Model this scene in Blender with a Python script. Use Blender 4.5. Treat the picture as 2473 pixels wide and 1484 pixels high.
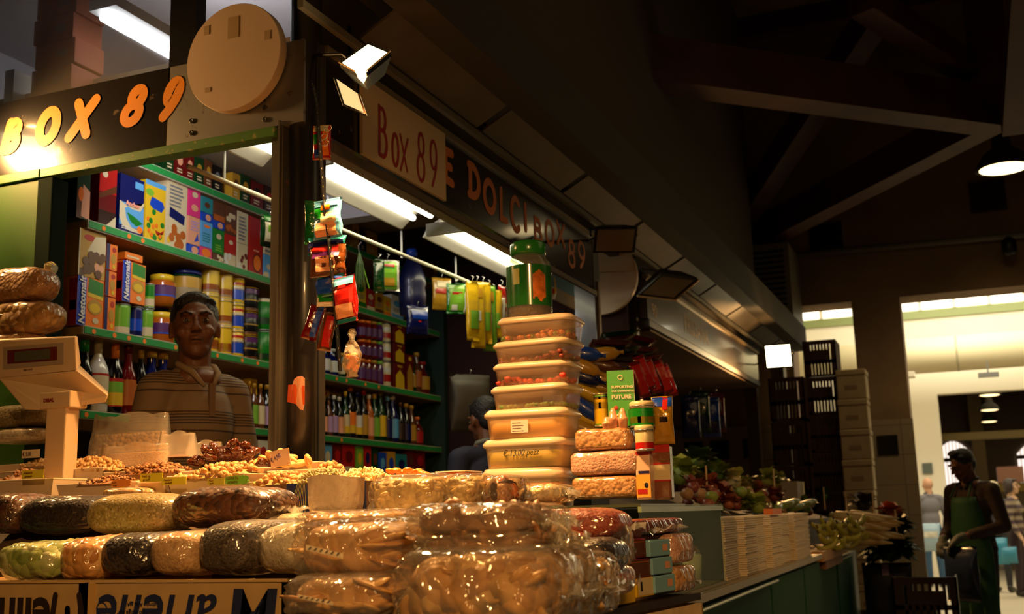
import bpy, math, random
from mathutils import Vector, Matrix, Euler, noise
random.seed(7)
for _o in list(bpy.data.objects):
    bpy.data.objects.remove(_o)
COL = bpy.context.scene.collection
SC = bpy.context.scene
# ---------------------------------------------------------------- camera
FPX = 2683.0
_yaw, _pit, _rol = [math.radians(a) for a in (21.92, 10.66, -1.63)]
CAM = Vector((0, 0, 1.3))
_f = Vector((-math.sin(_yaw)*math.cos(_pit), math.cos(_yaw)*math.cos(_pit), math.sin(_pit)))
_r0 = Vector((math.cos(_yaw), math.sin(_yaw), 0)); _u0 = _r0.cross(_f)
_r = _r0*math.cos(_rol) + _u0*math.sin(_rol)
_u = _u0*math.cos(_rol) - _r0*math.sin(_rol)
cd = bpy.data.cameras.new('camera'); cam = bpy.data.objects.new('camera', cd); COL.objects.link(cam)
cd.sensor_width = 36.0; cd.lens = 36.0*FPX/2473.0; cd.clip_start = 0.05; cd.clip_end = 200
cam.matrix_world = Matrix(((_r.x, _u.x, -_f.x, CAM.x), (_r.y, _u.y, -_f.y, CAM.y), (_r.z, _u.z, -_f.z, CAM.z), (0, 0, 0, 1)))
SC.camera = cam
cd.dof.use_dof = True; cd.dof.focus_distance = 2.7; cd.dof.aperture_fstop = 5.6
# ---------------------------------------------------------------- world, exposure
W = bpy.data.worlds.new('world'); SC.world = W; W.use_nodes = True
W.node_tree.nodes['Background'].inputs[0].default_value = (0.9, 0.55, 0.3, 1)
W.node_tree.nodes['Background'].inputs[1].default_value = 0.012
vs = SC.view_settings; SC.display_settings.display_device = 'sRGB'
vs.view_transform = 'Standard'; vs.look = 'None'; vs.exposure = 0.0; vs.gamma = 1.0; vs.use_curve_mapping = False
def lamp(name, kind, loc, power, col, size=.1, size_y=None, target=None, spot=None, blend=.5):
    ld = bpy.data.lights.new(name, kind); ld.energy = power; ld.color = col
    if kind == 'AREA':
        ld.size = size
        if size_y: ld.shape = 'RECTANGLE'; ld.size_y = size_y
    elif kind == 'SPOT':
        ld.shadow_soft_size = size; ld.spot_size = math.radians(spot or 100); ld.spot_blend = blend
    elif kind == 'POINT': ld.shadow_soft_size = size
    o = bpy.data.objects.new(name, ld); COL.objects.link(o); o.location = loc
    if target is not None:
        o.rotation_euler = (Vector(target)-Vector(loc)).to_track_quat('-Z', 'Y').to_euler()
    return o
HALO = (1.0, 0.52, 0.17); FLUO = (1.0, 0.86, 0.50); DAY = (1.0, 0.90, 0.66)
# the halogen floodlight at the stall corner and its twin left of the frame over the front counter
lamp('floodlight_beam', 'SPOT', (-1.43, 2.50, 2.50), 320, HALO, .09, target=(-1.0, 1.8, 1.2), spot=150, blend=.6)
lamp('front_floodlight_beam', 'SPOT', (-3.130, 2.38, 2.699), 120, HALO, .09, target=(-1.9, 2.6, 1.5), spot=150, blend=.5)
lamp('far_floodlight_beam', 'SPOT', (-1.36, 9.6, 2.40), 85, HALO, .05, target=(-1.2, 7.6, 1.0), spot=160, blend=.6)
lamp('far_floodlight_wash', 'SPOT', (-1.36, 9.6, 2.40), 16, HALO, .05, target=(-1.72, 9.2, 2.55), spot=150, blend=.6)
lamp('opposite_stall_floodlight', 'SPOT', (.7, -1.0, 3.0), 330, HALO, .12, target=(-1.0, 2.3, 1.1), spot=52, blend=.9)
lamp('vegetable_fill', 'SPOT', (1.9, 3.2, 3.1), 105, HALO, .12, target=(-1.35, 6.0, 1.35), spot=40, blend=.9)  # unseen fill added to brighten the vegetables, not a known floodlight
# daylight from the skylights of the far room
lamp('skylight_day', 'AREA', (0.3, 16.5, 5.6), 270, DAY, 4.0, 6.0, target=(0.3, 16.51, 0))
lamp('skylight_day_far', 'AREA', (.4, 18.2, 4.9), 60, DAY, 3.5, .6, target=(.4, 19.6, 3.9))
lamp('dark_hall_lamps', 'AREA', (1.5, 24.0, 4.0), 45, (1, .75, .4), 3.0, 6.0, target=(1.5, 24.01, 0))
# the hall's pendant lamps
lamp('pendant_glow', 'SPOT', (0.56, 10.3, 4.02), 35, (1, .72, .36), .15, target=(.56, 10.31, 0), spot=150)
lamp('hall_pendants', 'AREA', (2.6, 5.0, 4.4), 14, (1, .68, .34), 2.5, 5.0, target=(1.0, 5.0, 0))
# storage tube above the front sign
lamp('storage_tube_light', 'AREA', (-2.62, 3.3, 3.03), 16, (.95, .93, 1.0), .1, .9, target=(-2.75, 3.9, 2.9))

# ---------------------------------------------------------------- helpers
def P(px, py, ax, v):
    d = _r*((px-1236.5)/FPX) - _u*((py-742)/FPX) + _f
    i = 'XYZ'.index(ax); t = (v-CAM[i])/d[i]
    return CAM + d*t
def Qx(p):
    d = Vector(p)-CAM; return 1236.5+FPX*d.dot(_r)/max(d.dot(_f), .01)
class MB:
    def __init__(s): s.v = []; s.f = []; s.m = []; s.k = 0
    def add(s, vs_, fs, m=None):
        n = len(s.v); s.v += [tuple(v) for v in vs_]
        for f in fs: s.f.append([i+n for i in f]); s.m.append(s.k if m is None else m)
        return s
    def box(s, a, b, m=None):
        x0, x1 = sorted((a[0], b[0])); y0, y1 = sorted((a[1], b[1])); z0, z1 = sorted((a[2], b[2]))
        return s.add([(x0,y0,z0),(x1,y0,z0),(x1,y1,z0),(x0,y1,z0),(x0,y0,z1),(x1,y0,z1),(x1,y1,z1),(x0,y1,z1)],
              [(0,3,2,1),(4,5,6,7),(0,1,5,4),(1,2,6,5),(2,3,7,6),(3,0,4,7)], m)
    def rbox(s, a, b, r=.004, m=None):
        # box with rounded vertical edges and softened rims
        x0, x1 = sorted((a[0], b[0])); y0, y1 = sorted((a[1], b[1])); z0, z1 = sorted((a[2], b[2]))
        r = min(r, (x1-x0)*.45, (y1-y0)*.45, (z1-z0)*.45)
        rings = []
        for z, q in ((z0, r), (z0+r, 0), (z1-r, 0), (z1, r)):
            ring = []
            for cx, cy, a0 in ((x1-r, y1-r, 0), (x0+r, y1-r, 90), (x0+r, y0+r, 180), (x1-r, y0+r, 270)):
                for k in range(3):
                    an = math.radians(a0+45*k); rr = r-q*.9 if q else r
                    ring.append((cx+rr*math.cos(an), cy+rr*math.sin(an), z))
            rings.append(ring)
        return s.loft(rings, m, True, True)
    def loft(s, rings, m=None, cap0=False, cap1=False, close=True):
        n = len(rings[0]); vs_ = [p for r in rings for p in r]; fs = []
        for i in range(len(rings)-1):
            for j in range(n if close else n-1):
                a = i*n+j; b = i*n+(j+1) % n
                fs.append((a, b, b+n, a+n))
        if cap0: fs.append(tuple(reversed(range(n))))
        if cap1: fs.append(tuple(range((len(rings)-1)*n, len(rings)*n)))
        return s.add(vs_, fs, m)
    def lathe(s, prof, c=(0,0,0), n=20, m=None, cap=True, sx=1, sy=1):
        rings = [[(c[0]+r*sx*math.cos(2*math.pi*k/n), c[1]+r*sy*math.sin(2*math.pi*k/n), c[2]+z) for k in range(n)] for r, z in prof]
        return s.loft(rings, m, cap, cap)
    def tube(s, pts, r, n=8, m=None, cap=True):
        pts = [Vector(p) for p in pts]; rr = r if isinstance(r, (list, tuple)) else [r]*len(pts)
        rings = []; up = None
        for i, p in enumerate(pts):
            t = (pts[min(i+1, len(pts)-1)]-pts[max(i-1, 0)]).normalized()
            if up is None: up = Vector((0,0,1)) if abs(t.z) < .9 else Vector((1,0,0))
            a = t.cross(up).normalized(); b = a.cross(t).normalized(); up = b
            rings.append([p+(a*math.cos(2*math.pi*k/n)+b*math.sin(2*math.pi*k/n))*rr[i] for k in range(n)])
        return s.loft(rings, m, cap, cap)
    def beam(s, a, b, w, h, m=None):
        a = Vector(a); b = Vector(b); t = (b-a).normalized()
        x = t.cross(Vector((0,0,1)) if abs(t.z) < .95 else Vector((1,0,0))).normalized(); y = x.cross(t).normalized()
        rings = [[p+x*(sx*w/2)+y*(sy*h/2) for sx, sy in ((-1,-1),(1,-1),(1,1),(-1,1))] for p in (a, b)]
        return s.loft(rings, m, True, True)
    def ell(s, c, r, n=10, m=None, rot=None, jit=0):
        R = rot or Matrix.Identity(3); rings = []
        c = Vector(c); h = n//2
        for i in range(1, h):
            th = math.pi*i/h
            rings.append([c+R@Vector((r[0]*math.sin(th)*math.cos(2*math.pi*k/n), r[1]*math.sin(th)*math.sin(2*math.pi*k/n), -r[2]*math.cos(th)))*(1+random.uniform(-jit, jit)) for k in range(n)])
        vs_ = [p for q in rings for p in q]; b = len(vs_)
        vs_ += [c+R@Vector((0,0,-r[2])), c+R@Vector((0,0,r[2]))]; fs = []
        for i in range(len(rings)-1):
            for k in range(n): fs.append((i*n+k, i*n+(k+1) % n, (i+1)*n+(k+1) % n, (i+1)*n+k))
        for k in range(n):
            fs.append((b, (k+1) % n, k)); l = (len(rings)-1)*n; fs.append((b+1, l+k, l+(k+1) % n))
        return s.add(vs_, fs, m)
    def torus(s, c, R, r, n=14, q=8, m=None, rot=None, sz=1):
        M = rot or Matrix.Identity(3); c = Vector(c); vs_ = []; fs = []
        for i in range(n):
            a = 2*math.pi*i/n
            for j in range(q):
                b = 2*math.pi*j/q; x = R+r*math.cos(b)
                vs_.append(c+M@Vector((x*math.cos(a), x*math.sin(a), r*sz*math.sin(b))))
        for i in range(n):
            for j in range(q): fs.append((i*q+j, ((i+1) % n)*q+j, ((i+1) % n)*q+(j+1) % q, i*q+(j+1) % q))
        return s.add(vs_, fs, m)
    def mesh(s, name, mats, smooth=False):
        me = bpy.data.meshes.new(name); me.from_pydata(s.v, [], s.f)
        for m in (mats if isinstance(mats, (list, tuple)) else [mats]): me.materials.append(m)
        if me.materials and len(me.materials) > 1: me.polygons.foreach_set('material_index', s.m)
        if smooth: me.polygons.foreach_set('use_smooth', [True]*len(me.polygons))
        me.update(); return me
    def obj(s, name, mats, parent=None, smooth=False, bevel=0):
        o = bpy.data.objects.new(name, s.mesh(name, mats, smooth)); COL.objects.link(o)
        if parent is not None: o.parent = parent
        if bevel:
            b = o.modifiers.new('bevel', 'BEVEL'); b.width = bevel; b.segments = 2; b.limit_method = 'ANGLE'
        return o
TH = []   # every labelled thing, for the pass that keeps labels apart
def tag(o, label, cat, group=None, short=None):
    o['label'] = label; o['category'] = cat
    if group: o['group'] = group
    TH.append([o, short or label]); return o
def E(name, loc, label, cat, group=None, rz=0, short=None):
    o = bpy.data.objects.new(name, None); COL.objects.link(o); o.location = loc; o.rotation_euler = (0, 0, rz)
    return tag(o, label, cat, group, short)
def struct(name, mb, mat, parent=None, smooth=False):
    o = mb.obj(name, mat, parent, smooth)
    if parent is None: o['kind'] = 'structure'
    return o
def stuff(o): o['kind'] = 'stuff'; return o
def copy_tree(o, parent=None):
    c = o.copy(); COL.objects.link(c); c.parent = parent
    for ch in list(o.children): copy_tree(ch, c)
    return c
# ---------------------------------------------------------------- materials
_MC = {}
def nd(t, k, x=0, **kw):
    n = t.nodes.new(k)
    for a, b in kw.items(): setattr(n, a, b)
    return n
def mat(col, rough=.55, metal=0.0, bump=0, bscale=40, var=0, vscale=8, coat=0, alpha=1, emit=None, es=1, trans=0, spec=.5, dirt=None):
    key = (col, rough, metal, bump, bscale, var, vscale, coat, alpha, emit, es, trans, spec, dirt)
    if key in _MC: return _MC[key]
    m = bpy.data.materials.new('m%03d' % len(_MC)); m.use_nodes = True; t = m.node_tree; b = t.nodes['Principled BSDF']
    I = b.inputs; I['Base Color'].default_value = (*col, 1); I['Roughness'].default_value = rough; I['Metallic'].default_value = metal
    I['Coat Weight'].default_value = coat; I['Coat Roughness'].default_value = .08; I['Alpha'].default_value = alpha
    I['Transmission Weight'].default_value = trans; I['Specular IOR Level'].default_value = spec
    if emit: I['Emission Color'].default_value = (*emit, 1); I['Emission Strength'].default_value = es
    tc = None
    if var or bump or dirt: tc = nd(t, 'ShaderNodeTexCoord')
    src = None
    if var:
        n = nd(t, 'ShaderNodeTexNoise'); n.inputs['Scale'].default_value = vscale; n.inputs['Detail'].default_value = 4
        t.links.new(tc.outputs['Object'], n.inputs['Vector'])
        r = nd(t, 'ShaderNodeValToRGB'); r.color_ramp.elements[0].position = .3; r.color_ramp.elements[1].position = .7
        r.color_ramp.elements[0].color = (*[c*(1-var) for c in col], 1); r.color_ramp.elements[1].color = (*[min(1, c*(1+var*.5)) for c in col], 1)
        t.links.new(n.outputs['Fac'], r.inputs['Fac']); src = r.outputs['Color']
    if dirt:
        n = nd(t, 'ShaderNodeTexNoise'); n.inputs['Scale'].default_value = dirt[1]; n.inputs['Detail'].default_value = 6; n.inputs['Roughness'].default_value = .7
        t.links.new(tc.outputs['Object'], n.inputs['Vector'])
        r = nd(t, 'ShaderNodeValToRGB'); r.color_ramp.elements[0].position = dirt[2]; r.color_ramp.elements[1].position = dirt[2]+.06
        r.color_ramp.elements[0].color = (0,0,0,1); r.color_ramp.elements[1].color = (1,1,1,1)
        x = nd(t, 'ShaderNodeMix', data_type='RGBA'); x.inputs['B'].default_value = (*dirt[0], 1)
        if src: t.links.new(src, x.inputs['A'])
        else: x.inputs['A'].default_value = (*col, 1)
        t.links.new(n.outputs['Fac'], r.inputs['Fac']); t.links.new(r.outputs['Color'], x.inputs['Factor']); src = x.outputs['Result']
    if src: t.links.new(src, I['Base Color'])
    if bump:
        n = nd(t, 'ShaderNodeTexNoise'); n.inputs['Scale'].default_value = bscale; n.inputs['Detail'].default_value = 3
        t.links.new(tc.outputs['Object'], n.inputs['Vector'])
        q = nd(t, 'ShaderNodeBump'); q.inputs['Strength'].default_value = bump; q.inputs['Distance'].default_value = .01
        t.links.new(n.outputs['Fac'], q.inputs['Height']); t.links.new(q.outputs['Normal'], I['Normal'])
    _MC[key] = m; return m
def wrap(cols, scale=60, crinkle=.6, key='', stretch=(1,1,1), bump=.6, coat=1.0, cr=30, dist=.006):
    """goods seen under a tight clear film: cellular food below, crinkled glossy film above"""
    k = ('w', tuple(cols), scale, crinkle, stretch, bump, coat, cr, dist)
    if k in _MC: return _MC[k]
    m = bpy.data.materials.new('wrapped'); m.use_nodes = True; t = m.node_tree; b = t.nodes['Principled BSDF']; I = b.inputs
    tc = nd(t, 'ShaderNodeTexCoord'); mp = nd(t, 'ShaderNodeMapping'); mp.inputs['Scale'].default_value = stretch
    t.links.new(tc.outputs['Object'], mp.inputs['Vector'])
    v = nd(t, 'ShaderNodeTexVoronoi'); v.inputs['Scale'].default_value = scale; t.links.new(mp.outputs[0], v.inputs['Vector'])
    sp = nd(t, 'ShaderNodeSeparateColor'); t.links.new(v.outputs['Color'], sp.inputs[0])
    r = nd(t, 'ShaderNodeValToRGB'); e = r.color_ramp.elements
    while len(e) < len(cols): e.new(.5)
    for i, c in enumerate(cols): e[i].position = i/max(1, len(cols)-1); e[i].color = (*c, 1)
    t.links.new(sp.outputs[0], r.inputs['Fac'])
    t.links.new(r.outputs['Color'], I['Base Color'])
    bp = nd(t, 'ShaderNodeBump', invert=True); bp.inputs['Strength'].default_value = bump; bp.inputs['Distance'].default_value = .5/scale
    t.links.new(v.outputs['Distance'], bp.inputs['Height']); t.links.new(bp.outputs['Normal'], I['Normal'])
    I['Roughness'].default_value = .6; I['Coat Weight'].default_value = coat; I['Coat Roughness'].default_value = .17; I['Coat IOR'].default_value = 1.7
    if crinkle:
        mp2 = nd(t, 'ShaderNodeMapping'); mp2.inputs['Scale'].default_value = (2.2, .5, 1.2); mp2.inputs['Rotation'].default_value = (.2, .3, .5)
        t.links.new(tc.outputs['Object'], mp2.inputs['Vector'])
        n = nd(t, 'ShaderNodeTexWave', wave_type='BANDS', bands_direction='DIAGONAL'); n.inputs['Scale'].default_value = cr*.28; n.inputs['Detail'].default_value = 3; n.inputs['Distortion'].default_value = 9; n.inputs['Detail Scale'].default_value = 1.6
        t.links.new(mp2.outputs[0], n.inputs['Vector'])
        b2 = nd(t, 'ShaderNodeBump'); b2.inputs['Strength'].default_value = min(1, crinkle*1.3); b2.inputs['Distance'].default_value = .006
        t.links.new(n.outputs['Fac'], b2.inputs['Height']); t.links.new(b2.outputs['Normal'], I['Coat Normal'])
    _MC[k] = m; return m
def film(haze=.1, tint=(1,.97,.9), cr=25, strength=.5, refl=1.0):
    k = ('film', haze, tint, cr, strength, refl)
    if k in _MC: return _MC[k]
    m = bpy.data.materials.new('clear_film'); m.use_nodes = True; t = m.node_tree; t.nodes.remove(t.nodes['Principled BSDF']); out = t.nodes['Material Output']
    tc = nd(t, 'ShaderNodeTexCoord')
    n = nd(t, 'ShaderNodeTexWave', wave_type='BANDS', bands_direction='DIAGONAL'); n.inputs['Scale'].default_value = cr*.25; n.inputs['Detail'].default_value = 3; n.inputs['Distortion'].default_value = 8; n.inputs['Detail Scale'].default_value = 1.4
    t.links.new(tc.outputs['Object'], n.inputs['Vector'])
    b = nd(t, 'ShaderNodeBump'); b.inputs['Strength'].default_value = strength; b.inputs['Distance'].default_value = .009
    t.links.new(n.outputs['Fac'], b.inputs['Height'])
    tr = nd(t, 'ShaderNodeBsdfTransparent'); tr.inputs[0].default_value = (*tint, 1)
    df = nd(t, 'ShaderNodeBsdfDiffuse'); df.inputs[0].default_value = (.9, .85, .75, 1)
    gl = nd(t, 'ShaderNodeBsdfGlossy'); gl.inputs['Roughness'].default_value = .07
    fr = nd(t, 'ShaderNodeFresnel'); fr.inputs[0].default_value = 1.5
    for x in (df, gl, fr): t.links.new(b.outputs['Normal'], x.inputs['Normal'])
    m1 = nd(t, 'ShaderNodeMixShader'); m1.inputs[0].default_value = haze
    t.links.new(tr.outputs[0], m1.inputs[1]); t.links.new(df.outputs[0], m1.inputs[2])
    mu = nd(t, 'ShaderNodeMath', operation='MULTIPLY'); mu.inputs[1].default_value = refl; t.links.new(fr.outputs[0], mu.inputs[0]); mn = nd(t, 'ShaderNodeMath', operation='MINIMUM'); mn.inputs[1].default_value = .38; t.links.new(mu.outputs[0], mn.inputs[0]); mu = mn
    m2 = nd(t, 'ShaderNodeMixShader'); t.links.new(mu.outputs[0], m2.inputs[0]); t.links.new(m1.outputs[0], m2.inputs[1]); t.links.new(gl.outputs[0], m2.inputs[2])
    t.links.new(m2.outputs[0], out.inputs[0]); _MC[k] = m; return m
C = dict(red=(.5,.025,.015), dred=(.2,.012,.01), yellow=(.75,.52,.03), gold=(.55,.33,.04), green=(.02,.26,.03), dgreen=(.008,.07,.015),
    lgreen=(.25,.5,.06), blue=(.02,.1,.5), lblue=(.16,.42,.65), navy=(.012,.02,.14), white=(.72,.7,.62), cream=(.7,.6,.38), orange=(.85,.26,.02),
    brown=(.17,.065,.02), dbrown=(.06,.022,.01), black=(.012,.011,.012), pink=(.75,.07,.25), purple=(.14,.03,.16), teal=(.04,.28,.3), peach=(.78,.42,.25),
    kraft=(.5,.31,.14), grey=(.25,.25,.24), silver=(.5,.5,.5), amber=(.5,.16,.02), lilac=(.5,.35,.55))
C = {k: tuple(min(1, (x**1.28)*1.02) for x in v) for k, v in C.items()}
def M(c, rough=.45, **k): return mat(C[c] if isinstance(c, str) else c, rough, **k)
# ---------------------------------------------------------------- lettering
def arc(cx, cy, rx, ry, a0, a1, n=14): return [(cx+rx*math.cos(math.radians(a0+(a1-a0)*i/n)), cy+ry*math.sin(math.radians(a0+(a1-a0)*i/n))) for i in range(n+1)]
GL = {
 'B': [[(.18,.02),(.18,.98)], [(.18,.95)]+arc(.42,.74,.3,.22,80,-80)+[(.2,.52)], [(.2,.52)]+arc(.46,.27,.36,.26,80,-90)+[(.18,.03)]],
 'O': [arc(.5,.5,.4,.48,0,360,24)], 'X': [[(.1,.98),(.85,.02)], [(.88,1.0),(.08,0)]],
 '8': [arc(.52,.76,.28,.23,0,360,18), arc(.46,.26,.36,.27,0,360,20)],
 '9': [arc(.48,.68,.33,.3,0,360,20), [(.82,.72),(.76,.45),(.55,.2),(.3,0)]],
 'E': [[(.85,.95),(.2,.93),(.18,.5),(.2,.06),(.85,.04)], [(.2,.5),(.7,.5)]],
 'D': [[(.2,.03),(.22,.97)], [(.1,.95)]+arc(.35,.5,.5,.46,80,-80)+[(.1,.03)]],
 'L': [[(.25,1),(.2,.05),(.8,.05)]], 'C': [arc(.55,.5,.42,.47,50,310,18)], 'I': [[(.5,1),(.5,0)]],
 'o': [arc(.5,.28,.38,.3,0,360,20)], 'x': [[(.1,.62),(.75,-.05)], [(.85,.62),(.1,-.1)]],
}
def letters(mb, txt, origin, right, up, h, wd, sw, sp=.12, space=.5, shear=0, wide=None, m=None, off=.001):
    """brush lettering: every stroke a ribbon with round ends, lying just off the sign face"""
    right = Vector(right); up = Vector(up); nrm = right.cross(up); o = Vector(origin); x = 0; lv = 0
    for ch in txt:
        if ch == ' ': x += space*wd; continue
        for st in GL[ch]:
            lv += 1; e = off+lv*.0002
            pts = [Vector(((p[0]*wd)+x+shear*p[1]*h, p[1]*h)) for p in st]
            pts = [p for i, p in enumerate(pts) if i == 0 or (p-pts[i-1]).length > 1e-5]
            closed = (pts[0]-pts[-1]).length < 1e-4
            if closed: pts = pts[:-1]
            n = len(pts); L = []; R_ = []
            for i, p in enumerate(pts):
                a = pts[i-1] if (i or closed) else p; b = pts[(i+1) % n] if (i < n-1 or closed) else p
                d1 = (p-a).normalized() if (p-a).length else (b-p).normalized(); d2 = (b-p).normalized() if (b-p).length else d1
                d = (d1+d2).normalized() if (d1+d2).length > .01 else d1
                k = min(1.6, 1/max(.3, d.dot(d1))); nn = Vector((-d.y, d.x))*sw/2*k; L.append(p+nn); R_.append(p-nn)
            if not closed:
                def cap(c, d): return [c+Vector((d.x*math.cos(t)-d.y*math.sin(t), d.x*math.sin(t)+d.y*math.cos(t)))*sw/2 for t in (-.9,-.45,0,.45,.9)]
                outline = R_+cap(pts[-1], (pts[-1]-pts[-2]).normalized())+L[::-1]+cap(pts[0], (pts[0]-pts[1]).normalized())
            to3 = lambda p, ee: o+right*p.x+up*p.y+nrm*ee
            if closed:
                vv = [to3(p, e) for p in L]+[to3(p, e) for p in R_]
                mb.add(vv, [(i, i+n, (i+1) % n+n, (i+1) % n) for i in range(n)], m)
            else:
                vv = [to3(p, e) for p in L]+[to3(p, e) for p in R_]
                mb.add(vv, [(i, i+n, i+1+n, i+1) for i in range(n-1)], m)
                for c, l, r_, d in ((pts[-1], L[-1], R_[-1], (pts[-1]-pts[-2]).normalized()), (pts[0], R_[0], L[0], (pts[0]-pts[1]).normalized())):
                    ring = [r_]+cap(c, d)+[l]; mb.add([to3(p, e) for p in ring], [tuple(range(len(ring)))], m)
        x += wd*((wide or {}).get(ch, 1))+sp*wd
    return x
def text(s, origin, right, up, size, m, parent=None, bold=0, shear=0, name='lettering', sx=1, align='LEFT', ext=.0004):
    cu = bpy.data.curves.new(name, 'FONT'); cu.body = s; cu.size = size; cu.offset = bold; cu.shear = shear; cu.extrude = ext; cu.align_x = align; cu.resolution_u = 3
    cu.materials.append(m); o = bpy.data.objects.new(name, cu); COL.objects.link(o)
    r = Vector(right); u = Vector(up); n = r.cross(u); r = r*sx; og = Vector(origin)+n*.0008
    mm = Matrix(((r.x, u.x, n.x, og.x), (r.y, u.y, n.y, og.y), (r.z, u.z, n.z, og.z), (0,0,0,1)))
    if parent is not None:
        o.parent = parent; pm = Matrix.LocRotScale(parent.location, parent.rotation_euler, parent.scale); o.matrix_local = pm.inverted() @ mm
    else: o.matrix_world = mm
    return o
def lt(o, s, origin, right, up, size, m, **k):
    """text given in the parent's own local frame"""
    t = text(s, origin, right, up, size, m, None, **k); mw = t.matrix_world.copy(); t.parent = o; t.matrix_local = mw; return t
# ---------------------------------------------------------------- hall
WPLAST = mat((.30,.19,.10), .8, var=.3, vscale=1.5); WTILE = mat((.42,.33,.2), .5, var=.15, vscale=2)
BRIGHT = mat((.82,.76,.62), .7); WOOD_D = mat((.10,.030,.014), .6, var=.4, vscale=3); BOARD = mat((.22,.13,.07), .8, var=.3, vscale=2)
DARKW = mat((.03,.02,.014), .9)
def tiled(col, bw, bh, off=.0, mortar=.004, rough=.5, mcol=None):
    m = bpy.data.materials.new('tiled'); m.use_nodes = True; t = m.node_tree; b = t.nodes['Principled BSDF']; b.inputs['Roughness'].default_value = rough
    g = nd(t, 'ShaderNodeTexCoord'); mp = nd(t, 'ShaderNodeMapping'); mp.inputs['Rotation'].default_value = (math.pi/2, 0, 0) if off == 1 else (0,0,0)
    br = nd(t, 'ShaderNodeTexBrick'); br.offset = 0; br.inputs['Scale'].default_value = 1; br.inputs['Brick Width'].default_value = bw; br.inputs['Row Height'].default_value = bh
    br.inputs['Mortar Size'].default_value = mortar; br.inputs['Color1'].default_value = (*col, 1); br.inputs['Color2'].default_value = (*[c*.85 for c in col], 1)
    br.inputs['Mortar'].default_value = (*(mcol or [c*.45 for c in col]), 1)
    t.links.new(g.outputs['Object'], mp.inputs[0]); t.links.new(mp.outputs[0], br.inputs['Vector']); t.links.new(br.outputs['Color'], b.inputs['Base Color']); return m
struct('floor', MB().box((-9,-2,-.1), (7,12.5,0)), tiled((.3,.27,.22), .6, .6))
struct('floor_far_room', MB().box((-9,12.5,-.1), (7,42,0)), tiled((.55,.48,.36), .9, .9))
# end wall with its two openings
wl = MB()
wl.box((-9,12,0), (-1.62,12.45,7.2)); wl.box((-1.62,12,3.42), (7,12.45,7.2)); wl.box((-.98,12,0), (-.5,12.45,3.42)); wl.box((2.6,12,0), (7,12.45,3.42))
struct('wall_end', wl, WPLAST)
wt = MB(); wt.box((-9,11.93,0), (-1.7,11.998,2.17)); wt.box((-1.1,11.93,0), (-.48,11.998,2.16))
struct('trim_1', wt, tiled((.40,.31,.19), .6, .3, 1))
for i, (x, z) in enumerate([(-.74,1.9), (-1.05,1.9), (-2.45,1.93), (-2.73,1.93), (-2.1,1.93)]):
    s = .10
    tag(MB().box((x-s,11.915,z-s), (x+s,11.93,z+s)).obj('dark_tile', M('black', .3)), 'square dark tile set in the pale tiled wainscot', 'tile', 'dark squares along the wainscot')
for x, z in ((-1.18, 4.13), (.44, 4.37)):
    o = E('wall_vent', (x, 12, z), ('small dark square wall vent above the narrow opening' if x < 0 else 'small dark square wall vent high beside the pendant lamp'), 'vent')
    MB().box((-.17,-.03,-.16), (.17,.0,.16)).obj('vent_frame', M('dbrown'), o)
    q = MB()
    for k in range(6): q.box((-.14,-.04,-.13+k*.045), (.14,-.03,-.105+k*.045))
    q.obj('louvre', M('black'), o)
pp = MB(); pp.tube([(-1.9,11.93,3.98), (.9,11.93,3.915), (4,11.93,3.84)], .035); 
o = tag(pp.obj('conduit_pipe', mat((.22,.2,.16), .5), smooth=True), 'long grey pipe running level across the brown end wall', 'pipe')
o = E('wall_spotlight', (.577,11.8,3.8), 'small unlit black spotlight under the pipe on the end wall', 'spotlight')
MB().lathe([(.05,0),(.07,.05),(.07,.14),(.03,.18)], (0,0,-.1)).obj('lamp_head', M('black'), o, True); MB().box((-.02,0,.05), (.02,.15,.1)).obj('bracket', M('black'), o)
o = E('ventilation_unit', (-1.68,11.2,3.55), 'grey louvred ventilation box on the end wall corner', 'ventilation box')
MB().box((-.36,.0,-.36), (.2,.75,.4)).obj('housing', mat((.2,.17,.12), .6), o)
q = MB()
for k in range(12): q.box((-.3,-.02,-.3+k*.055), (.15,.0,-.28+k*.055))
q.obj('louvre', M('black'), o)
# left wall of the hall and roof
struct('wall_left', MB().box((-9.2,-2,0), (-9,42,7)), DARKW)
struct('wall_behind', MB().box((-9,-2.2,0), (7,-2,7)), DARKW)
struct('wall_right', MB().box((7,-2,0), (7.2,42,7)), DARKW)
rf = MB().add([(-9,-2,6.5),(7,-2,6.5),(7,12.2,6.5),(-9,12.2,6.5),(-9,-2,6.6),(7,-2,6.6),(7,12.2,6.6),(-9,12.2,6.6)], [(0,1,2,3),(4,7,6,5),(0,4,5,1),(2,6,7,3)])
struct('ceiling', rf, BOARD)
k = 0
for y in (4.2,5.4,6.6,7.8,9.0,10.2,11.4):
    o = MB().box((-8.9,y-.08,6.28), (6.9,y+.08,6.5)).obj('roof_purlin', WOOD_D)
    k += 1; tag(o, 'dark wooden purlin under the roof boards', 'beam', 'purlins of the market hall roof')
def tim(name, a, b, w, h, label):
    tag(MB().beam(a, b, w, h).obj(name, WOOD_D), label, 'beam')
N = P(2400,290,'Z',5.2); N.y = 11.0; N = P(2400,270,'Y',9.6)
B1 = P(1250,110,'Z',N.z); B2 = P(1790,590,'Y',11.95)
tim('tie_beam', B1+(B1-N)*.5, N, .26, .34, 'long reddish wooden tie beam crossing the dark roof')
tim('strut_beam', N, B2, .22, .30, 'dark wooden beam running down to the end wall corner')
tim('king_post', N+Vector((0,0,.18)), N+Vector((0.02,0,2.2)), .3, .3, 'thick upright wooden king post above the pendant lamp')
tim('rafter', P(2150,-20,'Y',9.2), P(1770,560,'Y',11.6), .2, .26, 'dark diagonal rafter crossing behind the tie beam')
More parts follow.
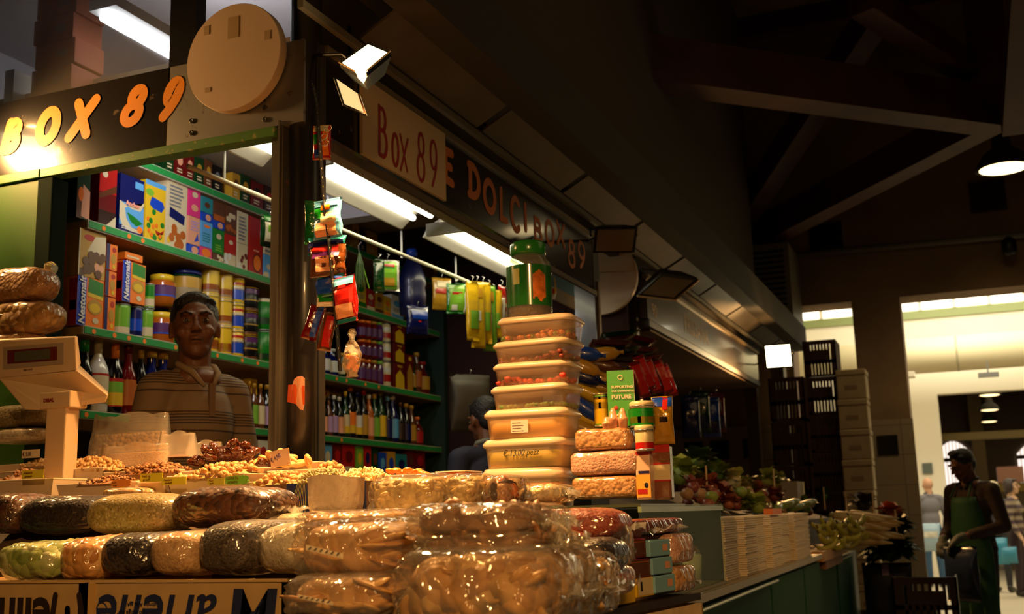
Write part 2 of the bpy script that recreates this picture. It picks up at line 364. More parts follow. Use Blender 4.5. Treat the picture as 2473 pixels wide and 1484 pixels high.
tim('rafter', P(2080,0,'Y',8.0), P(2350,175,'Y',9.6), .2, .2, 'short dark rafter meeting the king post')
tim('rafter', P(2450,300,'Y',9.4), P(2480,-60,'Y',7.5), .2, .2, 'steep dark rafter at the frame edge beyond the king post')
tim('brace_beam', P(1385,160,'Y',8.0), P(1660,640,'Y',11.4), .3, .25, 'faint sloping brace above the second stall')
# pendant lamps
def pendant(x, y, z, r, label, emit, cord):
    o = E('pendant_lamp', (x, y, z), label, 'pendant lamp', None)
    MB().lathe([(r,0),(r*.98,.02),(r*.7,r*.55),(r*.35,r*.8),(r*.3,r*1.25),(r*.12,r*1.35)], n=28).obj('lamp_shade', mat((.035,.03,.025), .6), o, True)
    MB().lathe([(r*.93,.004),(r*.6,-.012),(.01,-.02)], n=28).obj('diffuser', mat((1,.9,.6), .5, emit=(1,.74,.36), es=emit), o, True)
    MB().tube([(0,0,r*1.3), (0,0,cord)], .012).obj('cord', M('black'), o)
    return o
pendant(.53, 10.3, 4.17, .235, 'round pendant lamp glowing above the end wall', 5.0, 2.32)
# ---- bright room behind the end wall
FW = 20.5
oo = P(2263,953,'Y',FW); bz_ = P(1960,783,'Y',FW).z
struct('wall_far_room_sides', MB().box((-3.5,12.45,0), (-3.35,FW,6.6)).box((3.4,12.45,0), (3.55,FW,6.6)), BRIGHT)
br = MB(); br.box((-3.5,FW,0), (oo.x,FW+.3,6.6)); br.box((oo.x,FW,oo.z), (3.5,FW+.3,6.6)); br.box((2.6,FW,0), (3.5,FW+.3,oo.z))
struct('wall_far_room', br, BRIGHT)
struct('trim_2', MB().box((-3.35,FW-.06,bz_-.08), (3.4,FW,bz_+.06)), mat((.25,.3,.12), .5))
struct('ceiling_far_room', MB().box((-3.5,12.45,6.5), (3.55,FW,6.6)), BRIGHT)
q = MB()
for i in range(12): q.box((-3.3+i*.56,FW-.05,bz_+.08), (-2.78+i*.56,FW-.02,bz_+.62))
o = struct('window_1', q, mat((1,1,.95), .5, emit=(1,.90,.70), es=2.4))
q = MB()
for i in range(12): q.box((-3.36+i*.56,FW-.09,bz_+.06), (-3.30+i*.56,FW-.01,bz_+.66))
q.box((-3.35,FW-.09,bz_+.62), (3.4,FW-.01,bz_+.72)); q.obj('window_frame', BRIGHT, o)
dy = 19.4; d0 = P(2300,812,'Y',dy); d1 = P(2300,898,'Y',dy); dz = (d0.z+d1.z)/2; dr = (d0.z-d1.z)/2
q = MB(); q.tube([(-3.35,dy,dz), (3.4,dy,dz)], dr, 28)
d = E('ventilation_duct', (0,0,0), 'big round pale ventilation duct crossing the bright far room', 'duct'); q.obj('duct_tube', mat((.62,.55,.36), .55), d, True)
jx = P(2308,850,'Y',dy).x; MB().tube([(jx,dy,dz), (jx+.03,dy,dz)], dr*1.015, 28).obj('joint_ring', mat((.40,.36,.24), .5), d, True)
hp_ = P(2387,906,'Y',18.8); o = E('hanging_heater', hp_, 'small grey fixture hanging under the round duct', 'light fixture')
MB().box((-.15,-.06,-.035), (.15,.06,.035)).obj('housing', M('grey'), o); MB().tube([(0,0,.03), (0,0,.22)], .012).obj('cord', M('grey'), o)
wl_ = P(2197,904,'Y',18.0); tag(MB().rbox((wl_.x-.06,18.0,wl_.z-.04), (wl_.x+.07,18.3,wl_.z+.04)).obj('wall_lamp', BRIGHT), 'small white box lamp on the bright room wall', 'wall lamp')
wt_ = P(2240,1132,'Y',FW); tag(MB().box((wt_.x-.08,FW-.03,wt_.z-.09), (wt_.x+.08,FW-.005,wt_.z+.09)).obj('dark_tile', mat((.12,.15,.13), .4)), 'square dark tile on the bright wall behind the apron man', 'tile')
# dark hall beyond
struct('ceiling_dark_hall', MB().box((-6,20.8,5.2), (9,40,5.3)), mat((.06,.015,.01), .8))
dk = MB(); dk.box((-6,30.4,0), (9,30.6,6)); struct('wall_dark_hall', dk, mat((.12,.08,.05), .8))
for i, y in enumerate((21.5,23.2,24.9,26.6,28.5)): tag(MB().box((-6,y-.1,4.9), (9,y+.1,5.2)).obj('roof_purlin', WOOD_D), 'dark red roof beam in the hall beyond the bright room', 'beam', 'roof beams of the hall beyond')
tag(MB().box((-1,21.2,P(2400,1060,'Y',21.2).z), (4,21.5,P(2400,1042,'Y',21.2).z)).obj('lintel_beam', mat((.14,.1,.03), .7)), 'dim yellowish cross beam over the far hall entrance', 'beam')
for px, py, y in ((2390,955,21.5), (2390,991,25.), (2389,1019,29.)):
    p = P(px, py, 'Y', y); pendant(p.x, p.y, p.z, .20, {21.5:'nearest of three round lamps in the hall beyond', 25.:'middle of three round lamps in the hall beyond', 29.:'farthest of three round lamps in the hall beyond'}[y], 3.0, 5.22-p.z)
def archwin(x0, x1, z0, z1, rise, n, lab=None):
    ring = [(x0,z0),(x1,z0)]+[(x1-(x1-x0)*i/10, z1+rise*math.sin(math.pi*i/10)) for i in range(11)]
    q = MB(); q.add([(x,30.36,z) for x, z in ring]+[(x,30.4,z) for x, z in ring], [tuple(range(len(ring)))])
    o = struct('window_%d' % n, q, mat((1,1,1), .5, emit=(1,.85,.75), es=1.3))
    f = MB(); 
    for i in range(11): xx = x0+(x1-x0)*i/10; f.box((xx-.008,30.3,z0), (xx+.008,30.36,z1+rise*math.sin(math.pi*i/10)))
    f.box((x0,30.3,2.33), (x1,30.36,2.43)); f.obj('window_frame', M('dbrown'), o)
archwin(-.75,.08,1.5,2.55,.3,2); archwin(1.12,2.0,1.5,2.45,.3,3)
tag(MB().box((.12,29.9,0), (.42,30.3,5)).obj('column', mat((.3,.22,.1), .7)), 'pale square column between the far arched windows', 'column')
o = E('market_fridge', (1.0,24,0), 'distant market counter with boxes coloured as if pink lit on top', 'counter')
MB().box((-.5,0,0), (1.6,1.2,1.5)).obj('body', mat((.12,.09,.04), .6), o); MB().box((-.5,-.02,1.5), (1.6,1.2,1.66)).obj('top_ledge', mat((.35,.25,.06), .6), o)
for i in range(3): tag(MB().rbox((.5+i*.52,24.05,1.67), (.98+i*.52,24.5,1.98)).obj('storage_box', mat((.75,.4,.32), .4)), ['pinkish box at the near end of the distant counter','middle pinkish box on the distant counter','last pinkish box on the distant counter'][i], 'box')  # pink light on the boxes is put into their colour

# ---------------------------------------------------------------- the corner stall
XS = -1.72; YF = 2.70
BLK = mat((.013,.012,.013), .35, dirt=((.10,.07,.04), 9, .66), coat=.3); SIGN = mat((.016,.013,.012), .22, dirt=((.16,.11,.07), 11, .64), coat=.6); ORG = mat((.85,.30,.02), .4, dirt=((.45,.13,.02), 14, .68))
METAL = mat((.30,.29,.27), .4, .6, dirt=((.1,.07,.05), 20, .6)); GRN = mat((.08,.21,.035), .4, dirt=((.35,.33,.10), 25, .6)); GPOST = mat((.003,.014,.004), .8, spec=.15)
o = E('corner_post', (-1.77,2.75,0), 'tall dark corner post of the stall with a torn sticker', 'post')
q = MB(); q.tube([(.005,.0,1.0), (.005,.0,2.92)], .048, 20); q.obj('post_column', BLK, o, True)
q = MB(); q.box((-.085,-.045,1.0), (-.045,.03,2.49)); q.box((-.053,-.06,1.0), (-.047,.03,2.49)); q.obj('edge_strip', mat((.16,.14,.11), .35, .5, dirt=((.4,.2,.06), 18, .62)), o)
q = MB(); q.box((.045,-.01,1.0), (.052,.04,2.74)); q.obj('guide_rail', mat((.08,.07,.06), .3, .5), o)
def sticker_part(name, pts, m, lift):
    q = MB(); ring = []
    for px, py in pts:
        a = -math.pi/2 + (px-722)/50*1.25; a = max(-math.pi*.98, min(.2, a)); z = P(px, py, 'Y', 2.7).z
        ring.append((.005+(.049+lift)*math.cos(a), (.049+lift)*math.sin(a), z))
    c = [sum(p[i] for p in ring)/len(ring) for i in range(3)]
    a = math.atan2(c[1], c[0]-.005); c = (.005+(.0495+lift)*math.cos(a), (.0495+lift)*math.sin(a), c[2])
    n = len(ring); q.add(ring+[c], [(i, (i+1) % n, n) for i in range(n)]); q.obj(name, m, o)
sticker_part('sticker', [(718,925),(722,915),(730,909),(740,907),(747,912),(747,930),(747,970),(744,990),(736,988),(726,975),(722,955),(714,938)], M('peach', .3), .001)
sticker_part('sticker_print', [(703,929),(722,928),(746,931),(747,950),(747,977),(724,975),(700,970),(701,950)], M((.75,.10,.02), .3), .002)
text('CAPORAL', P(702,970,'Y',2.697)+Vector((0,-.001,0)), (1,0,0), (0,0,1), .02, M('dbrown'), o, sx=.6) if False else None
# front sign
o = E('front_sign', (-2.6,YF,2.6), 'black fascia board with orange brush lettering BOX 89 over the front', 'sign')
f = MB(); f.box((-.95,0,-.123), (.36,.05,.14)); f.obj('sign_board', SIGN, o)
q = MB(); q.add([(.355,-.001,-.123),(.78,-.001,-.123),(.86,-.001,-.123),(.86,-.001,.14),(.50,-.001,.14),(.36,-.001,.05)], [(0,1,2,3,4,5)]); q.box((.355,0,-.123), (.86,.05,.14)); q.obj('end_plate', METAL, o)
q = MB(); h = .165
def ltr(ch, px0, px1, pyb, pyt, sw, sh=.28, wdf=1):
    a = P(px0, pyb, 'Y', YF); b = P(px1, pyb, 'Y', YF); t = P((px0+px1)/2, pyt, 'Y', YF); hh = t.z-a.z-sw; w = (b.x-a.x)-sh*hh-sw
    g = MB(); letters(g, ch, (a.x+sw/2+2.6, 0, a.z+sw/2-2.6), (1,0,0), (0,0,1), hh, w*wdf, sw, shear=sh, off=.0026); g.obj('letter', ORG, o)
ltr('B', -8, 66, 381, 284, .038); ltr('O', 74, 156, 362, 258, .038, .22); ltr('X', 152, 246, 349, 235, .037, .3); ltr('8', 281, 369, 314, 206, .034, .3); ltr('9', 372, 458, 300, 186, .034, .35)
for px, py in ((464,293), (464,322), (641,260), (641,290)):
    p = P(px, py, 'Y', YF)-Vector((-2.6,YF,2.6)); MB().torus((p.x,-.004,p.z), .006, .0025, rot=Matrix.Rotation(math.pi/2, 3, 'X')).obj('bolt', mat((.1,.1,.09), .3, .8), o, True)
q = MB(); q.box((-3.4,YF-.012,2.445), (-2.755,YF+.04,2.476)); q.box((-2.75,YF-.012,2.443), (-1.835,YF+.04,2.474))
o = tag(q.obj('trim_strip', GRN, bevel=.002), 'scuffed green metal strip under the front sign', 'trim')
tag(MB().box((-3.4,YF,1.30), (-2.765,YF+.03,2.44)).obj('green_hoarding', mat((.05,.15,.015), .5)), 'bright green panel behind the weighing scale', 'panel')
tag(MB().box((-2.76,YF-.01,1.30), (-2.695,YF+.06,2.44)).obj('frame_post', GPOST, bevel=.004), 'dark green frame post beside the bright green panel', 'post')
# storage loft above the sign
q = MB(); q.box((-2.262,YF+.02,2.74), (-2.16,YF+.07,3.6)); 
o = E('loft_window', (0,0,0), 'glass pane above the front sign showing stored cartons', 'window')
q.obj('mullion', mat((.012,.012,.012), .3, coat=.3), o); MB().box((-3.6,YF+.04,2.74), (-2.262,YF+.046,3.6)).obj('pane', film(.05, (.98,.98,.98), 3, .02, .6), o)
struct('wall_loft', MB().box((-4.2,4.6,2.76), (-1.9,4.7,3.9)).box((-4.2,2.76,2.76), (-4.1,4.7,3.9)), mat((.50,.48,.50), .8))
struct('ceiling_loft', MB().box((-4.2,2.8,3.55), (-1.8,5.6,3.6)), mat((.4,.38,.38), .8))
struct('floor_loft', MB().box((-4.2,2.78,2.755), (-1.80,3.25,2.775)).box((-4.2,3.24,2.96), (-1.80,5.6,2.98)).box((-4.2,3.24,2.755), (-1.80,3.26,2.98)), mat((.28,.22,.14), .6))
for i in range(5):
    z = 2.777+i*.10; j = random.uniform(-.012,.012)
    c = E('storage_carton', (P(132,100,'Y',2.95).x+j,3.05,z), ['brown storage carton at the bottom of the loft stack','brown carton second from the bottom of the loft stack','middle brown carton of the loft stack','brown carton second from the top of the loft stack','top brown carton of the loft stack'][i], 'carton', 'cartons stacked behind the loft glass')
    MB().rbox((-.095,-.10,0), (.095,.05,.098), .003).obj('carton_body', mat((.30,.07,.02), .7, var=.2), c); MB().box((.01,-.102,.03), (.06,-.1005,.06)).obj('label', mat((.2,.09,.05), .6), c)
tag(MB().box((-3.27,3.0,2.777), (-3.225,3.3,3.03)).obj('white_board', mat((.7,.66,.55), .5)), 'white board leaning beside the loft cartons', 'board')
o = E('tube_lamp', (-2.66,3.25,3.065), 'white fluorescent tube lamp glowing behind the loft glass', 'tube lamp')
MB().box((-.05,-.42,.02), (.07,.5,.06)).obj('housing', mat((.7,.7,.68), .4), o)
MB().tube([(0,-.4,0), (0,.48,0)], .02, 14).obj('tube', mat((1,1,1), .4, emit=(.93,.96,1.0), es=9), o, True)
# round white boards
def disc(px, py, Y, r, label):
    c = P(px, py, 'Y', Y); o = E('round_board', c, label, 'round board')
    q = MB(); n = 48; fr = [(r*math.cos(2*math.pi*k/n), 0, r*math.sin(2*math.pi*k/n)) for k in range(n)]
    q.loft([[(p[0]*.99,-.012,p[2]*.99) for p in fr], [(p[0],-.009,p[2]) for p in fr], [(p[0],.02,p[2]) for p in fr]], None, True, True); q.obj('disc', mat((.68,.52,.37), .5, dirt=((.42,.30,.14), 16, .74)), o, False)
    return o
d1 = disc(568,140,2.67,.173, 'round cream board with dirt marks at the stall corner')
q = MB()
for a, b, c_, e in ((-.02,.06,.02,.13), (-.11,.09,-.09,.12), (.115,.03,.135,.06), (-.1,-.10,-.08,-.085)): MB().box((a,-.0135,b), (c_,-.0125,e)).obj('tape_mark', mat((.45,.32,.16), .6), d1)
# side sign
o = E('side_sign', (XS,2.8,2.46), 'black fascia with orange lettering E DOLCI BOX 89 along the side', 'sign')
MB().box((-.05,0,0), (0,2.62,.262)).obj('sign_board', SIGN, o)
g = MB()
def sl(ch, px0, px1, pyt, pyb, sw):
    pm = (px0+px1)/2; a = P(px0, (pyt+pyb)/2, 'X', XS); b = P(px1, (pyt+pyb)/2, 'X', XS); zt = P(pm, pyt, 'X', XS).z; zb = P(pm, pyb, 'X', XS).z
    gg = MB(); letters(gg, ch, (0, a.y-2.8+sw*.4, zb-2.46+sw/2), (0,1,0), (0,0,1), zt-zb-sw, max(.02, b.y-a.y-sw*.8), sw, off=.0015); gg.obj('letter', mat((.62,.17,.02), .45), o)
for a in (('E',1067,1098,353,452,.034), ('D',1125,1163,392,488,.034), ('O',1163,1200,430,520,.032), ('L',1202,1229,455,542,.03), ('C',1229,1259,470,565,.03), ('I',1261,1276,488,562,.032),
          ('B',1286,1312,524,590,.026), ('O',1314,1340,530,598,.026), ('X',1342,1366,536,598,.024), ('8',1369,1391,578,648,.022), ('9',1393,1416,582,652,.022)): sl(*a)
MB().box((.0,-.02,-.045), (.012,2.64,-.02)).obj('lower_rail', mat((.12,.09,.06), .4, .3), o)
MB().box((-.02,-.02,.262), (.014,2.64,.285)).obj('upper_rail', mat((.30,.25,.15), .35, .5), o)
o = E('placard', (XS+.016,2.99,2.458), 'cream placard reading Box 89 in red beside the orange lettering', 'placard')
MB().box((-.012,0,0), (0,.62,.262)).obj('board', mat((.66,.50,.28), .5), o)
RED = mat((.32,.006,.006), .45)
def pl(ch, px0, px1, pyt, pyb, sw):
    a = P(px0, (pyt+pyb)/2, 'X', XS+.016); b = P(px1, (pyt+pyb)/2, 'X', XS+.016); pm = (px0+px1)/2; zt = P(pm, pyt, 'X', XS+.016).z; zb = P(pm, pyb, 'X', XS+.016).z
    H = (zt-zb-sw)*(1 if ch in 'B89' else 1/.62); gg = MB(); letters(gg, ch, (0, a.y-2.99+sw/2, zb-2.458+sw/2), (0,1,0), (0,0,1), H, b.y-a.y-sw, sw, off=.0012); gg.obj('letter', RED, o)
pl('B',908,940,254,385,.016); pl('o',942,966,315,402,.015); pl('x',962,990,328,408,.012); pl('8',1003,1030,318,440,.014); pl('9',1034,1060,336,455,.014)
# canopy above the side sign: gutter rail, scalloped sheets, long edge beam
tag(MB().beam((XS+.03,2.6,2.80), (XS+.03,11,2.80), .02, .025).obj('gutter_rail', mat((.40,.36,.26), .35, .6)), 'thin pale metal rail running above the stall signs', 'rail')
CANO = mat((.11,.085,.05), .6, var=.25, vscale=4)
for i in range(9):
    y = 2.95+i*.98
    tag(MB().add([(XS+.03,y,2.83),(XS+.03,y+.93,2.83),(XS+.17,y+.93,2.905),(XS+.17,y,2.905),(XS+.03,y,2.84),(XS+.03,y+.93,2.84),(XS+.17,y+.93,2.915),(XS+.17,y,2.915)], [(0,3,2,1),(4,5,6,7),(0,1,5,4),(1,2,6,5),(2,3,7,6),(3,0,4,7)]).obj('canopy_sheet', CANO), 'dull sloping metal sheet of the canopy above the side signs', 'canopy sheet', 'canopy sheets along the stall fronts')
tag(MB().box((XS+.18,2.3,2.88), (XS+.30,11.6,3.12)).obj('canopy_beam', mat((.06,.05,.035), .8)), 'long dark box beam above the stall canopies', 'beam')
tag(MB().add([(-1.85,2.6,3.05),(-1.46,2.6,3.22),(-1.46,3.3,3.22),(-1.85,3.3,3.05),(-1.85,2.6,3.06),(-1.46,2.6,3.23),(-1.46,3.3,3.23),(-1.85,3.3,3.06)], [(0,1,2,3),(4,7,6,5),(0,4,5,1),(2,6,7,3),(1,5,6,2),(3,7,4,0)]).obj('roof_sheet', mat((.40,.33,.18), .6)), 'pale roof sheet jutting out above the corner floodlight', 'sheet')
struct('wall_loft_side', MB().box((-1.86,2.9,2.8), (-1.8,11,6.4)), mat((.10,.075,.05), .8))
# floodlights
def flood(loc, tgt, label, lit=0, name='floodlight', w=.10, h=.075, arm=None):
    o = E(name, loc, label, 'floodlight'); d = (Vector(tgt)-Vector(loc)).normalized()
    o.rotation_euler = d.to_track_quat('-Y', 'Z').to_euler()
    q = MB(); q.loft([[(-w*.6,.06,-h*.6),(w*.6,.06,-h*.6),(w*.6,.06,h*.6),(-w*.6,.06,h*.6)], [(-w,0,-h),(w,0,-h),(w,0,h),(-w,0,h)], [(-w,-.012,-h),(w,-.012,-h),(w,-.012,h),(-w,-.012,h)], [(-w*.9,-.012,-h*.9),(w*.9,-.012,-h*.9),(w*.9,-.012,h*.9),(-w*.9,-.012,h*.9)]], None, True, False)
    q.obj('housing', M('black', .35), o)
    g = MB(); g.box((-w*.88,-.010,-h*.88), (w*.88,-.006,h*.88)); g.obj('lamp_glass', mat((1,.9,.7), .2, emit=(1,.80,.42), es=lit) if lit else mat((.25,.2,.13), .12, coat=.5), o)
    MB().tube([(-w*1.1,.03,0), (-w*1.1,.09,0), (w*1.1,.09,0), (w*1.1,.03,0)], .005).obj('bracket', M('black', .4), o)
    if arm: R_ = o.rotation_euler.to_matrix().inverted(); MB().tube([(0,.09,0), R_@(Vector(arm)-Vector(loc))], .007).obj('arm', M('black', .4), o)
    return o
fl = E('floodlight', (0,0,0), 'lit halogen floodlight glaring above the stall corner', 'floodlight')
_c = [P(820,153,'Y',2.55), P(873,184,'Y',2.47), P(943,126,'Y',2.60), P(890,104,'Y',2.68)]; _m = sum(_c, Vector())/4; _n = (_c[1]-_c[0]).cross(_c[3]-_c[0]).normalized(); _n = -_n if _n.dot(_m-CAM) < 0 else _n
q = MB(); q.loft([[_m+(p-_m)*k+_n*e for p in _c] for k, e in ((.9,.0005), (1,-.003), (1,.012), (.6,.06))], None, False, True); q.obj('housing', M('black', .35), fl)
q = MB(); q.loft([[_m+(p-_m)*k+_n*e for p in _c] for k, e in ((.88,-.001), (.88,.004))], None, True, True); q.obj('lamp_glass', mat((1,.9,.7), .2, emit=(1,.74,.36), es=14), fl)
q = MB(); q.tube([_m+(p-_m)*1.0-_n*.003 for p in _c[:3]], .0028); q.obj('rim', mat((.9,.6,.3), .3, .8), fl)
MB().tube([_m+_n*.05, _m+Vector((-.1,.05,.05)), (-1.735,2.74,2.70)], .006).obj('arm', M('black', .4), fl)
# small white panel under the lit floodlight; its floodlit look is emission
a = [P(x, y, 'Y', 2.60) for x, y in ((808,188), (866,228), (883,277), (830,254))]
q = MB(); q.add([p+Vector((0,dy,0)) for dy in (0,.01) for p in a], [(0,1,2,3),(4,7,6,5),(0,4,5,1),(1,5,6,2),(2,6,7,3),(3,7,4,0)])
o = E('reflector_panel', (0,0,0), 'small tilted white panel, glow put into its face, below the corner floodlight', 'panel'); q.obj('glow_face', mat((.85,.72,.42), .4, emit=(1,.72,.3), es=.9), o)
MB().tube([a[0], a[3], a[2]], .004).obj('panel_edge', M('black', .4), o); MB().tube([a[1], a[2]], .003).obj('panel_edge', M('peach', .4), o)
flood((-3.130,2.40,2.704), (-2.880,2.66,2.0), 'lit halogen floodlight in front of the front sign, past its first letter', 14, arm=(-3.130,2.69,2.72))
p = P(1485,578,'X',-1.45); flood((p.x,p.y,p.z), (p.x+.3,p.y-.6,p.z-.75), 'unlit black floodlight at the far end of the corner stall sign', 0, w=.10, h=.07, arm=(XS,5.38,2.70))
p = P(1612,690,'X',-1.40); f2 = flood((p.x,p.y,p.z), (p.x+.3,p.y-.2,p.z-.9), 'unlit floodlight with a bright edge at the second stall corner', 0, w=.13, h=.10, arm=(XS,6.5,2.60))
MB().tube([(-.135,-.015,-.105), (.135,-.015,-.105), (.135,-.015,.105)], .006).obj('rim', mat((.8,.6,.35), .25, .8), f2)
p = P(1880,860,'X',-1.36); flood((p.x,p.y,p.z), (p.x+.05,p.y-1.0,p.z-.35), 'lit floodlight shining at the far end of the second stall', 16, w=.11, h=.10, arm=(XS,10.2,2.6))
# second post, second board
o = E('stall_post', (XS-.05,5.47,0), 'slim dark post at the far end of the corner stall', 'post')
MB().box((-.06,-.04,1.0), (.05,.06,2.78)).obj('post_column', BLK, o); MB().box((.05,.0,1.0), (.06,.03,2.5)).obj('edge_strip', mat((.14,.09,.05), .4), o)
d2 = disc(1452,672,6.25,.225, 'round dull board beside the second stall post')
tag(MB().add([(-1.98,6.2,2.83),(-1.72,6.2,2.83),(-1.72,6.2,2.7),(-1.98,6.2,2.72),(-1.98,6.21,2.83),(-1.72,6.21,2.83),(-1.72,6.21,2.7),(-1.98,6.21,2.72)], [(0,1,2,3),(4,7,6,5),(2,6,7,3)]).obj('tag_sheet', mat((.6,.42,.2), .6)), 'pale sheet pinned above the second round board', 'sheet')
# second stall
o = E('stall_hoarding', (0,0,0), 'dark front board and post of the second stall behind the round board', 'stall frame')
MB().box((-2.9,6.48,2.35), (XS-.14,6.53,2.70)).obj('front_board', mat((.02,.016,.02), .4), o)
MB().box((XS-.13,6.42,1.0), (XS-.055,6.47,2.85)).obj('post_column', mat((.02,.015,.015), .35), o)
o = E('second_stall_sign', (XS,6.48,2.46), 'long worn sign board of the second stall reflecting a floodlight', 'sign')
MB().box((-.05,0,0), (0,3.85,.25)).obj('sign_board', mat((.045,.030,.022), .30, dirt=((.14,.09,.05), 14, .6), coat=.4), o)
MB().box((-.5,0,-.05), (.01,3.85,-.01)).obj('lower_rail', mat((.03,.02,.015), .4), o); MB().box((-.02,0,.25), (.015,3.85,.275)).obj('upper_rail', mat((.35,.25,.12), .4, .4), o)
lt(o, '90', (.001,.10,.03), (0,1,0), (0,0,1), .12, mat((.6,.4,.22), .5)); lt(o, 'FRISSANA', (.001,.95,.06), (0,1,0), (0,0,1), .16, mat((.28,.14,.02), .5), bold=.004, sx=1.1)
struct('ceiling_stall_2', MB().box((-3.4,6.6,2.40), (XS-.02,10.3,2.43)), mat((.16,.10,.06), .7))
tag(MB().box((XS-.13,10.28,0), (XS-.02,10.4,2.72)).obj('stall_post', mat((.05,.03,.02), .5)), 'brown post at the far end of the second stall', 'post')
tag(MB().box((-1.79,11.5,0), (-1.66,11.7,3.15)).obj('door_post', mat((.34,.24,.12), .6)), 'pale upright post beside the stacked black crates', 'post')
# stall soffit, back wall, shelves
struct('ceiling_stall', MB().box((-3.4,3.30,2.93), (-1.80,5.45,2.955)).box((-3.4,2.78,2.735), (-1.80,3.08,2.75)).box((-3.4,3.06,2.735), (-1.80,3.08,2.95)), mat((.30,.22,.13), .7))
struct('wall_stall_back', MB().box((-3.44,2.78,1.0), (-3.40,6.4,2.95)), mat((.035,.02,.012), .8))
struct('wall_stall_end', MB().box((-3.4,6.3,1.0), (-1.80,6.34,2.9)), mat((.03,.004,.004), .8))
tag(MB().box((-2.06,2.85,2.60), (-1.80,5.4,2.63)).obj('soffit_board', mat((.40,.29,.16), .6)), 'pale soffit board behind the side sign', 'board')
def tube_fix(y0, y1, x, z, label, dome=False, es=10):
    o = E('fluorescent_lamp', (x, (y0+y1)/2, z), label, 'fluorescent lamp'); L = (y1-y0)/2
    q = MB(); q.loft([[(-.13,y,.0), (-.10,y,.05), (-.03,y,.085), (.03,y,.085), (.10,y,.05), (.13,y,.0), (.12,y,.0),(.03,y,.075),(-.03,y,.075),(-.12,y,.0)] for y in (-L, L)], None, True, True)
    q.obj('reflector', mat((.82,.78,.66), .3), o)
    for s in (-.045,.045): MB().tube([(s,-L+.03,.036), (s,L-.03,.036)], .014, 12).obj('tube', mat((1,1,1), .4, emit=(1,.93,.70), es=es*.38), o, True)
    MB().box((-.10,-L-.02,.0), (.10,-L,.06)).obj('end_cap', mat((.3,.28,.2), .4), o)
    lamp('fluorescent_glow', 'AREA', (x, (y0+y1)/2, z-.02), 3.1*(y1-y0), FLUO, .16, 2*L, target=(x+.0001, (y0+y1)/2, 0))
    return o
tube_fix(3.12,3.40,-2.25,2.63, 'short piece of fluorescent lamp left of the corner post'); tube_fix(3.5,4.47,-2.22,2.63, 'long fluorescent lamp right behind the corner post'); tube_fix(4.66,5.75,-2.2,2.63, 'fluorescent lamp between the sign and the green lidded jar')
o = E('hanging_rail', (-2.36,0,2.5), 'thin white rail carrying hanging bags inside the stall', 'rail')
MB().tube([(0,2.95,0), (.05,5.15,0)], .009).obj('rod', mat((.8,.75,.62), .35), o, True)
for y in (3.15,3.85,4.5,5.1): MB().tube([(.0,y,0), (.0,y,.13)], .005).obj('hanger', mat((.5,.5,.5), .4), o)
XB = -3.0; SZ = [2.772, 2.452, 2.045, 1.73, 1.40]; SHG = mat((.02,.26,.05), .4, dirt=((.05,.18,.08), 10, .7)); SHW = mat((.42,.24,.10), .6)
for i, z in enumerate(SZ):
    o = E('wall_shelf', (XB,3.18,z), ['topmost shelf board under the stall lamps','shelf board with milk and cereal cartons','shelf board with yellow tins and malt boxes','shelf board with the long row of sauce bottles','lowest visible shelf board with small cartons'][i], 'shelf', 'green edged shelves on the stall back wall')
    MB().box((-.36,0,-.034), (-.012,3.05,-.004)).obj('shelf_board', SHW, o)
    MB().box((-.012,0,-.034), (-.002,3.05,0)).obj('edge_frame', mat((.50,.44,.30), .5), o)
    q = MB()
    for y0, y1 in ((.004,.74), (.746,1.33), (1.336,2.2), (2.206,3.04)): q.box((-.002,y0,-.030), (.002,y1,-.004))
    q.obj('price_rail', SHG, o)
    for j, yy in enumerate({1:(.08,.22,.30), 2:(.05,.16,.24,.33,.52,.80,.98,1.10,1.64,1.80,1.90,2.1,2.25), 3:(.03,.6,.98,1.5,1.85), 0:(), 4:()}[i]):
        q = MB(); z0 = -.018; q.add([(.0035,yy+.011*math.cos(k*math.pi/4),z0+.010*math.sin(k*math.pi/4)) for k in range(8)], [tuple(range(8))]); q.obj('price_sticker', mat((.9,.22,.02), .5), o)
tag(MB().box((XB-.36,6.24,1.0), (XB+.02,6.29,2.95)).obj('frame_post', mat((.01,.03,.02), .5)), 'dark green upright at the far end of the shelves', 'post')
tag(MB().box((XB-.38,3.12,1.2), (XB-.30,3.16,2.9)).obj('frame_post', mat((.3,.17,.07), .6)), 'brown wooden upright at the near end of the shelves', 'post')
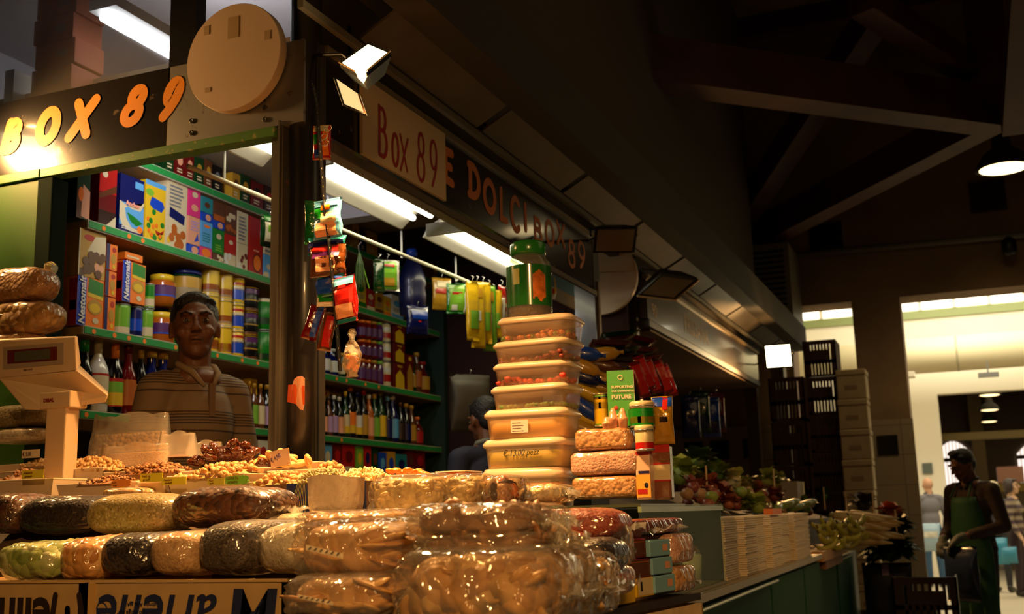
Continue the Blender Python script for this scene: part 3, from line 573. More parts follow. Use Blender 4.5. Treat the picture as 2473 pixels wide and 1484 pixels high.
# ---------------------------------------------------------------- goods on the shelves
GX = XB-.018      # front faces of the goods
def cc(c): return C[c] if isinstance(c, str) else c
def pm(c, r=.38): return mat(cc(c), r)
def shz(k): return SZ[k]
def poly(q, X, pts, m): q.add([(X, y, z) for y, z in pts], [tuple(range(len(pts)))], m)
def ellp(q, X, cy, cz, ry, rz, m, n=14, a0=0): poly(q, X, [(cy+ry*math.cos(2*math.pi*i/n+a0), cz+rz*math.sin(2*math.pi*i/n+a0)) for i in range(n)], m)
def g_box(name, y0, z0, w, h, base, marks, label, cat='carton', depth=.09, X=GX, top=None, group=None, rz=0, short=None):
    """printed carton standing on a shelf; marks are printed shapes in 0..1 of its front face"""
    o = E(name, (X, y0+w/2, z0), label, cat, group, rz, short)
    MB().box((-depth,-w/2,0), (0,w/2,h)).obj('carton_body', [pm(base)], o)
    q = MB(); ms = []; lay = 0
    for mk in marks:
        kd, col, *a = mk; m_ = pm(col)
        if m_ not in ms: ms.append(m_)
        i = ms.index(m_); lay += 1; x = .0004+lay*.00025
        S = lambda u, v: ((u-.5)*w, v*h)
        if kd == 'r': poly(q, x, [S(a[0],a[1]), S(a[2],a[1]), S(a[2],a[3]), S(a[0],a[3])], i)
        elif kd == 'e': c0 = S(a[0],a[1]); ellp(q, x, c0[0], c0[1], a[2]*w, a[3]*h, i)
        elif kd == 'p': poly(q, x, [S(*p) for p in a[0]], i)
        elif kd == 'l':   # lines of small print
            for j in range(a[4]):
                v = a[1]+(a[3]-a[1])*j/max(1, a[4]); e = random.uniform(.7, 1); c0 = S(a[0], v); c1 = S(a[0]+(a[2]-a[0])*e, v+(a[3]-a[1])/a[4]*.5); poly(q, x, [(c0[0],c0[1]),(c1[0],c0[1]),(c1[0],c1[1]),(c0[0],c1[1])], i)
        elif kd == 'b':   # blobs of pictured food
            for j in range(a[4]):
                c0 = S(random.uniform(a[0],a[2]), random.uniform(a[1],a[3])); r_ = a[5]; x += .0001; ellp(q, x, c0[0], c0[1], r_*w, r_*w, i, 8)
        elif kd == 'side':  # print on the side turned to the front of the stall
            y = -w/2-.0006; q.add([(-depth+a[0]*depth,y,a[1]*h),(-depth+a[2]*depth,y,a[1]*h),(-depth+a[2]*depth,y,a[3]*h),(-depth+a[0]*depth,y,a[3]*h)], [(0,1,2,3)], i)
    if q.f: q.obj('printed_front', ms, o)
    if top: MB().box((-depth,-w/2-.001,h), (.001,w/2+.001,h+.004)).obj('carton_lid', [pm(top)], o)
    return o
def g_can(name, yc, z0, r, h, base, bands, label, cat='tin', rim='silver', group=None, lid=None, X=None, short=None):
    o = E(name, ((GX-r-.002) if X is None else X, yc, z0), label, cat, group, 0, short)
    q = MB(); q.lathe([(r*.96,0),(r,.003),(r,h-.003),(r*.96,h)], n=22); q.obj('tin_body', pm(base, .28), o, True)
    q = MB(); ms = []
    for col, v0, v1 in bands:
        m_ = pm(col, .28)
        if m_ not in ms: ms.append(m_)
        q.lathe([(r*1.006,v0*h),(r*1.006,v1*h)], n=22, m=ms.index(m_), cap=False)
    q.obj('printed_band', ms, o, True)
    q = MB(); q.torus((0,0,.003), r*.98, .003, 20, 6); q.obj('metal_rim', mat(cc(rim), .25, .7), o, True); q = MB(); q.torus((0,0,h), r*.98, .003, 20, 6); q.lathe([(r*.95,h-.004),(.001,h-.004)], n=22, cap=False); q.obj('metal_rim', mat(cc(rim), .25, .7), o, True)
    if lid: MB().lathe([(r*1.03,h-.006),(r*1.03,h+.010),(r*.9,h+.014)], n=22).obj('lid', pm(lid, .3), o, True)
    return o
def g_bottle(name, yc, z0, r, h, glass, capc, labs, label, cat='bottle', neck=.62, nr=.32, group=None, ch=.09, X=None, short=None, fill=None):
    o = E(name, ((GX-r-.002) if X is None else X, yc, z0), label, cat, group, 0, short)
    n_ = neck; q = MB(); q.lathe([(r*.9,0),(r,.006),(r,h*(n_-.08)),(r*.92,h*(n_-.02)),(r*.62,h*(n_+.08)),(r*nr*1.1,h*(n_+.17)),(r*nr,h*.93),(r*nr,h)], n=18)
    q.obj('bottle_glass', mat(cc(glass), .12, coat=.6), o, True)
    MB().lathe([(r*nr*1.25,h*(1-ch)),(r*nr*1.3,h*(1.0)),(r*nr*1.1,h*1.012)], n=14).obj('cap', pm(capc, .35), o, True)
    q = MB(); ms = []
    for col, v0, v1 in labs:
        m_ = pm(col, .45)
        if m_ not in ms: ms.append(m_)
        q.lathe([(r*1.012+.0003*len(ms),v0*h),(r*1.012+.0003*len(ms),v1*h)], n=18, m=ms.index(m_), cap=False)
    if ms: q.obj('label', ms, o, True)
    return o
def g_jar(name, yc, z0, r, h, col, capc, labs, label, cat='jar', group=None, X=None, short=None, caph=.14):
    o = E(name, ((GX-r-.002) if X is None else X, yc, z0), label, cat, group, 0, short)
    q = MB(); q.lathe([(r*.9,0),(r,.006),(r,h*.72),(r*.8,h*.82),(r*.75,h*.9)], n=18); q.obj('jar_body', mat(cc(col), .15, coat=.6), o, True)
    MB().lathe([(r*.83,h*(1-caph)),(r*.85,h*.99),(r*.75,h)], n=18).obj('lid', pm(capc, .35), o, True)
    q = MB(); ms = []
    for c_, v0, v1 in labs:
        m_ = pm(c_, .45)
        if m_ not in ms: ms.append(m_)
        q.lathe([(r*1.012+.0003*len(ms),v0*h),(r*1.012+.0003*len(ms),v1*h)], n=18, m=ms.index(m_), cap=False)
    if ms: q.obj('label', ms, o, True)
    return o
def YZ(px, py, k=None, X=GX): p = P(px, py, 'X', X); return p.y, p.z
def span(px0, px1, k, X=GX):
    z = SZ[k]; py = 600
    for _ in range(4):
        d = P(px0, py, 'X', X); v = Vector((X, d.y, z))-CAM; py = 742-FPX*v.dot(_u)/v.dot(_f)
    y0 = P(px0, py, 'X', X).y; y1 = P(px1, py, 'X', X).y; return y0, y1
def topz(px, py, X=GX): return P(px, py, 'X', X).z
TXW = mat((.75,.72,.66), .5)
# ---- shelf with milk and cereal cartons
k = 1; z = SZ[1]
def B1x(px0, px1, pyt, base, marks, label, z0=None, **kw):
    y0, y1 = span(px0, px1, k); zb = SZ[k] if z0 is None else z0; h = topz((px0+px1)/2, pyt)-zb
    return g_box(kw.pop('name', 'food_carton'), y0+.001, zb+.0005, y1-y0-.003, h, base, marks, label, **kw)
B1x(183,216,412,'dgreen',[('r','brown',.0,.0,.4,.6),('p','peach',[(.35,.05),(1,0),(1,.6),(.45,.72)]),('e','orange',.3,.5,.2,.15)],'dark green pack with a pale blank label at the near shelf end', name='gift_pack', cat='pack', depth=.2)
o = B1x(236,279,400,'dred',[('r','red',0,.55,1,1),('p','brown',[(0,.5),(1,.72),(1,.6),(0,.42)]),('e','cream',.3,.85,.16,.06),('r','dbrown',0,0,1,.25),('p','cream',[(.4,0),(1,0),(1,.2)])],'dark red coffee pouch left of the blue milk carton', name='coffee_pouch', cat='pouch', depth=.08)
o = B1x(286,346,427,'navy',[('r','lblue',0,.12,1,.52),('p','cream',[(0,.25),(.12,.12),(.45,.04),(.9,.04),(.9,.1),(.5,.12),(.28,.25),(.22,.42),(.45,.5),(.8,.5),(1,.62),(1,.56),(.85,.44),(.5,.44),(.3,.47),(0,.53)]),('p','green',[(.3,.36),(.6,.32),(.98,.24),(.7,.16),(.45,.22)]),('r','navy',0,0,1,.05),('e','orange',.85,.12,.12,.06),('r','lblue',.6,.82,.95,.94),('l','white',.1,.06,.7,.12,2)],'tall blue milk carton with a green field and white swoosh', name='milk_carton', cat='carton', depth=.08)
lt(o, 'Anchor', (.003,-.038,.115), (0,1,0), (0,.05,1), .026, mat((.9,.35,.2), .5), bold=.001)
o = B1x(348,398,440,'yellow',[('r','lblue',0,.92,1,1),('p','blue',[(.2,.6),(.35,.55),(.8,.52),(.95,.62),(.85,.7),(.3,.74)]),('e','lgreen',.2,.8,.2,.06),('b','green',.1,.05,.9,.5,7,.10),('b','orange',.1,.05,.9,.4,6,.08),('p','red',[(.5,.2),(.9,.16),(.95,.24),(.6,.12)])],'yellow milk carton with a blue emblem beside the blue one', name='milk_carton', cat='carton', depth=.08)
B1x(401,450,440,'cream',[('l','grey',.1,.62,.9,.96,6),('p','navy',[(.1,.45),(.85,.38),(.9,.52),(.12,.6)]),('b','amber',.15,.04,.9,.3,9,.15),('e','yellow',.1,.1,.08,.05)],'white carton picturing round brown sweets', depth=.08)
y0, y1 = span(452,482,1)
def stk(px0, px1, pyt, cols, label, fancy, cat='carton'):
    y0, y1 = span(px0, px1, k); H = topz((px0+px1)/2, pyt)-SZ[k]; zb = SZ[k]+.0005; n = len(cols)
    for i, (base, fr, marks) in enumerate(cols):
        h = H*fr; g_box('food_carton', y0+.001, zb, y1-y0-.003, h-.002, base, marks, label % fancy[i], cat=cat, depth=.08); zb += h
stk(453,482,452,[('blue',.14,[('e','peach',.6,.5,.3,.4)]),('peach',.42,[('l','lilac',.2,.5,.9,.9,4),('p','blue',[(.5,.1),(.9,.2),(.8,.45)])]),('pink',.44,[('e','peach',.5,.3,.3,.12),('e','cream',.5,.75,.25,.1)])],'%s beside the white sweets carton',['small blue carton at the bottom','peach coloured carton','bright pink carton on top'])
stk(484,512,476,[('pink',.18,[('e','orange',.5,.5,.4,.4)]),('lblue',.42,[('l','teal',.15,.2,.9,.6,4),('e','orange',.5,.82,.3,.06)]),('blue',.14,[('e','peach',.6,.5,.25,.4)]),('teal',.26,[('e','brown',.5,.5,.25,.2)])],'%s in the stack right of the pink carton',['pink carton','light blue carton','dark blue band carton','teal carton'])
stk(514,541,486,[('brown',.14,[('b','cream',.1,.1,.9,.8,4,.12)]),('green',.40,[('e','cream',.5,.7,.25,.12),('l','lgreen',.2,.1,.8,.4,3)]),('blue',.13,[('e','peach',.6,.5,.25,.4)]),('brown',.33,[('r','amber',0,0,1,.3)])],'%s in the stack with the green carton',['brown photo carton','green carton','dark blue carton','brown top carton'])
stk(543,570,498,[('cream',.2,[('b','white',0,0,1,1,6,.14)]),('red',.32,[('e','cream',.5,.6,.2,.12)]),('brown',.48,[('b','cream',.1,.4,.9,.7,5,.16),('b','amber',.1,.1,.9,.4,6,.14)])],'%s in the stack right of the green one',['cream carton','scarlet carton','brown snack carton'])
stk(572,598,512,[('cream',.45,[('b','dred',.1,.1,.9,.7,6,.14),('b','white',.1,.0,.9,.3,5,.12)]),('cream',.55,[('l','grey',.1,.1,.9,.9,7)])],'%s of the pale pair beside the red tall carton',['photo carton at the bottom','plain printed carton on top'])
B1x(601,634,527,'red',[('e','dred',.6,.2,.35,.18),('e','orange',.6,.2,.28,.14),('l','peach',.3,.4,.8,.45,1)],'tall orange red carton with a round dish', depth=.08)
stk(637,660,560,[('lblue',.5,[('b','cream',0,0,1,1,4,.2)]),('cream',.5,[('l','grey',.1,.1,.9,.9,4)])],'%s just left of the corner post',['pale blue carton','cream carton'])
for a, b_, t, c1, c2, lab in ((752,776,668,'white','green','white and green carton just right of the corner post'),(778,800,690,'cream','blue','cream carton with blue print under the noodles'),(858,884,672,'yellow','green','yellow and green tall carton beyond the hanging snack bags'),(886,905,700,'red','cream','short red carton near the hanging noodles'),(907,926,706,'gold','brown','gold and brown carton in front of the green pack'),(928,944,718,'yellow','orange','small yellow carton on the milk shelf'),(946,974,716,'white','lblue','crinkly white pack at the far end of the milk shelf')):
    B1x(a,b_,t,c1,[('e',c2,.5,.65,.32,.14),('r',c2,0,.05,1,.2),('l','grey',.15,.3,.85,.48,3)],lab, depth=.07)
# ---- shelf with malt boxes and tins
k = 2
def nesto(px0, px1, pyt, z0, label, tall=1):
    y0, y1 = span(px0, px1, 2); h = topz((px0+px1)/2, pyt)-z0
    o = g_box('malt_box', y0, z0+.001, y1-y0, h, 'orange', [('r','blue',0,0,.34,1),('p','green',[(.4,.7),(.98,.66),(.98,.95),(.42,1)]),('p','yellow',[(.4,.62),(.98,.58),(.98,.66),(.4,.7)]),('e','gold',.68,.42,.28,.16),('e','yellow',.68,.40,.2,.10),('e','cream',.72,.14,.12,.06),('side','red',.45,.0,1,.95),('side','dred',.5,.3,.95,.5)], label, cat='box', depth=.07)
    lt(o, 'Nestomalt', (.0035,-(y1-y0)/2+.030*h/.15,.004), (0,0,1), (0,-1,0), .034*h/.15, TXW, bold=.0012, shear=.2); return o
nesto(183,247,672,SZ[2],'large orange malt box with vertical lettering at the shelf bottom')
y0, y1 = span(183,247,2)
g_box('biscuit_box', y0-.002, topz(215,672)+.003, y1-y0+.004, topz(215,556)-topz(215,672)-.004, 'gold', [('e','red',.38,.84,.22,.07),('p','cream',[(.3,.55),(1,.45),(1,.95),(.6,.9)]),('b','brown',.1,.06,.9,.5,14,.13),('b','peach',.5,.1,.95,.5,6,.1),('r','cream',.0,.0,.04,1),('side','orange',0,0,.3,1)], 'big yellow box with a red oval, topmost of the near stack', cat='box', depth=.08)
for i, (pt, pb) in enumerate(((588,652),(654,716),(718,793))):
    y0, y1 = span(250,277,2); zb = topz(263,pb); zb = SZ[2]+.001 if i == 2 else zb; h = topz(263,pt)-zb-.002
    g_box('malt_box', y0, zb+.001, y1-y0-.002, h, 'orange', [('r','navy',0,0,.3,1),('e','red',.7,.8,.2,.1),('e','gold',.65,.45,.25,.2),('e','yellow',.7,.15,.15,.08)], ['narrow orange box, top of the slim stack','narrow orange box, middle of the slim stack','narrow orange box, bottom of the slim stack'][i], cat='box', depth=.07)
zt = topz(300,728); nesto(291,347,634,zt,'second orange malt box raised on top of green tins')
y0, y1 = span(300,363,2); g_box('malt_sachet', y0-.01, topz(325,632)+.003, .10, .028, 'orange', [('l','cream',.1,.3,.8,.8,1)], 'flat orange packet lying on the raised malt box', cat='packet', depth=.10)
def can_at(px0, px1, pyt, pyb, base, bands, label, **kw):
    y0, y1 = span(px0, px1, 2, GX-.02); r = (y1-y0)/2; X = GX-r-.002; zb = SZ[2]+.001 if pyb is None else P((px0+px1)/2, pyb, 'X', X+r*.8).z; h = P((px0+px1)/2, pyt, 'X', X+r*.8).z-zb
    return g_can('food_tin', (y0+y1)/2+.0, zb, r*.97, h-.002, base, bands, label, X=X, **kw)
can_at(281,316,734,None,'lgreen',[('cream',.0,.25),('lgreen',.25,.9)],'green fruit tin below the raised malt box')
can_at(318,343,740,None,'navy',[('blue',.2,.6),('navy',.6,.9)],'dark blue tin between two green tins')
can_at(345,368,746,None,'lgreen',[('cream',.1,.4),('lgreen',.4,.85)],'green tin right of the dark blue tin')
can_at(350,368,684,744,'lgreen',[('cream',.1,.4),('green',.5,.95)],'green tin stacked on another beside the malt box')
for pt, pb, lb in ((656,733,'upper purple labelled jar with yellow top'), (748,None,'lower purple labelled jar behind the seller')):
    y0, y1 = span(376,424,2,GX-.03); r = (y1-y0)/2; zb = SZ[2]+.001 if pb is None else topz(400,pb); g_jar('malt_jar', (y0+y1)/2, zb, r*.93, topz(400,pt)-zb-.003, 'amber', 'yellow', [('purple',.3,.62),('blue',.27,.32)], lb, caph=.24)
can_at(440,494,660,None,'dgreen',[('green',.0,.4),('gold',.4,.95),('cream',.5,.8)],'large green and gold tin behind the seller', lid='navy')
NI = [('yellow',.0,.98),('red',.1,.42),('cream',.1,.2)]
LN = ['top','middle','bottom']
for i, (pt, pb) in enumerate(((650,712),(714,776),(778,None))):
    can_at(497,531,pt,pb,'yellow',NI,'yellow milk powder tin at the %s of the column nearest the seller' % LN[i], lid='yellow')
    can_at(533,561,pt+12,None if pb is None else pb+12,'yellow',NI,'yellow milk powder tin at the %s of the second tin column' % LN[i], lid='yellow')
    can_at(563,589,pt+22,None if pb is None else pb+21,'yellow',[('blue',.15,.6),('cream',.55,.7),('red',.75,.85)],'yellow and blue tin at the %s of its column' % LN[i], lid='yellow')
for i, (pt, pb) in enumerate(((692,750),(752,808),(810,None))):
    can_at(592,628,pt+3,None if pb is None else pb+3,'black',[('purple',.75,.95),('gold',.45,.5),('brown',.0,.15)],'black and gold tin at the %s of its column' % LN[i], rim='gold')
can_at(630,668,722,800,'green',[('dgreen',.2,.4),('cream',.9,.99)],'upper dark green chocolate tin left of the post')
o = can_at(630,668,802,None,'green',[('dgreen',.1,.3)],'lower green chocolate tin left of the post')
lt(o, 'Milo', (.048,-.022,.055), (0,1,0), (0,0,1), .026, mat((.8,.6,.4), .5), bold=.001)
def rowjars(lst):
    for a, b_, t, bt, kind, c1, c2, c3, lab in lst:
        y0, y1 = span(a, b_, 2, GX-.02); r = (y1-y0)/2; zb = SZ[2]+.001 if bt is None else topz((a+b_)/2, bt); h = topz((a+b_)/2, t)-zb-.002
        if kind == 'j': g_jar('food_jar', (y0+y1)/2, zb, r*.95, h, c1, c2, [(c3,.15,.6)], lab)
        elif kind == 'b': g_bottle('food_bottle', (y0+y1)/2, zb, r*.95, h, c1, c2, [(c3,.15,.55)], lab, neck=.6, nr=.45)
        elif kind == 'c': g_can('food_tin', (y0+y1)/2, zb, r*.95, h, c1, [(c2,.2,.5),(c3,.6,.8)], lab)
        else:
            o = g_box('food_carton', y0, zb, y1-y0-.002, h, c1, [('p',c2,[(.1,0),(.9,0),(.9,.5),(.5,.75),(.1,.5)]),('e',c3,.5,.88,.25,.06)], lab, depth=.07)
rj = [(750,776,817,None,'j','dgreen','green','lgreen','jar with a green lid just right of the corner post'),(750,776,775,816,'j','dgreen','green','cream','second green lidded jar stacked right of the post'),
 (778,798,832,None,'b','navy','white','white','white capped bottle with blue stripes'),(799,818,840,None,'b','navy','white','white','second white capped bottle with blue stripes'),(820,832,850,None,'j','dgreen','gold','cream','small green jar behind the dangling chain')]
for r_i, (pt, pb) in enumerate(((770,815),(817,862),(864,None))):
    for c_i, (a, b_) in enumerate(((870,883),(884,897),(898,911),(912,924))):
        rj.append((a,b_,pt+c_i*2,None if pb is None else pb+c_i*2,'j','dred' if c_i < 3 else 'purple',['orange','orange','gold','lgreen'][c_i],'purple','dark sauce jar, %s layer, %s from the dangling snacks' % (LN[r_i], ['first','second','third','fourth'][c_i])))
    rj.append((926,944,pt+10,None if pb is None else pb+10,'c','cream','red','white','white and red tin in the %s layer of small tins' % LN[r_i]))
    rj.append((946,972,pt+12,None if pb is None else pb+12,'x','dred','yellow','gold','carton with a yellow house shape, %s of its stack' % LN[r_i]))
rj += [(975,992,855,None,'x','dred','gold','yellow','single carton with a yellow gable beyond the stack'),(994,1003,868,None,'b','dgreen','brown','gold','slim dark bottle near the shelf end'),(1005,1018,850,None,'b','brown','gold','amber','brown bottle near the shelf end'),(1020,1040,872,None,'b','dred','red','gold','red bottle last on its shelf')]
rowjars(rj)
# ---- shelf of sauce bottles
k = 3
def bot(a, b_, t, glass, cap, labs, lab, neck=.62, nr=.34, ch=.09, name='sauce_bottle'):
    y0, y1 = span(a, b_, 3, GX-.02); r = (y1-y0)/2; X = GX-r-.002; h = P((a+b_)/2, t, 'X', X).z-SZ[3]-.001
    return g_bottle(name, (y0+y1)/2, SZ[3]+.001, r*.96, h, glass, cap, labs, lab, neck=neck, nr=nr, ch=ch, X=X)
bot(190,222,824,'black','green',[('grey',.3,.45)],'dark bottle with a green cap behind the scale', .62,.4,.16)
bot(224,264,820,'white','cream',[('red',.49,.52),('cream',.28,.49),('gold',.12,.28)],'white sauce bottle with a red rimmed label', .62,.3,.2)
bot(266,296,832,'black','orange',[('red',.1,.5),('yellow',.12,.35),('lgreen',.3,.45)],'dark bottle with a red and yellow label and orange cap', .64,.36,.22)
bot(298,327,836,'dred','dred',[('amber',.14,.5)],'deep red sauce bottle with a dark cap', .6,.42,.12)
bot(329,353,848,'black','gold',[('gold',.12,.48)],'black bottle with a plain gold label', .62,.34,.12)
bot(355,378,853,'navy','gold',[('lblue',.5,.62)],'short black jar bottle with a gold lid nearest the seller', .7,.62,.08)
bot(383,406,857,'navy','gold',[('lblue',.5,.62)],'short black jar bottle half hidden behind the seller', .7,.62,.08)
bot(575,594,944,'white','white',[('blue',.2,.45)],'white bottle with a blue label at the seller shoulder', .7,.4,.1)
for a, b_, t, g, cp, lb, lab in ((595,606,922,'brown','gold','dgreen','yellow capped brown bottle right of the seller'),(607,621,928,'brown','gold','lgreen','brown bottle with a bright green label'),(623,637,930,'brown','gold','cream','brown bottle with a cream label'),(639,656,932,'black','gold','lilac','dark bottle with a lilac label'),(657,671,936,'navy','red','orange','dark bottle with a red top against the post')):
    bot(a, b_, t, g, cp, [(lb,.1,.52)], lab)
y0, y1 = span(606,624,3,GX-.08); g_box('spice_box', y0, SZ[3]+.17, y1-y0, .075, 'yellow', [('p','green',[(.3,.2),(.7,.3),(.5,.8)])], 'yellow box with a green leaf lying above the bottles', X=GX-.09, cat='box'); 
bots = [(748,762,928,'navy','lblue','green','blue bottle'),(764,776,966,'black','cream','peach','pale labelled bottle'),(777,789,962,'black','cream','peach','bottle with a peach label'),(790,802,960,'brown','dbrown','lilac','brown bottle'),
 (803,815,957,'black','white','lilac','white capped bottle with a lilac label'),(816,829,961,'black','white','peach','white capped bottle with a pink label'),(831,843,948,'dgreen','yellow','cream','yellow capped green bottle'),(844,859,936,'black','orange','orange','bottle with a wide orange label'),
 (860,875,950,'black','navy','white','bottle with a white and gold label'),(876,888,945,'black','red','gold','tall red capped bottle'),(889,902,956,'amber','white','peach','slim bottle with a long pink label'),(903,917,955,'dgreen','yellow','lgreen','green bottle with a light green label'),
 (918,932,945,'dgreen','gold','yellow','bottle with a broad yellow label'),(934,946,960,'black','lblue','navy','black bottle with a blue cap'),(948,964,958,'navy','white','lblue','bottle with a blue and white label'),(966,978,975,'black','brown','dbrown','plain black bottle'),
 (980,992,978,'black','gold','navy','dark bottle with a navy label'),(993,1005,982,'brown','gold','gold','bottle with a dull gold label'),(1008,1022,1010,'dred','orange','red','short red bottle at the far end')]
for i, (a, b_, t, g, cp, lb, lab) in enumerate(bots):
    bot(a, b_, t, g, cp, [(lb,.10,.50)]+([('yellow',.1,.25)] if lb in ('white','orange','cream') else []), lab+' in the bottle row beyond the post', random.uniform(.58,.66), random.uniform(.3,.38))
for i, (a, b_, pt, pb, c1, c2, lab) in enumerate(((766,800,940,960,'yellow','red','yellow and red stock packet lying behind the bottles'),(776,808,928,942,'red','dred','red packet lying above the bottles beyond the post'),(804,828,934,955,'gold','red','gold packet with red print behind the bottles'),(1010,1032,962,984,'brown','gold','small brown box above the last bottles'))):
    y0, y1 = span(a, b_, 3, GX-.10); zb = P((a+b_)/2, pb, 'X', GX-.11).z; g_box('stock_packet', y0, zb, y1-y0, P((a+b_)/2, pt, 'X', GX-.11).z-zb, c1, [('e',c2,.5,.5,.3,.25)], lab, X=GX-.11, cat='packet', depth=.1)
# ---- lowest shelf
k = 4
low = [(600,620,1063,'red','peach','red carton with a white emblem above the dates'),(621,648,1064,'white','red','white and red carton above the dates'),(650,672,1060,'gold','green','gold carton against the corner post'),
 (750,778,1070,'dgreen','cream','dark green tub with a cream label and yellow lid'),(781,802,1075,'lblue','cream','pale blue carton beside the dark green tub'),(804,826,1072,'dred','red','dark red carton below the bottles'),(828,858,1073,'red','dred','large scarlet carton below the bottles'),
 (861,878,1078,'lgreen','yellow','slim yellow green carton on the lowest shelf'),(880,897,1078,'red','navy','scarlet carton with a dark figure'),(899,914,1080,'dgreen','brown','dark green carton right of the scarlet one'),(916,934,1094,'blue','lblue','rounded blue pack on the lowest shelf'),
 (936,956,1092,'gold','blue','gold and blue carton past the blue pack'),(958,984,1098,'teal','navy','teal carton near the far end'),(986,1002,1086,'dred','brown','dull dark red carton'),(1004,1028,1090,'dred','red','dark crimson carton at the end of the lowest shelf')]
for a, b_, t, c1, c2, lab in low:
    y0, y1 = span(a, b_, 4); H = topz((a+b_)/2, t)-SZ[4]; hh = H*random.uniform(.5,.6)
    g_box('small_carton', y0+.001, SZ[4]+.001, y1-y0-.003, H-hh, c2, [('e',c1,.5,.5,.3,.2),('l','cream',.1,.1,.9,.3,2)], 'lower carton under the '+lab, depth=.08)
    g_box('small_carton', y0+.001, SZ[4]+.002+H-hh, y1-y0-.003, hh-.002, c1, [('e',c2,.5,.6,.3,.2),('r','cream',.15,.1,.85,.3)], lab, depth=.08)
# ---- topmost shelf
for a, b_, t, c1, c2, lab in ((398,420,385,'dgreen','cream','dark green pack at the near end of the top shelf'),(422,446,380,'dred','peach','red pack on the top shelf'),(448,468,378,'dred','peach','second red pack on the top shelf'),(470,492,385,'dgreen','gold','green and gold pack on the top shelf'),(494,512,395,'brown','gold','brown pack on the top shelf'),
 (514,536,398,'black','grey','black bottle shaped pack on the top shelf'),(560,580,408,'gold','brown','gold pack on the top shelf'),(582,604,412,'dgreen','gold','olive pack on the top shelf'),(606,636,418,'dred','black','dark red pack on the top shelf'),(638,664,430,'dbrown','red','brown red pack on the top shelf'),
 (850,868,520,'gold','brown','gold pack under the fluorescent lamp'),(870,884,528,'navy','blue','navy pack under the fluorescent lamp'),(886,912,540,'gold','amber','amber pack under the fluorescent lamp'),(1040,1066,600,'brown','gold','brown pack near the top shelf end')):
    z = SZ[0]; X = GX; py = 500
    y0, y1 = span(a, b_, 0); h = min(.145, .145)
    g_box('stored_pack', y0+.002, z+.001, y1-y0-.004, h*random.uniform(.8,1), c1, [('e',c2,.5,.6,.3,.18),('l','cream',.2,.15,.8,.35,2)], lab, depth=.08, cat='pack')
# ---- big water jugs on the top shelf and hanging bags
def pouch(name, loc, w, h, t, mt, marks, label, cat='bag', rz=0, tilt=0, group=None, wob=.15, hook=True, seal='film', short=None):
    """soft hanging packet: a pillow with crimped ends facing -Y in its own frame"""
    o = E(name, loc, label, cat, group, rz, short); o.rotation_euler = (0, tilt, rz); sd = random.random()*50
    q = MB(); nu, nv = 12, 14; rings = []
    for j in range(nv+1):
        v = j/nv; ring = []; th = t*(math.sin(math.pi*min(1, max(0, (v-.07)/.86))))**.5 if .07 < v < .93 else .0008
        for i in range(nu*2):
            a = 2*math.pi*i/(nu*2); x = w/2*math.copysign(abs(math.cos(a))**.6, math.cos(a)); y = th/2*math.copysign(abs(math.sin(a))**.9, math.sin(a))
            n = noise.noise(Vector((x*18+sd, v*4, math.sin(a))))
            ring.append((x*(1-.05*math.sin(math.pi*v)+.03*n), y*(1+n*wob*2)+.004*n, -h*v))
        rings.append(ring)
    q.loft(rings, None, True, True); b = q.obj('packet_body', mt, o, True)
    if marks:
        g = MB(); ms = []
        for col, u0, v0, u1, v1 in marks:
            m_ = mat(cc(col), .3, coat=.4)
            if m_ not in ms: ms.append(m_)
            N_ = 7
            for s_ in range(N_):
                for r_ in range(N_):
                    pts = []
                    for du, dv in ((0,0),(1,0),(1,1),(0,1)):
                        u = u0+(u1-u0)*(s_+du)/N_; v = v0+(v1-v0)*(r_+dv)/N_; xx = (u-.5)*w*.94
                        th = t*(math.sin(math.pi*min(1, max(0, (v-.07)/.86))))**.5 if .07 < v < .93 else .001
                        ca = min(.999, abs(2*xx/w))**(1/.6); sa = math.sqrt(1-ca*ca)**.9
                        n = noise.noise(Vector((xx*18+sd, v*4, -sa)))
                        pts.append((xx*(1-.05*math.sin(math.pi*v)), -th/2*sa*(1+n*wob*2)-.003-.0004*len(ms), -h*v))
                    g.add(pts, [(0,3,2,1)], ms.index(m_))
        g.obj('printed_front', ms, o, True)
    if hook: MB().tube([(0,0,-.004), (.0,-.004,.012), (.01,0,.024), (0,.004,.03)], .0018, 6).obj('hook', mat(C['silver'], .3, .8), o, True)
    return o
GLS = lambda c: mat(cc(c), .2, coat=.8, bump=.5, bscale=30)
def hangpk(px, pyt, X, w, h, t, c, marks, label, rz=math.pi/2-.35, **kw):
    p = P(px, pyt, 'X', X); return pouch(kw.pop('name','snack_packet'), p, w, h, t, GLS(c), marks, label, rz=rz, **kw)
hangpk(652,521,-2.36,.085,.125,.03,'dgreen',[('green',.1,.02,.9,.2),('white',.1,.25,.9,.85),('lgreen',.25,.35,.75,.55),('red',.55,.25,.85,.4)],'green and white packet hanging just left of the corner post')
hangpk(935,628,-2.36,.115,.145,.03,'white',[('lgreen',.15,.05,.9,.95),('green',.15,.2,.8,.3),('red',.3,.15,.8,.24),('gold',.3,.6,.8,.85)],'green and white packet hanging in the middle of the rail', rz=math.pi/2-.8)
hangpk(915,628,-2.34,.05,.15,.02,'dgreen',[],'thin dark green packet edge beside the middle packet', rz=math.pi/2-1.1)
hangpk(1102,686,-2.34,.11,.155,.03,'green',[('lgreen',.1,.05,.9,.9),('red',.25,.3,.8,.38),('white',.2,.72,.5,.9)],'green packet with a small white price tag on the rail', rz=math.pi/2-.9)
hangpk(1118,684,-2.40,.10,.16,.02,'dgreen',[],'dark green packet behind the tagged green packet', rz=math.pi/2-.5)
hangpk(1066,672,-2.45,.11,.17,.03,'gold',[('red',.1,.35,.9,.5),('cream',.2,.1,.8,.3)],'gold and red packet hanging behind the green ones', rz=math.pi/2-.7)
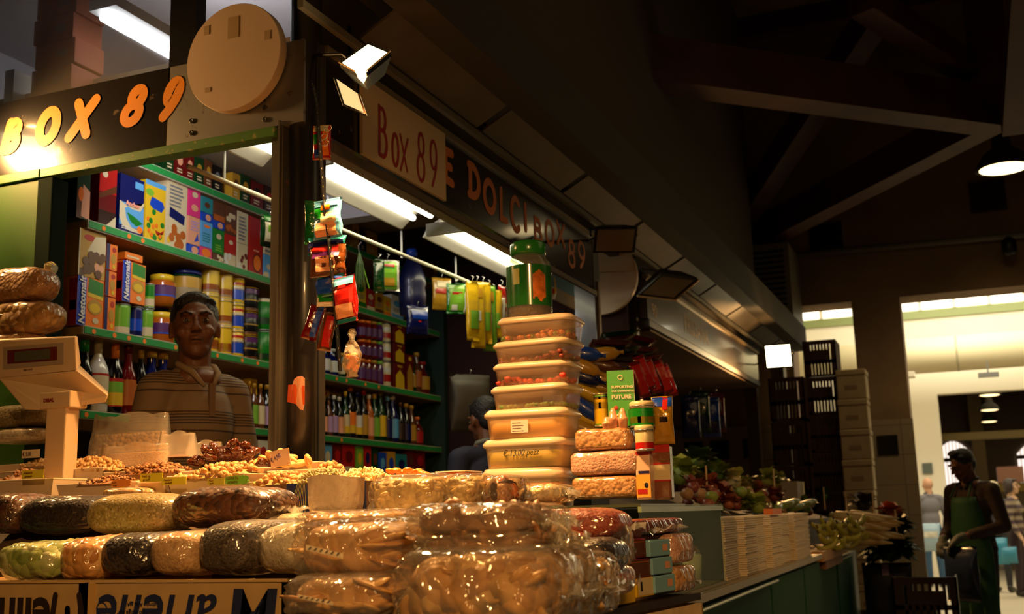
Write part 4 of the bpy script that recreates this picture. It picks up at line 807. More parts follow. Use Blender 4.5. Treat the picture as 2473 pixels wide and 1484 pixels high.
for i, (px, pt, w, h, c) in enumerate(((1140,680,.07,.24,'yellow'),(1152,680,.075,.27,'yellow'),(1166,682,.08,.25,'yellow'),(1180,690,.07,.27,'lgreen'),(1190,700,.085,.20,'yellow'),(1202,720,.07,.15,'white'))):
    hangpk(px, pt, -2.25+i*.012, w*1.15, h*1.28, .035, c, [('white',.2,.45,.6,.6),('gold',.2,.1,.8,.25)] if i % 2 else [('lgreen',.15,.5,.85,.8)], ['nearest yellow snack bag hanging by the jar','second yellow snack bag hanging in the cluster','third yellow snack bag hanging in the cluster','lime green snack bag hanging in the yellow cluster','wide yellow snack bag hanging behind the jar','white crinkled snack bag hanging behind the jar'][i], name='snack_bag', rz=math.pi/2-.5-.1*i)
hangpk(1128,700,-2.30,.06,.13,.04,'white',[],'crumpled white bag hanging between green and yellow packets')
hangpk(1212,690,-2.2,.07,.22,.03,'red',[('cream',.1,.45,.9,.9),('red',.3,.55,.7,.65)],'red and white packet beside the green jar', rz=math.pi/2-.2)
# noodles: bundle of green strands hanging from the rail
p = P(868,612,'X',-2.38); o = E('noodle_bundle', p, 'bundle of dark green strands hanging from the rail', 'herb bundle'); q = MB()
for i in range(60):
    a = random.uniform(0, 2*math.pi); r_ = random.uniform(0,.028); dx, dy = r_*math.cos(a), r_*math.sin(a); q.tube([(dx*.15,dy*.15,0), (dx*.7,dy*.7,-.05), (dx,dy,-random.uniform(.11,.16))], .0018, 4, cap=False)
q.obj('strands', mat((.03,.08,.01), .5, var=.5, vscale=60), o); MB().tube([(0,0,0), (.01,.02,-.07), (.02,.05,-.15)], .003, 5).obj('ribbon', mat(C['lgreen'], .4), o)
MB().tube([(0,0,-.003), (0,-.01,.03), (.01,.0,.05)], .0018, 5).obj('hook', mat(C['silver'], .3, .8), o)
# blue water jug packets
for i, (px, pt, s, lab) in enumerate(((995,603,.062,'dark blue bottle shaped bag at the rail top'),)):
    p = P(px, pt+20, 'X', -2.55); o = E('water_jug', p-Vector((0,0,.20)), 'dark blue plastic jug hanging behind the rail', 'jug')
    MB().lathe([(.0,-.12),(.065,-.10),(.072,0),(.066,.04),(.072,.06),(.066,.10),(.045,.16),(.026,.19),(.026,.215)], n=20).obj('jug_body', mat((.004,.006,.05), .35, coat=.2), o, True)
    MB().lathe([(.03,.205),(.03,.235),(.024,.245)], n=16).obj('cap', mat(C['blue'], .3), o, True)
p = P(1008,738,'X',-2.5); pouch('rice_sack', p, .13, .15, .05, GLS('navy'), [('blue',.1,.2,.9,.5),('red',.4,.55,.55,.6)], 'dark blue sack hanging below the rail', rz=math.pi/2-.5)
# signs and pack seen between jar and post
tag(MB().box((-2.2,5.16,2.35), (-2.19,5.42,2.50)).obj('picture_panel', mat((.06,.2,.3), .4)), 'blue landscape panel between the green jar and the stall post', 'picture') if False else None
o = E('landscape_box', P(1335,700,'X',-1.95), 'box with a blue and sand landscape beside the green jar', 'box')
q = MB(); q.box((-.01,0,-.05), (0,.36,.09)); q.obj('carton_body', M('cream'), o); g = MB(); poly(g, .001, [(0,.02),(.36,.02),(.36,.09),(0,.09)], 0); poly(g, .001, [(0,-.05),(.36,-.05),(.36,.02),(0,.02)], 1); g.obj('printed_front', [mat((.08,.28,.40), .5), mat((.45,.32,.14), .5)], o)
hangpk(1332,665,-1.80,.06,.12,.02,'white',[('lblue',.1,.05,.9,.5),('red',.2,.6,.6,.8),('yellow',.5,.1,.9,.8)],'white blue packet with a yellow clip beside the green jar', rz=math.pi/2-.2)
# ---------------------------------------------------------------- counters
WOODL = mat((.70,.50,.26), .6, var=.25, vscale=12); CARD = mat((.44,.29,.12), .7, var=.15, vscale=14)
o = E('front_counter', (0,0,0), 'low dark counter carrying the wrapped goods and nut trays', 'counter')
MB().box((-3.3,1.72,0), (-.74,2.66,1.015)).obj('counter_body', mat((.02,.06,.03), .5), o)
st = MB(); st.add([(-3.3,2.07,1.016),(-.80,2.07,1.016),(-.80,2.07,1.18),(-3.3,2.07,1.18), (-3.3,2.075,1.27),(-.82,2.075,1.27),(-3.3,2.20,1.33),(-.90,2.20,1.33),(-3.3,2.62,1.36),(-1.00,2.62,1.36),(-3.3,2.62,1.016),(-1.0,2.62,1.016)],
   [(0,1,2,3),(3,2,5,4),(4,5,7,6),(6,7,9,8),(8,9,11,10),(1,11,9,7,5,2)]); st.obj('display_steps', mat((.10,.06,.03), .7), o)
o = E('side_counter', (0,0,0), 'green panelled counter running along the side of the stall', 'counter')
GP = mat((.008,.07,.022), .7, spec=.2)
MB().box((-1.72,2.9,0), (-.84,6.55,1.02)).obj('counter_body', mat((.01,.03,.015), .6), o); MB().box((-1.72,2.9,1.02), (-.80,6.50,1.045)).obj('counter_top', mat((.35,.28,.15), .4), o)
for y0, y1 in ((3.0,4.88),(4.92,5.88),(5.92,6.55)): MB().box((-.84,y0,.05), (-.825,y1,1.0)).obj('front_panel', GP, o)
MB().tube([(-.815,2.95,1.035), (-.815,6.5,1.035)], .012).obj('edge_rail', mat((.55,.5,.35), .25, .8), o); MB().tube([(-.795,2.95,1.0), (-.795,4.9,1.0)], .006).obj('edge_rail', mat((.55,.55,.4), .25, .8), o)
o = E('produce_counter', (0,0,0), 'dark green counter under the vegetables of the second stall', 'counter')
MB().box((-1.72,6.62,0), (-.86,9.0,.97)).obj('counter_body', mat((.01,.035,.02), .5), o); MB().box((-.86,6.7,.05), (-.845,7.5,.95)).obj('front_panel', GP, o); MB().box((-.86,7.6,.05), (-.845,8.6,.95)).obj('front_panel', GP, o)
# ---- fruit cartons in front with upside-down printing
def fcarton(x0, x1, label):
    o = E('fruit_carton', ((x0+x1)/2, 1.70, 1.02), label, 'carton'); w = (x1-x0)/2-.004
    q = MB(); q.box((-w,.0,0), (w,.012,.18)); q.box((-w,.0,0), (-w+.012,.35,.18)); q.box((w-.012,0,0), (w,.35,.18)); q.box((-w,.012,0), (w,.35,.14)); q.obj('carton_body', CARD, o)
    q = MB(); q.box((-w-.002,-.003,.178), (w+.002,.014,.183)); q.obj('top_rim', mat((.5,.33,.13), .6), o); q = MB(); q.box((-w-.003,-.004,0), (-w+.012,0,.178)); q.obj('corner_flap', mat((.5,.3,.09), .6), o)
    return o
o = fcarton(-1.562, -1.118, 'cardboard fruit carton with large blue upside-down lettering'); NAVY = mat((.012,.02,.07), .5)
lt(o, 'M', (.205,-.0012,.163), (-1,0,0), (0,0,-1), .145, NAVY, bold=.0035, shear=.12, sx=.92)
lt(o, 'arlene', (.075,-.0012,.155), (-1,0,0), (0,0,-1), .115, NAVY, bold=.0012, shear=.22, sx=.95)
lt(o, 'Mela Alto Adige IGP', (-.055,-.0012,.128), (-1,0,0), (0,0,-1), .013, NAVY, sx=.9); lt(o, 'Südtiroler Apfel ggA', (-.055,-.0012,.142), (-1,0,0), (0,0,-1), .010, NAVY, sx=.9)
q = MB(); q.torus((-.19,-.001,.13), .012, .0012, rot=Matrix.Rotation(math.pi/2, 3, 'X')); q.obj('emblem', NAVY, o)
o = fcarton(-1.99, -1.572, 'cardboard fruit carton with dark rounded upside-down lettering')
BK = mat((.02,.012,.012), .5); lt(o, 'elinda', (.128,-.0012,.148), (-1,0,0), (0,0,-1), .105, BK, bold=.003, sx=.9)
g = MB()   # the rounded first letter, standing on its head like the rest
for st_ in ([(.0,.0)]+[], ): pass
pts = arc(.165,.118,.022,.034,180,0,10)
W2 = [(.188,.150)]+arc(.17,.125,.019,.032,60,-20,6)
def rib(path, sw):
    letters_tmp = GL.get('~'); GL['~'] = [path]; letters(g, '~', (0,0,0), (1,0,0), (0,0,1), 1, 1, sw, off=.0012); GL.pop('~')
rib([(.196,.155)]+[(.203-.0,.125)]+arc(.187,.10,.016,.024,0,-180,8)+[(.169,.13)], .013); rib([(.169,.13)]+arc(.152,.10,.017,.024,0,-180,8)+[(.133,.12),(.138,.155)], .013); g.obj('lettering', BK, o)
# ---- wrapped bags
FILM = film(.06); FILMW = film(.16, cr=14, strength=.8); FILMT = film(.03, cr=30)
def bag(name, c, w, l, h, mt, label, rz=0, seed=0, ends=True, cat='bag', lump=.05, flat=.75, rx=0, group=None, sealed=1, sq=.55, label_part=None, wr=0, ep=3.2):
    """film wrapped bag: local X width, Y length, Z up, resting on z = 0"""
    o = E(name, c, label, cat, group, rz); o.rotation_euler = (rx, 0, rz); nu, nv = 36, 26; rings = []
    for j in range(nv+1):
        v = j/nv*2-1; e = max(0.0, 1-abs(v)**ep)**.45; ring = []
        for i in range(nu):
            a = 2*math.pi*i/nu; ca, sa = math.cos(a), math.sin(a)
            x = w/2*math.copysign(abs(ca)**sq, ca)*(.35+.65*e if abs(v) > .2 else 1)*(.9+.1*e); z = h/2*math.copysign(abs(sa)**(sq+.1), sa)*max(.04, e)
            n = noise.noise(Vector((x*14+seed*7, v*l*9, z*14+seed))); n2 = noise.noise(Vector((x*40+seed, v*l*30, z*40)))
            k = 1+lump*n*2+lump*.5*n2
            if wr: k += wr*(abs(noise.noise(Vector((x*26-v*l*20+seed, v*l*26+z*30, z*12))))-.2)
            zz = z*k+h/2; zz = max(zz, 0) if z < 0 else zz
            ring.append((x*k, v*l/2, zz))
        rings.append(ring)
    q = MB(); q.loft(rings, None, True, True); q.obj('bag_contents', mt, o, True)
    if ends:
        for s in ((-1, 1) if ends == 2 else (1,) if ends == 1 or ends is True else (-1,)):
            g = MB(); fr = []
            for t_, ww in ((.985,.5),(1.06,.7),(1.16,.85)):
                fr.append([(w/2*ww*(2*i/10-1), s*l/2*t_, h*.4+.012*noise.noise(Vector((i*1.3, t_*9, seed)))*(t_-.9)*8) for i in range(11)])
            g.loft(fr, None, False, False, False); g.obj('film_end', FILMW, o, True)
    if label_part: label_part(o)
    return o
BL = (.018,.012,.012)
wBLK = wrap([(.012,.009,.010),(.03,.02,.018),(.016,.011,.012)], 160, .5, stretch=(1,1,1)); wRAISIN = wrap([(.03,.012,.006),(.11,.04,.015),(.06,.022,.01)], 70, .55)
wGRNB = wrap([(.15,.10,.03),(.30,.22,.08),(.2,.16,.05),(.4,.33,.2)], 220, .25, bump=.4, coat=.5); wPALE = wrap([(.52,.44,.30),(.66,.57,.42),(.45,.36,.22)], 200, .5, bump=.3)
wSAND = wrap([(.40,.22,.09),(.58,.36,.17),(.46,.28,.12)], 180, .6, bump=.35); wGREEN = wrap([(.18,.24,.04),(.34,.38,.10),(.5,.5,.25)], 45, .5); wORNG = wrap([(.45,.17,.03),(.62,.30,.08),(.7,.45,.2)], 50, .6)
wSEED = wrap([(.03,.022,.015),(.07,.05,.035),(.11,.085,.06)], 240, .35, coat=.7); wRED = wrap([(.20,.03,.015),(.34,.07,.04),(.26,.045,.025)], 150, .55, bump=.4)
wPINK = wrap([(.55,.28,.20),(.70,.42,.30),(.48,.22,.15)], 160, .5); wNUT = wrap([(.42,.20,.07),(.58,.32,.13),(.33,.14,.04)], 90, .4); wDRED = wrap([(.10,.015,.008),(.18,.03,.012)], 90, .5)
wAMB = wrap([(.32,.14,.03),(.52,.28,.08),(.42,.20,.05),(.6,.38,.14)], 34, .55, bump=1.0); wBRN = wrap([(.20,.085,.025),(.36,.17,.055),(.15,.06,.02)], 28, .5, bump=1.0); wCHIP = wrap([(.42,.20,.05),(.62,.36,.12),(.3,.13,.03)], 24, .5, bump=1.0, stretch=(1,.4,1))
def at(px, py, Y): return P(px, py, 'Y', Y)
def bpx(name, px0, px1, pyt, pyb, Y, l, mt, label, **k):
    """bag whose near end spans these places at depth Y"""
    a = P(px0, pyb, 'Y', Y); b = P(px1, pyb, 'Y', Y); t = P((px0+px1)/2, pyt, 'Y', Y); rise = k.pop('rise', 0)
    rz = k.pop('rz', 0); c = ((a.x+b.x)/2-math.sin(rz)*l/2, Y+l/2*math.cos(rz), min(a.z, b.z)+rise)
    return bag(name, c, (b.x-a.x)*1.04, l, (t.z-(a.z+b.z)/2), mt, label, rz=rz, ep=7, **k)
# front row lying on the cartons (near ends face the camera)
F = 1.70
bpx('pickle_bag', -30,124,1312,1408,F,.26,wGREEN,'bag of green sticks at the near corner on the dark lettered carton', seed=1, wr=.25)
bpx('fritter_bag', 122,226,1300,1408,F,.26,wORNG,'bag of orange fritters beside the green sticks', seed=2, wr=.25)
bpx('black_bean_bag', 219,345,1288,1395,F,.30,wBLK,'shiny bag of black beans first on the blue lettered carton', seed=3, lump=.02, wr=.05)
bpx('brown_bean_bag', 343,453,1284,1397,F,.28,wSAND,'bag of brown lentils between black beans and dark seeds', seed=4, lump=.02, wr=.05)
bpx('seed_bag', 450,582,1258,1396,F,.34,wSEED,'bag of dark grey seeds standing highest in the front row', seed=5, lump=.02, wr=.04, rz=-.10)
bpx('rice_bag', 582,735,1262,1393,F,.36,wPALE,'bag of pale rice at the end of the blue lettered carton', seed=6, lump=.02, wr=.06, rz=-.25)
bpx('seed_bag', 250,350,1290,1330,1.98,.2,wSEED,'small dark bag tucked behind the black beans', seed=31)
# second row
bpx('bean_bag', -60,30,1190,1290,2.03,.16,wRAISIN,'red brown bag at the edge before the scale', seed=7)
def rowbag(name, px0, px1, pyt, pyb, Y, d, mt, label, **k):
    """bag lying across: its length runs along X"""
    a = P(px0, pyb, 'Y', Y); b = P(px1, pyb, 'Y', Y); t = P((px0+px1)/2, pyt, 'Y', Y); tilt = k.pop('tilt', 0)
    return bag(name, ((a.x+b.x)/2, Y+d/2, (a.z+b.z)/2), d, (b.x-a.x), t.z-(a.z+b.z)/2, mt, label, rz=-math.pi/2+tilt, **k)
rowbag('black_rice_bag', 8,232,1197,1296,2.03,.17,wBLK,'big shiny bag of black grain in the second row', seed=8, lump=.02, wr=.07)
rowbag('herb_bag', 182,392,1192,1296,1.97,.16,wGRNB,'bag of greenish brown ground herbs leaning up', seed=9, lump=.03, rx=0, tilt=.12)
rowbag('raisin_bag', 382,640,1174,1278,1.96,.17,wRAISIN,'dark brown bag of raisins beside the ground herbs', seed=10, lump=.03, wr=.08)
rowbag('flour_bag', 560,745,1240,1290,2.0,.18,wPALE,'pale bag lying behind the dark seeds', seed=11, lump=.02)
rowbag('noodle_bag', 230,330,1178,1204,2.2,.12,wSAND,'small sandy bag behind the black grain', seed=33)
# big centre pile
def crumple(name, px0, px1, pyt, pyb, Y, d, mt, label, seed, film_k=1.08, cat='bag', tilt=0, tag_=None, n_in=0, shape=None, cols=None):
    a = P(px0, pyb, 'Y', Y); b = P(px1, pyb, 'Y', Y); t = P((px0+px1)/2, pyt, 'Y', Y); w = b.x-a.x; h = t.z-(a.z+b.z)/2
    o = E(name, ((a.x+b.x)/2, Y+d/2, (a.z+b.z)/2), label, cat); o.rotation_euler = (0, tilt, 0); rnd = random.Random(seed)
    if n_in:
        q = MB(); Ms = cols
        for i in range(n_in):
            th = rnd.uniform(0, 2*math.pi); ph = rnd.uniform(-1, 1); rr = rnd.uniform(.55, .93)
            u = Vector((rnd.uniform(-1,1), rnd.uniform(-1,.5), rnd.uniform(-1,1))); s = max(abs(u.x), abs(u.y), abs(u.z)); u = u/s*rnd.uniform(.5,1)
            c = Vector((u.x*w*.40, u.y*d*.36-.01, h/2+u.z*h*.30)); R = Euler((rnd.uniform(0,3), rnd.uniform(0,3), rnd.uniform(0,3))).to_matrix(); m_ = rnd.randrange(len(Ms))
            if shape == 'ring': q.torus(c, .021, .010, 12, 7, m_, R, .7)
            elif shape == 'chip': q.ell(c, (.045,.022,.005), 10, m_, Euler((rnd.uniform(-.5,.5), rnd.uniform(-.3,.3), rnd.uniform(-.6,.6))).to_matrix(), .08)
            elif shape == 'mac': q.torus(c, .009, .0048, 8, 6, m_, R, 1)
            elif i % 3 == 0: q.torus(c, .017, .008, 11, 6, m_, R, .6)
            else: q.ell(c, (.023,.017,.009), 10, m_, R, .16)
        b_ = q.obj('bag_contents', Ms, o, True); stuff(b_)
    if mt is not None:
        nu, nv = 40, 24; rings = []
        for j in range(nv+1):
            v = j/nv*2-1; e = max(0, 1-abs(v)**8)**.5; ring = []
            for i in range(nu):
                aa = 2*math.pi*i/nu; ca, sa = math.cos(aa), math.sin(aa); y = d/2*math.copysign(abs(ca)**.6, ca)*(.3+.7*e)*.95; z = h/2*math.copysign(abs(sa)**.7, sa)*max(.1, e)*.96
                k = 1+.12*noise.noise(Vector((v*w*14+seed, y*16, z*18))); ring.append((v*w/2*.92, y*k, max(z*k+h/2, 0)))
            rings.append(ring)
        q = MB(); q.loft(rings, None, True, True); q.obj('inner_mass' if n_in else 'bag_contents', mt, o, True)
    nu, nv = 64, 56; rings = []
    for j in range(nv+1):
        v = j/nv*2-1; e = max(0, 1-abs(v)**9)**.5; ring = []
        for i in range(nu):
            aa = 2*math.pi*i/nu; ca, sa = math.cos(aa), math.sin(aa); y = d/2*math.copysign(abs(ca)**.5, ca)*(.35+.65*e); z = h/2*math.copysign(abs(sa)**.5, sa)*max(.12, e)
            f1 = abs(noise.noise(Vector((v*w*11+seed*3, y*12+z*9, z*13)))); f2 = abs(noise.noise(Vector((v*w*26+y*20, y*24, z*26+seed))))
            k = film_k+.05+.09*(.2-f1)+.04*(.3-f2); ring.append((v*w/2*(1.0+.04*math.sin(i*1.7+seed)), y*k, max(z*k+h/2, -.0)))
        rings.append(ring)
    q = MB(); q.loft(rings, None, False, False); q.obj('film_bag', film(.09, cr=22, strength=.7, refl=1.2), o, True)
    g = MB(); fl_ = []   # crumpled knot of spare film
    for t_ in range(7):
        fl_.append([(w/2*(.9+.05*t_)+.01*noise.noise(Vector((i*.9, t_, seed)))*3, d*.25*(2*i/9-1)*(1+.13*t_), h*(.45+.0*t_)+.03*noise.noise(Vector((i*.8, t_*.7, seed+5)))) for i in range(10)])
    g.loft(fl_, None, False, False, False); g.obj('film_end', FILMW, o, True)
    if tag_: tag_(o, w, d, h)
    return o
AMB = [mat(c, .45) for c in ((.50,.26,.06),(.62,.36,.11),(.40,.18,.04),(.55,.33,.14))]; BRC = [mat(c, .5) for c in ((.30,.13,.035),(.42,.2,.06),(.20,.08,.02))]
CHC = [mat(c, .5) for c in ((.52,.27,.07),(.66,.40,.14),(.40,.18,.045))]; MACC = [mat(c, .4) for c in ((.60,.42,.16),(.70,.50,.22),(.5,.33,.11))]
tsup = E('pile_stand', (0,0,0), 'dark box supporting the heap of wrapped sweets at the counter corner', 'stand'); MB().box((-1.10,1.50,.0), (-.62,1.70,1.14)).obj('stand_body', mat((.03,.02,.015), .7), tsup)
tsup2 = E('pile_stand', (0,0,0), 'narrow dark box under the lentil bags at the counter corner', 'stand'); MB().box((-.735,1.72,.0),(-.60,2.0,1.12)).obj('stand_body', mat((.03,.02,.015), .7), tsup2)
def slip(o, w, d, h):
    a = MB(); a.add([(-w*.28,-d/2*1.12,h*.52),(w*.05,-d/2*1.12,h*.36),(w*.05,-d/2*1.11,h*.45),(-w*.28,-d/2*1.11,h*.62)], [(0,1,2,3)]); a.obj('paper_slip', mat((.75,.66,.5), .6), o)
    l = MB()
    for i in range(6): x = -w*.26+i*w*.05; l.add([(x,-d/2*1.125,h*(.53-.022*i)),(x+.004,-d/2*1.125,h*(.53-.022*i)),(x+.008,-d/2*1.125,h*(.58-.022*i)),(x+.004,-d/2*1.125,h*(.58-.022*i))], [(0,1,2,3)])
    l.obj('print_bars', mat((.05,.03,.03), .6), o)
crumple('dried_fruit_bag', 930,1330,1335,1540,1.46,.26,wAMB,'large crumpled bag of amber dried fruit in front at the corner', 3, n_in=230, shape='blob', cols=AMB)
crumple('sweets_bag', 1225,1420,1350,1500,1.66,.2,wAMB,'tall wrinkled bag of amber sweets right of the large front bag', 9, n_in=90, shape='blob', cols=AMB)
crumple('chips_bag', 672,935,1395,1500,1.52,.2,wCHIP,'bag of yellow chips hanging lowest beside the blue lettering', 4, n_in=50, shape='chip', cols=CHC, tag_=slip)
crumple('chips_bag', 690,965,1262,1400,1.60,.22,wCHIP,'bag of yellow chips with a folded top, above the lowest one', 5, n_in=60, shape='chip', cols=CHC, tag_=slip)
crumple('chips_bag', 700,930,1235,1290,1.70,.2,wCHIP,'flat glossy bag of pale chips resting behind the pile', 15, n_in=30, shape='chip', cols=CHC)
crumple('cookie_bag', 985,1300,1288,1345,1.55,.22,wBRN,'flat bag of brown cookies in the middle of the corner pile', 6, n_in=60, shape='blob', cols=BRC)
crumple('cookie_bag', 965,1275,1222,1300,1.56,.22,wBRN,'flat bag of brown biscuits on top of the corner pile', 7, film_k=1.16, tilt=.03, n_in=60, shape='blob', cols=BRC)
# back bags: macaroni and mixed nuts
crumple('macaroni_bag', 880,1060,1150,1252,2.05,.16,wrap([(.52,.36,.13),(.66,.48,.2),(.38,.24,.07)], 70, .2, bump=1.0), 'clear bag packed with small curved macaroni behind the pile', 11, n_in=230, shape='mac', cols=MACC)
crumple('macaroni_bag', 1045,1150,1148,1235,2.1,.14,wrap([(.52,.36,.13),(.66,.48,.2),(.38,.24,.07)], 70, .2, bump=1.0), 'second smaller bag of macaroni beside the first', 12, n_in=90, shape='mac', cols=MACC)
crumple('trail_mix_bag', 1135,1230,1152,1235,2.15,.14,wNUT, 'bag of mixed nuts and dark fruit near the tubs', 13, n_in=40, shape='blob', cols=[mat((.04,.015,.01), .4), mat((.5,.15,.04), .4), mat((.6,.4,.18), .5)])
crumple('popcorn_bag', 1222,1348,1172,1215,2.35,.14,wPALE, 'low bag of pale puffed corn in front of the tubs', 14, n_in=40, shape='mac', cols=[mat((.75,.62,.36), .5)])
# right side bags
rowbag('lentil_bag', 1245,1488,1228,1315,2.0,.17,wRED,'long bag of red lentils on top, right of the corner pile', seed=20, lump=.02, wr=.08)
rowbag('lentil_bag', 1230,1375,1285,1352,1.86,.16,wRED,'smaller bag of red lentils under the long one', seed=21, lump=.03, wr=.08)
rowbag('black_lentil_bag', 1350,1478,1302,1392,1.90,.15,wBLK,'bag of black lentils right of the small red lentil bag', seed=22, lump=.04, wr=.1)
rowbag('sweets_bag', 1410,1497,1368,1445,1.98,.14,wrap([(.35,.12,.06),(.6,.3,.2),(.25,.07,.03)], 60, .6),'bag of pinkish sweets standing by the yellow cartons', seed=23, lump=.05, wr=.1)
rowbag('sweets_bag', 1455,1500,1270,1372,2.1,.12,wORNG,'clear bag of orange sweets left of the dark red cartons', seed=24, lump=.05, wr=.12)
rowbag('sweets_bag', 1395,1440,1378,1475,1.85,.10,wDRED,'dark red bag at the bottom of the corner, under black lentils', seed=25)
# small cartons stack
tr = E('goods_tray', (0,0,0), 'dark tray under the small cartons at the counter corner', 'tray')
aL = P(1335,1500,'Z',1.10); aR = P(1692,1432,'Z',1.10)
dirx = (aR-aL).normalized(); diry = Vector((-dirx.y, dirx.x, 0)); 
def onT(px, back=0, z=1.10):
    a = P(px, 1500-(px-1335)*68/357, 'Z', 1.10); return Vector((a.x, a.y, z))+diry*back
q = MB(); c0, c1 = onT(1335), onT(1692); ring = [c0, c1, c1+diry*.30, c0+diry*.30]; q.loft([[Vector((p.x,p.y,z)) for p in ring] for z in (1.083,1.10)], None, True, True); q.obj('tray_board', mat((.03,.018,.012), .4), tr)
TR = math.atan2(dirx.y, dirx.x)
def scart(px0, px1, pyt, pyb, base, marks, label, back=.01, name='sweets_carton', dep=.07):
    a = onT(px0, back); b = onT(px1, back); w = (b-a).length; m = (a+b)/2
    def zat(py):
        lo, hi = 1.0, 1.5
        for _ in range(30):
            mid = (lo+hi)/2; v = Vector((m.x, m.y, mid))-CAM; yy = 742-FPX*v.dot(_u)/v.dot(_f)
            if yy > py: lo = mid
            else: hi = mid
        return lo
    z0 = zat(pyb); z1 = zat(pyt)
    o = E(name, (m.x, m.y, z0), label, 'carton', None, TR)
    MB().rbox((-w/2+.001,0,0), (w/2-.001,dep,z1-z0-.0015), .002).obj('carton_body', pm(base), o)
    q = MB(); ms = []
    for i, (c, u0, v0, u1, v1) in enumerate(marks):
        h = z1-z0; m_ = pm(c); ms.append(m_) if m_ not in ms else 0
        q.add([((u0-.5)*w,-.0006-i*.0002,v0*h),((u1-.5)*w,-.0006-i*.0002,v0*h),((u1-.5)*w,-.0006-i*.0002,v1*h),((u0-.5)*w,-.0006-i*.0002,v1*h)], [(0,1,2,3)], ms.index(m_))
    if q.f: q.obj('printed_front', ms, o)
    return o
scart(1478,1546,1398,1462,'yellow',[('cream',.1,.1,.4,.5)],'yellow carton at the bottom left of the small stacks')
scart(1549,1594,1392,1442,'yellow',[('cream',.08,.1,.92,.9),('dbrown',.2,.3,.3,.75)],'yellow carton with a tiny dark mark under the red cartons')
for i, (t, b_) in enumerate(((1350,1400),(1302,1350),(1258,1300))):
    scart(1524-i*2,1586-i*9,t,b_,'dred',[('brown',.05,.1,.95,.9),('amber',.1,.8,.9,.84)], ['dark red carton at the bottom of the dark red stack','dark red carton in the middle of its stack','dark red carton on top of its stack'][i])
for i, (t, b_) in enumerate(((1388,1431),(1345,1387),(1303,1344))):
    scart(1588-i*4,1637-i*4,t,b_,(.20,.42,.52),[('peach',.6,.3,.85,.7)], ['pale blue carton at the bottom of the blue stack','pale blue carton in the middle of the blue stack','pale blue carton on top of the blue stack'][i], back=.004)
def slab(px0, px1, pyt, pyb, mt, label, back=.0, d=.14):
    a = onT(px0, back); b = onT(px1, back); m = (a+b)/2; w = (b-a).length
    def zat(py):
        lo, hi = 1.0, 1.5
        for _ in range(30):
            mid = (lo+hi)/2; v = Vector((m.x, m.y, mid))-CAM; yy = 742-FPX*v.dot(_u)/v.dot(_f)
            if yy > py: lo = mid
            else: hi = mid
        return lo
    z0, z1 = zat(pyb), zat(pyt); c = m+diry*d/2
    return bag('brittle_pack', (c.x,c.y,z0), w, d, z1-z0, mt, label, rz=TR, ends=2, sq=.25, lump=.02, cat='pack', seed=px0, ep=10)
slab(1640,1692,1366,1430,wNUT,'bottom block of wrapped peanut brittle at the counter end'); slab(1638,1690,1288,1360,wPINK,'pinkish wrapped block of puffed brittle above the peanut one')
slab(1572,1690,1252,1290,wDRED,'flat wrapped dark slab lying on top of the blue cartons',.02)
slab(1470,1570,1240,1262,wORNG,'small orange wrapped slab behind the dark red cartons',.08)
# slatted wooden crate below
cr = E('wooden_crate', onT(1690, -.006, 1.081), 'pale wooden crate under the small cartons at the counter end', 'crate'); cr.rotation_euler = (0,0,TR)
for z in (-.055,-.125): MB().box((-.5,-.0,z), (0,.008,z+.05)).obj('slat', WOODL, cr)
for x in (-.5,-.02): MB().box((x,.008,-.13), (x+.02,.03,-.005)).obj('corner_block', WOODL, cr)
MB().box((-.5,.008,-.13), (0,.25,-.12)).obj('crate_floor', WOODL, cr); MB().box((-.008,.0,-.125), (0,.25,-.005)).obj('end_panel', WOODL, cr)
st2 = E('crate_stand', (0,0,0), 'dark stand under the pale wooden crate', 'stand'); MB().box((-.73,2.25,0), (-.55,2.75,.91)).obj('stand_body', mat((.02,.02,.015), .7), st2)
# ---------------------------------------------------------------- trays of nuts and dried fruit
TRAYW = mat((.66,.52,.36), .4); TRAYF = film(.35, cr=20, strength=.4)
def tray(px0, px1, py, Y, d, hh, label, colr=None, name='goods_tray'):
    a = P(px0, py, 'Y', Y); b = P(px1, py, 'Y', Y); z = (a.z+b.z)/2; o = E(name, ((a.x+b.x)/2, Y, z-hh), label, 'tray'); w = (b.x-a.x)/2-.002; m_ = colr or TRAYW
    q = MB(); rings = []
    for z_, k in ((0,.9),(hh,1),(hh+.002,.985),(.006,.88)): rings.append([(-w*k,d/2-d/2*k,z_),(w*k,d/2-d/2*k,z_),(w*k,d/2+d/2*k,z_),(-w*k,d/2+d/2*k,z_)])
    q.loft(rings, None, True, True); q.obj('tray_body', m_, o)
    q = MB(); q.tube([(-w,0,hh), (w,0,hh), (w,d,hh), (-w,d,hh), (-w,0,hh)], .0022, 6); q.obj('tray_rim', mat((.75,.62,.45), .35), o)
    return o, (a.x+b.x)/2, z, w
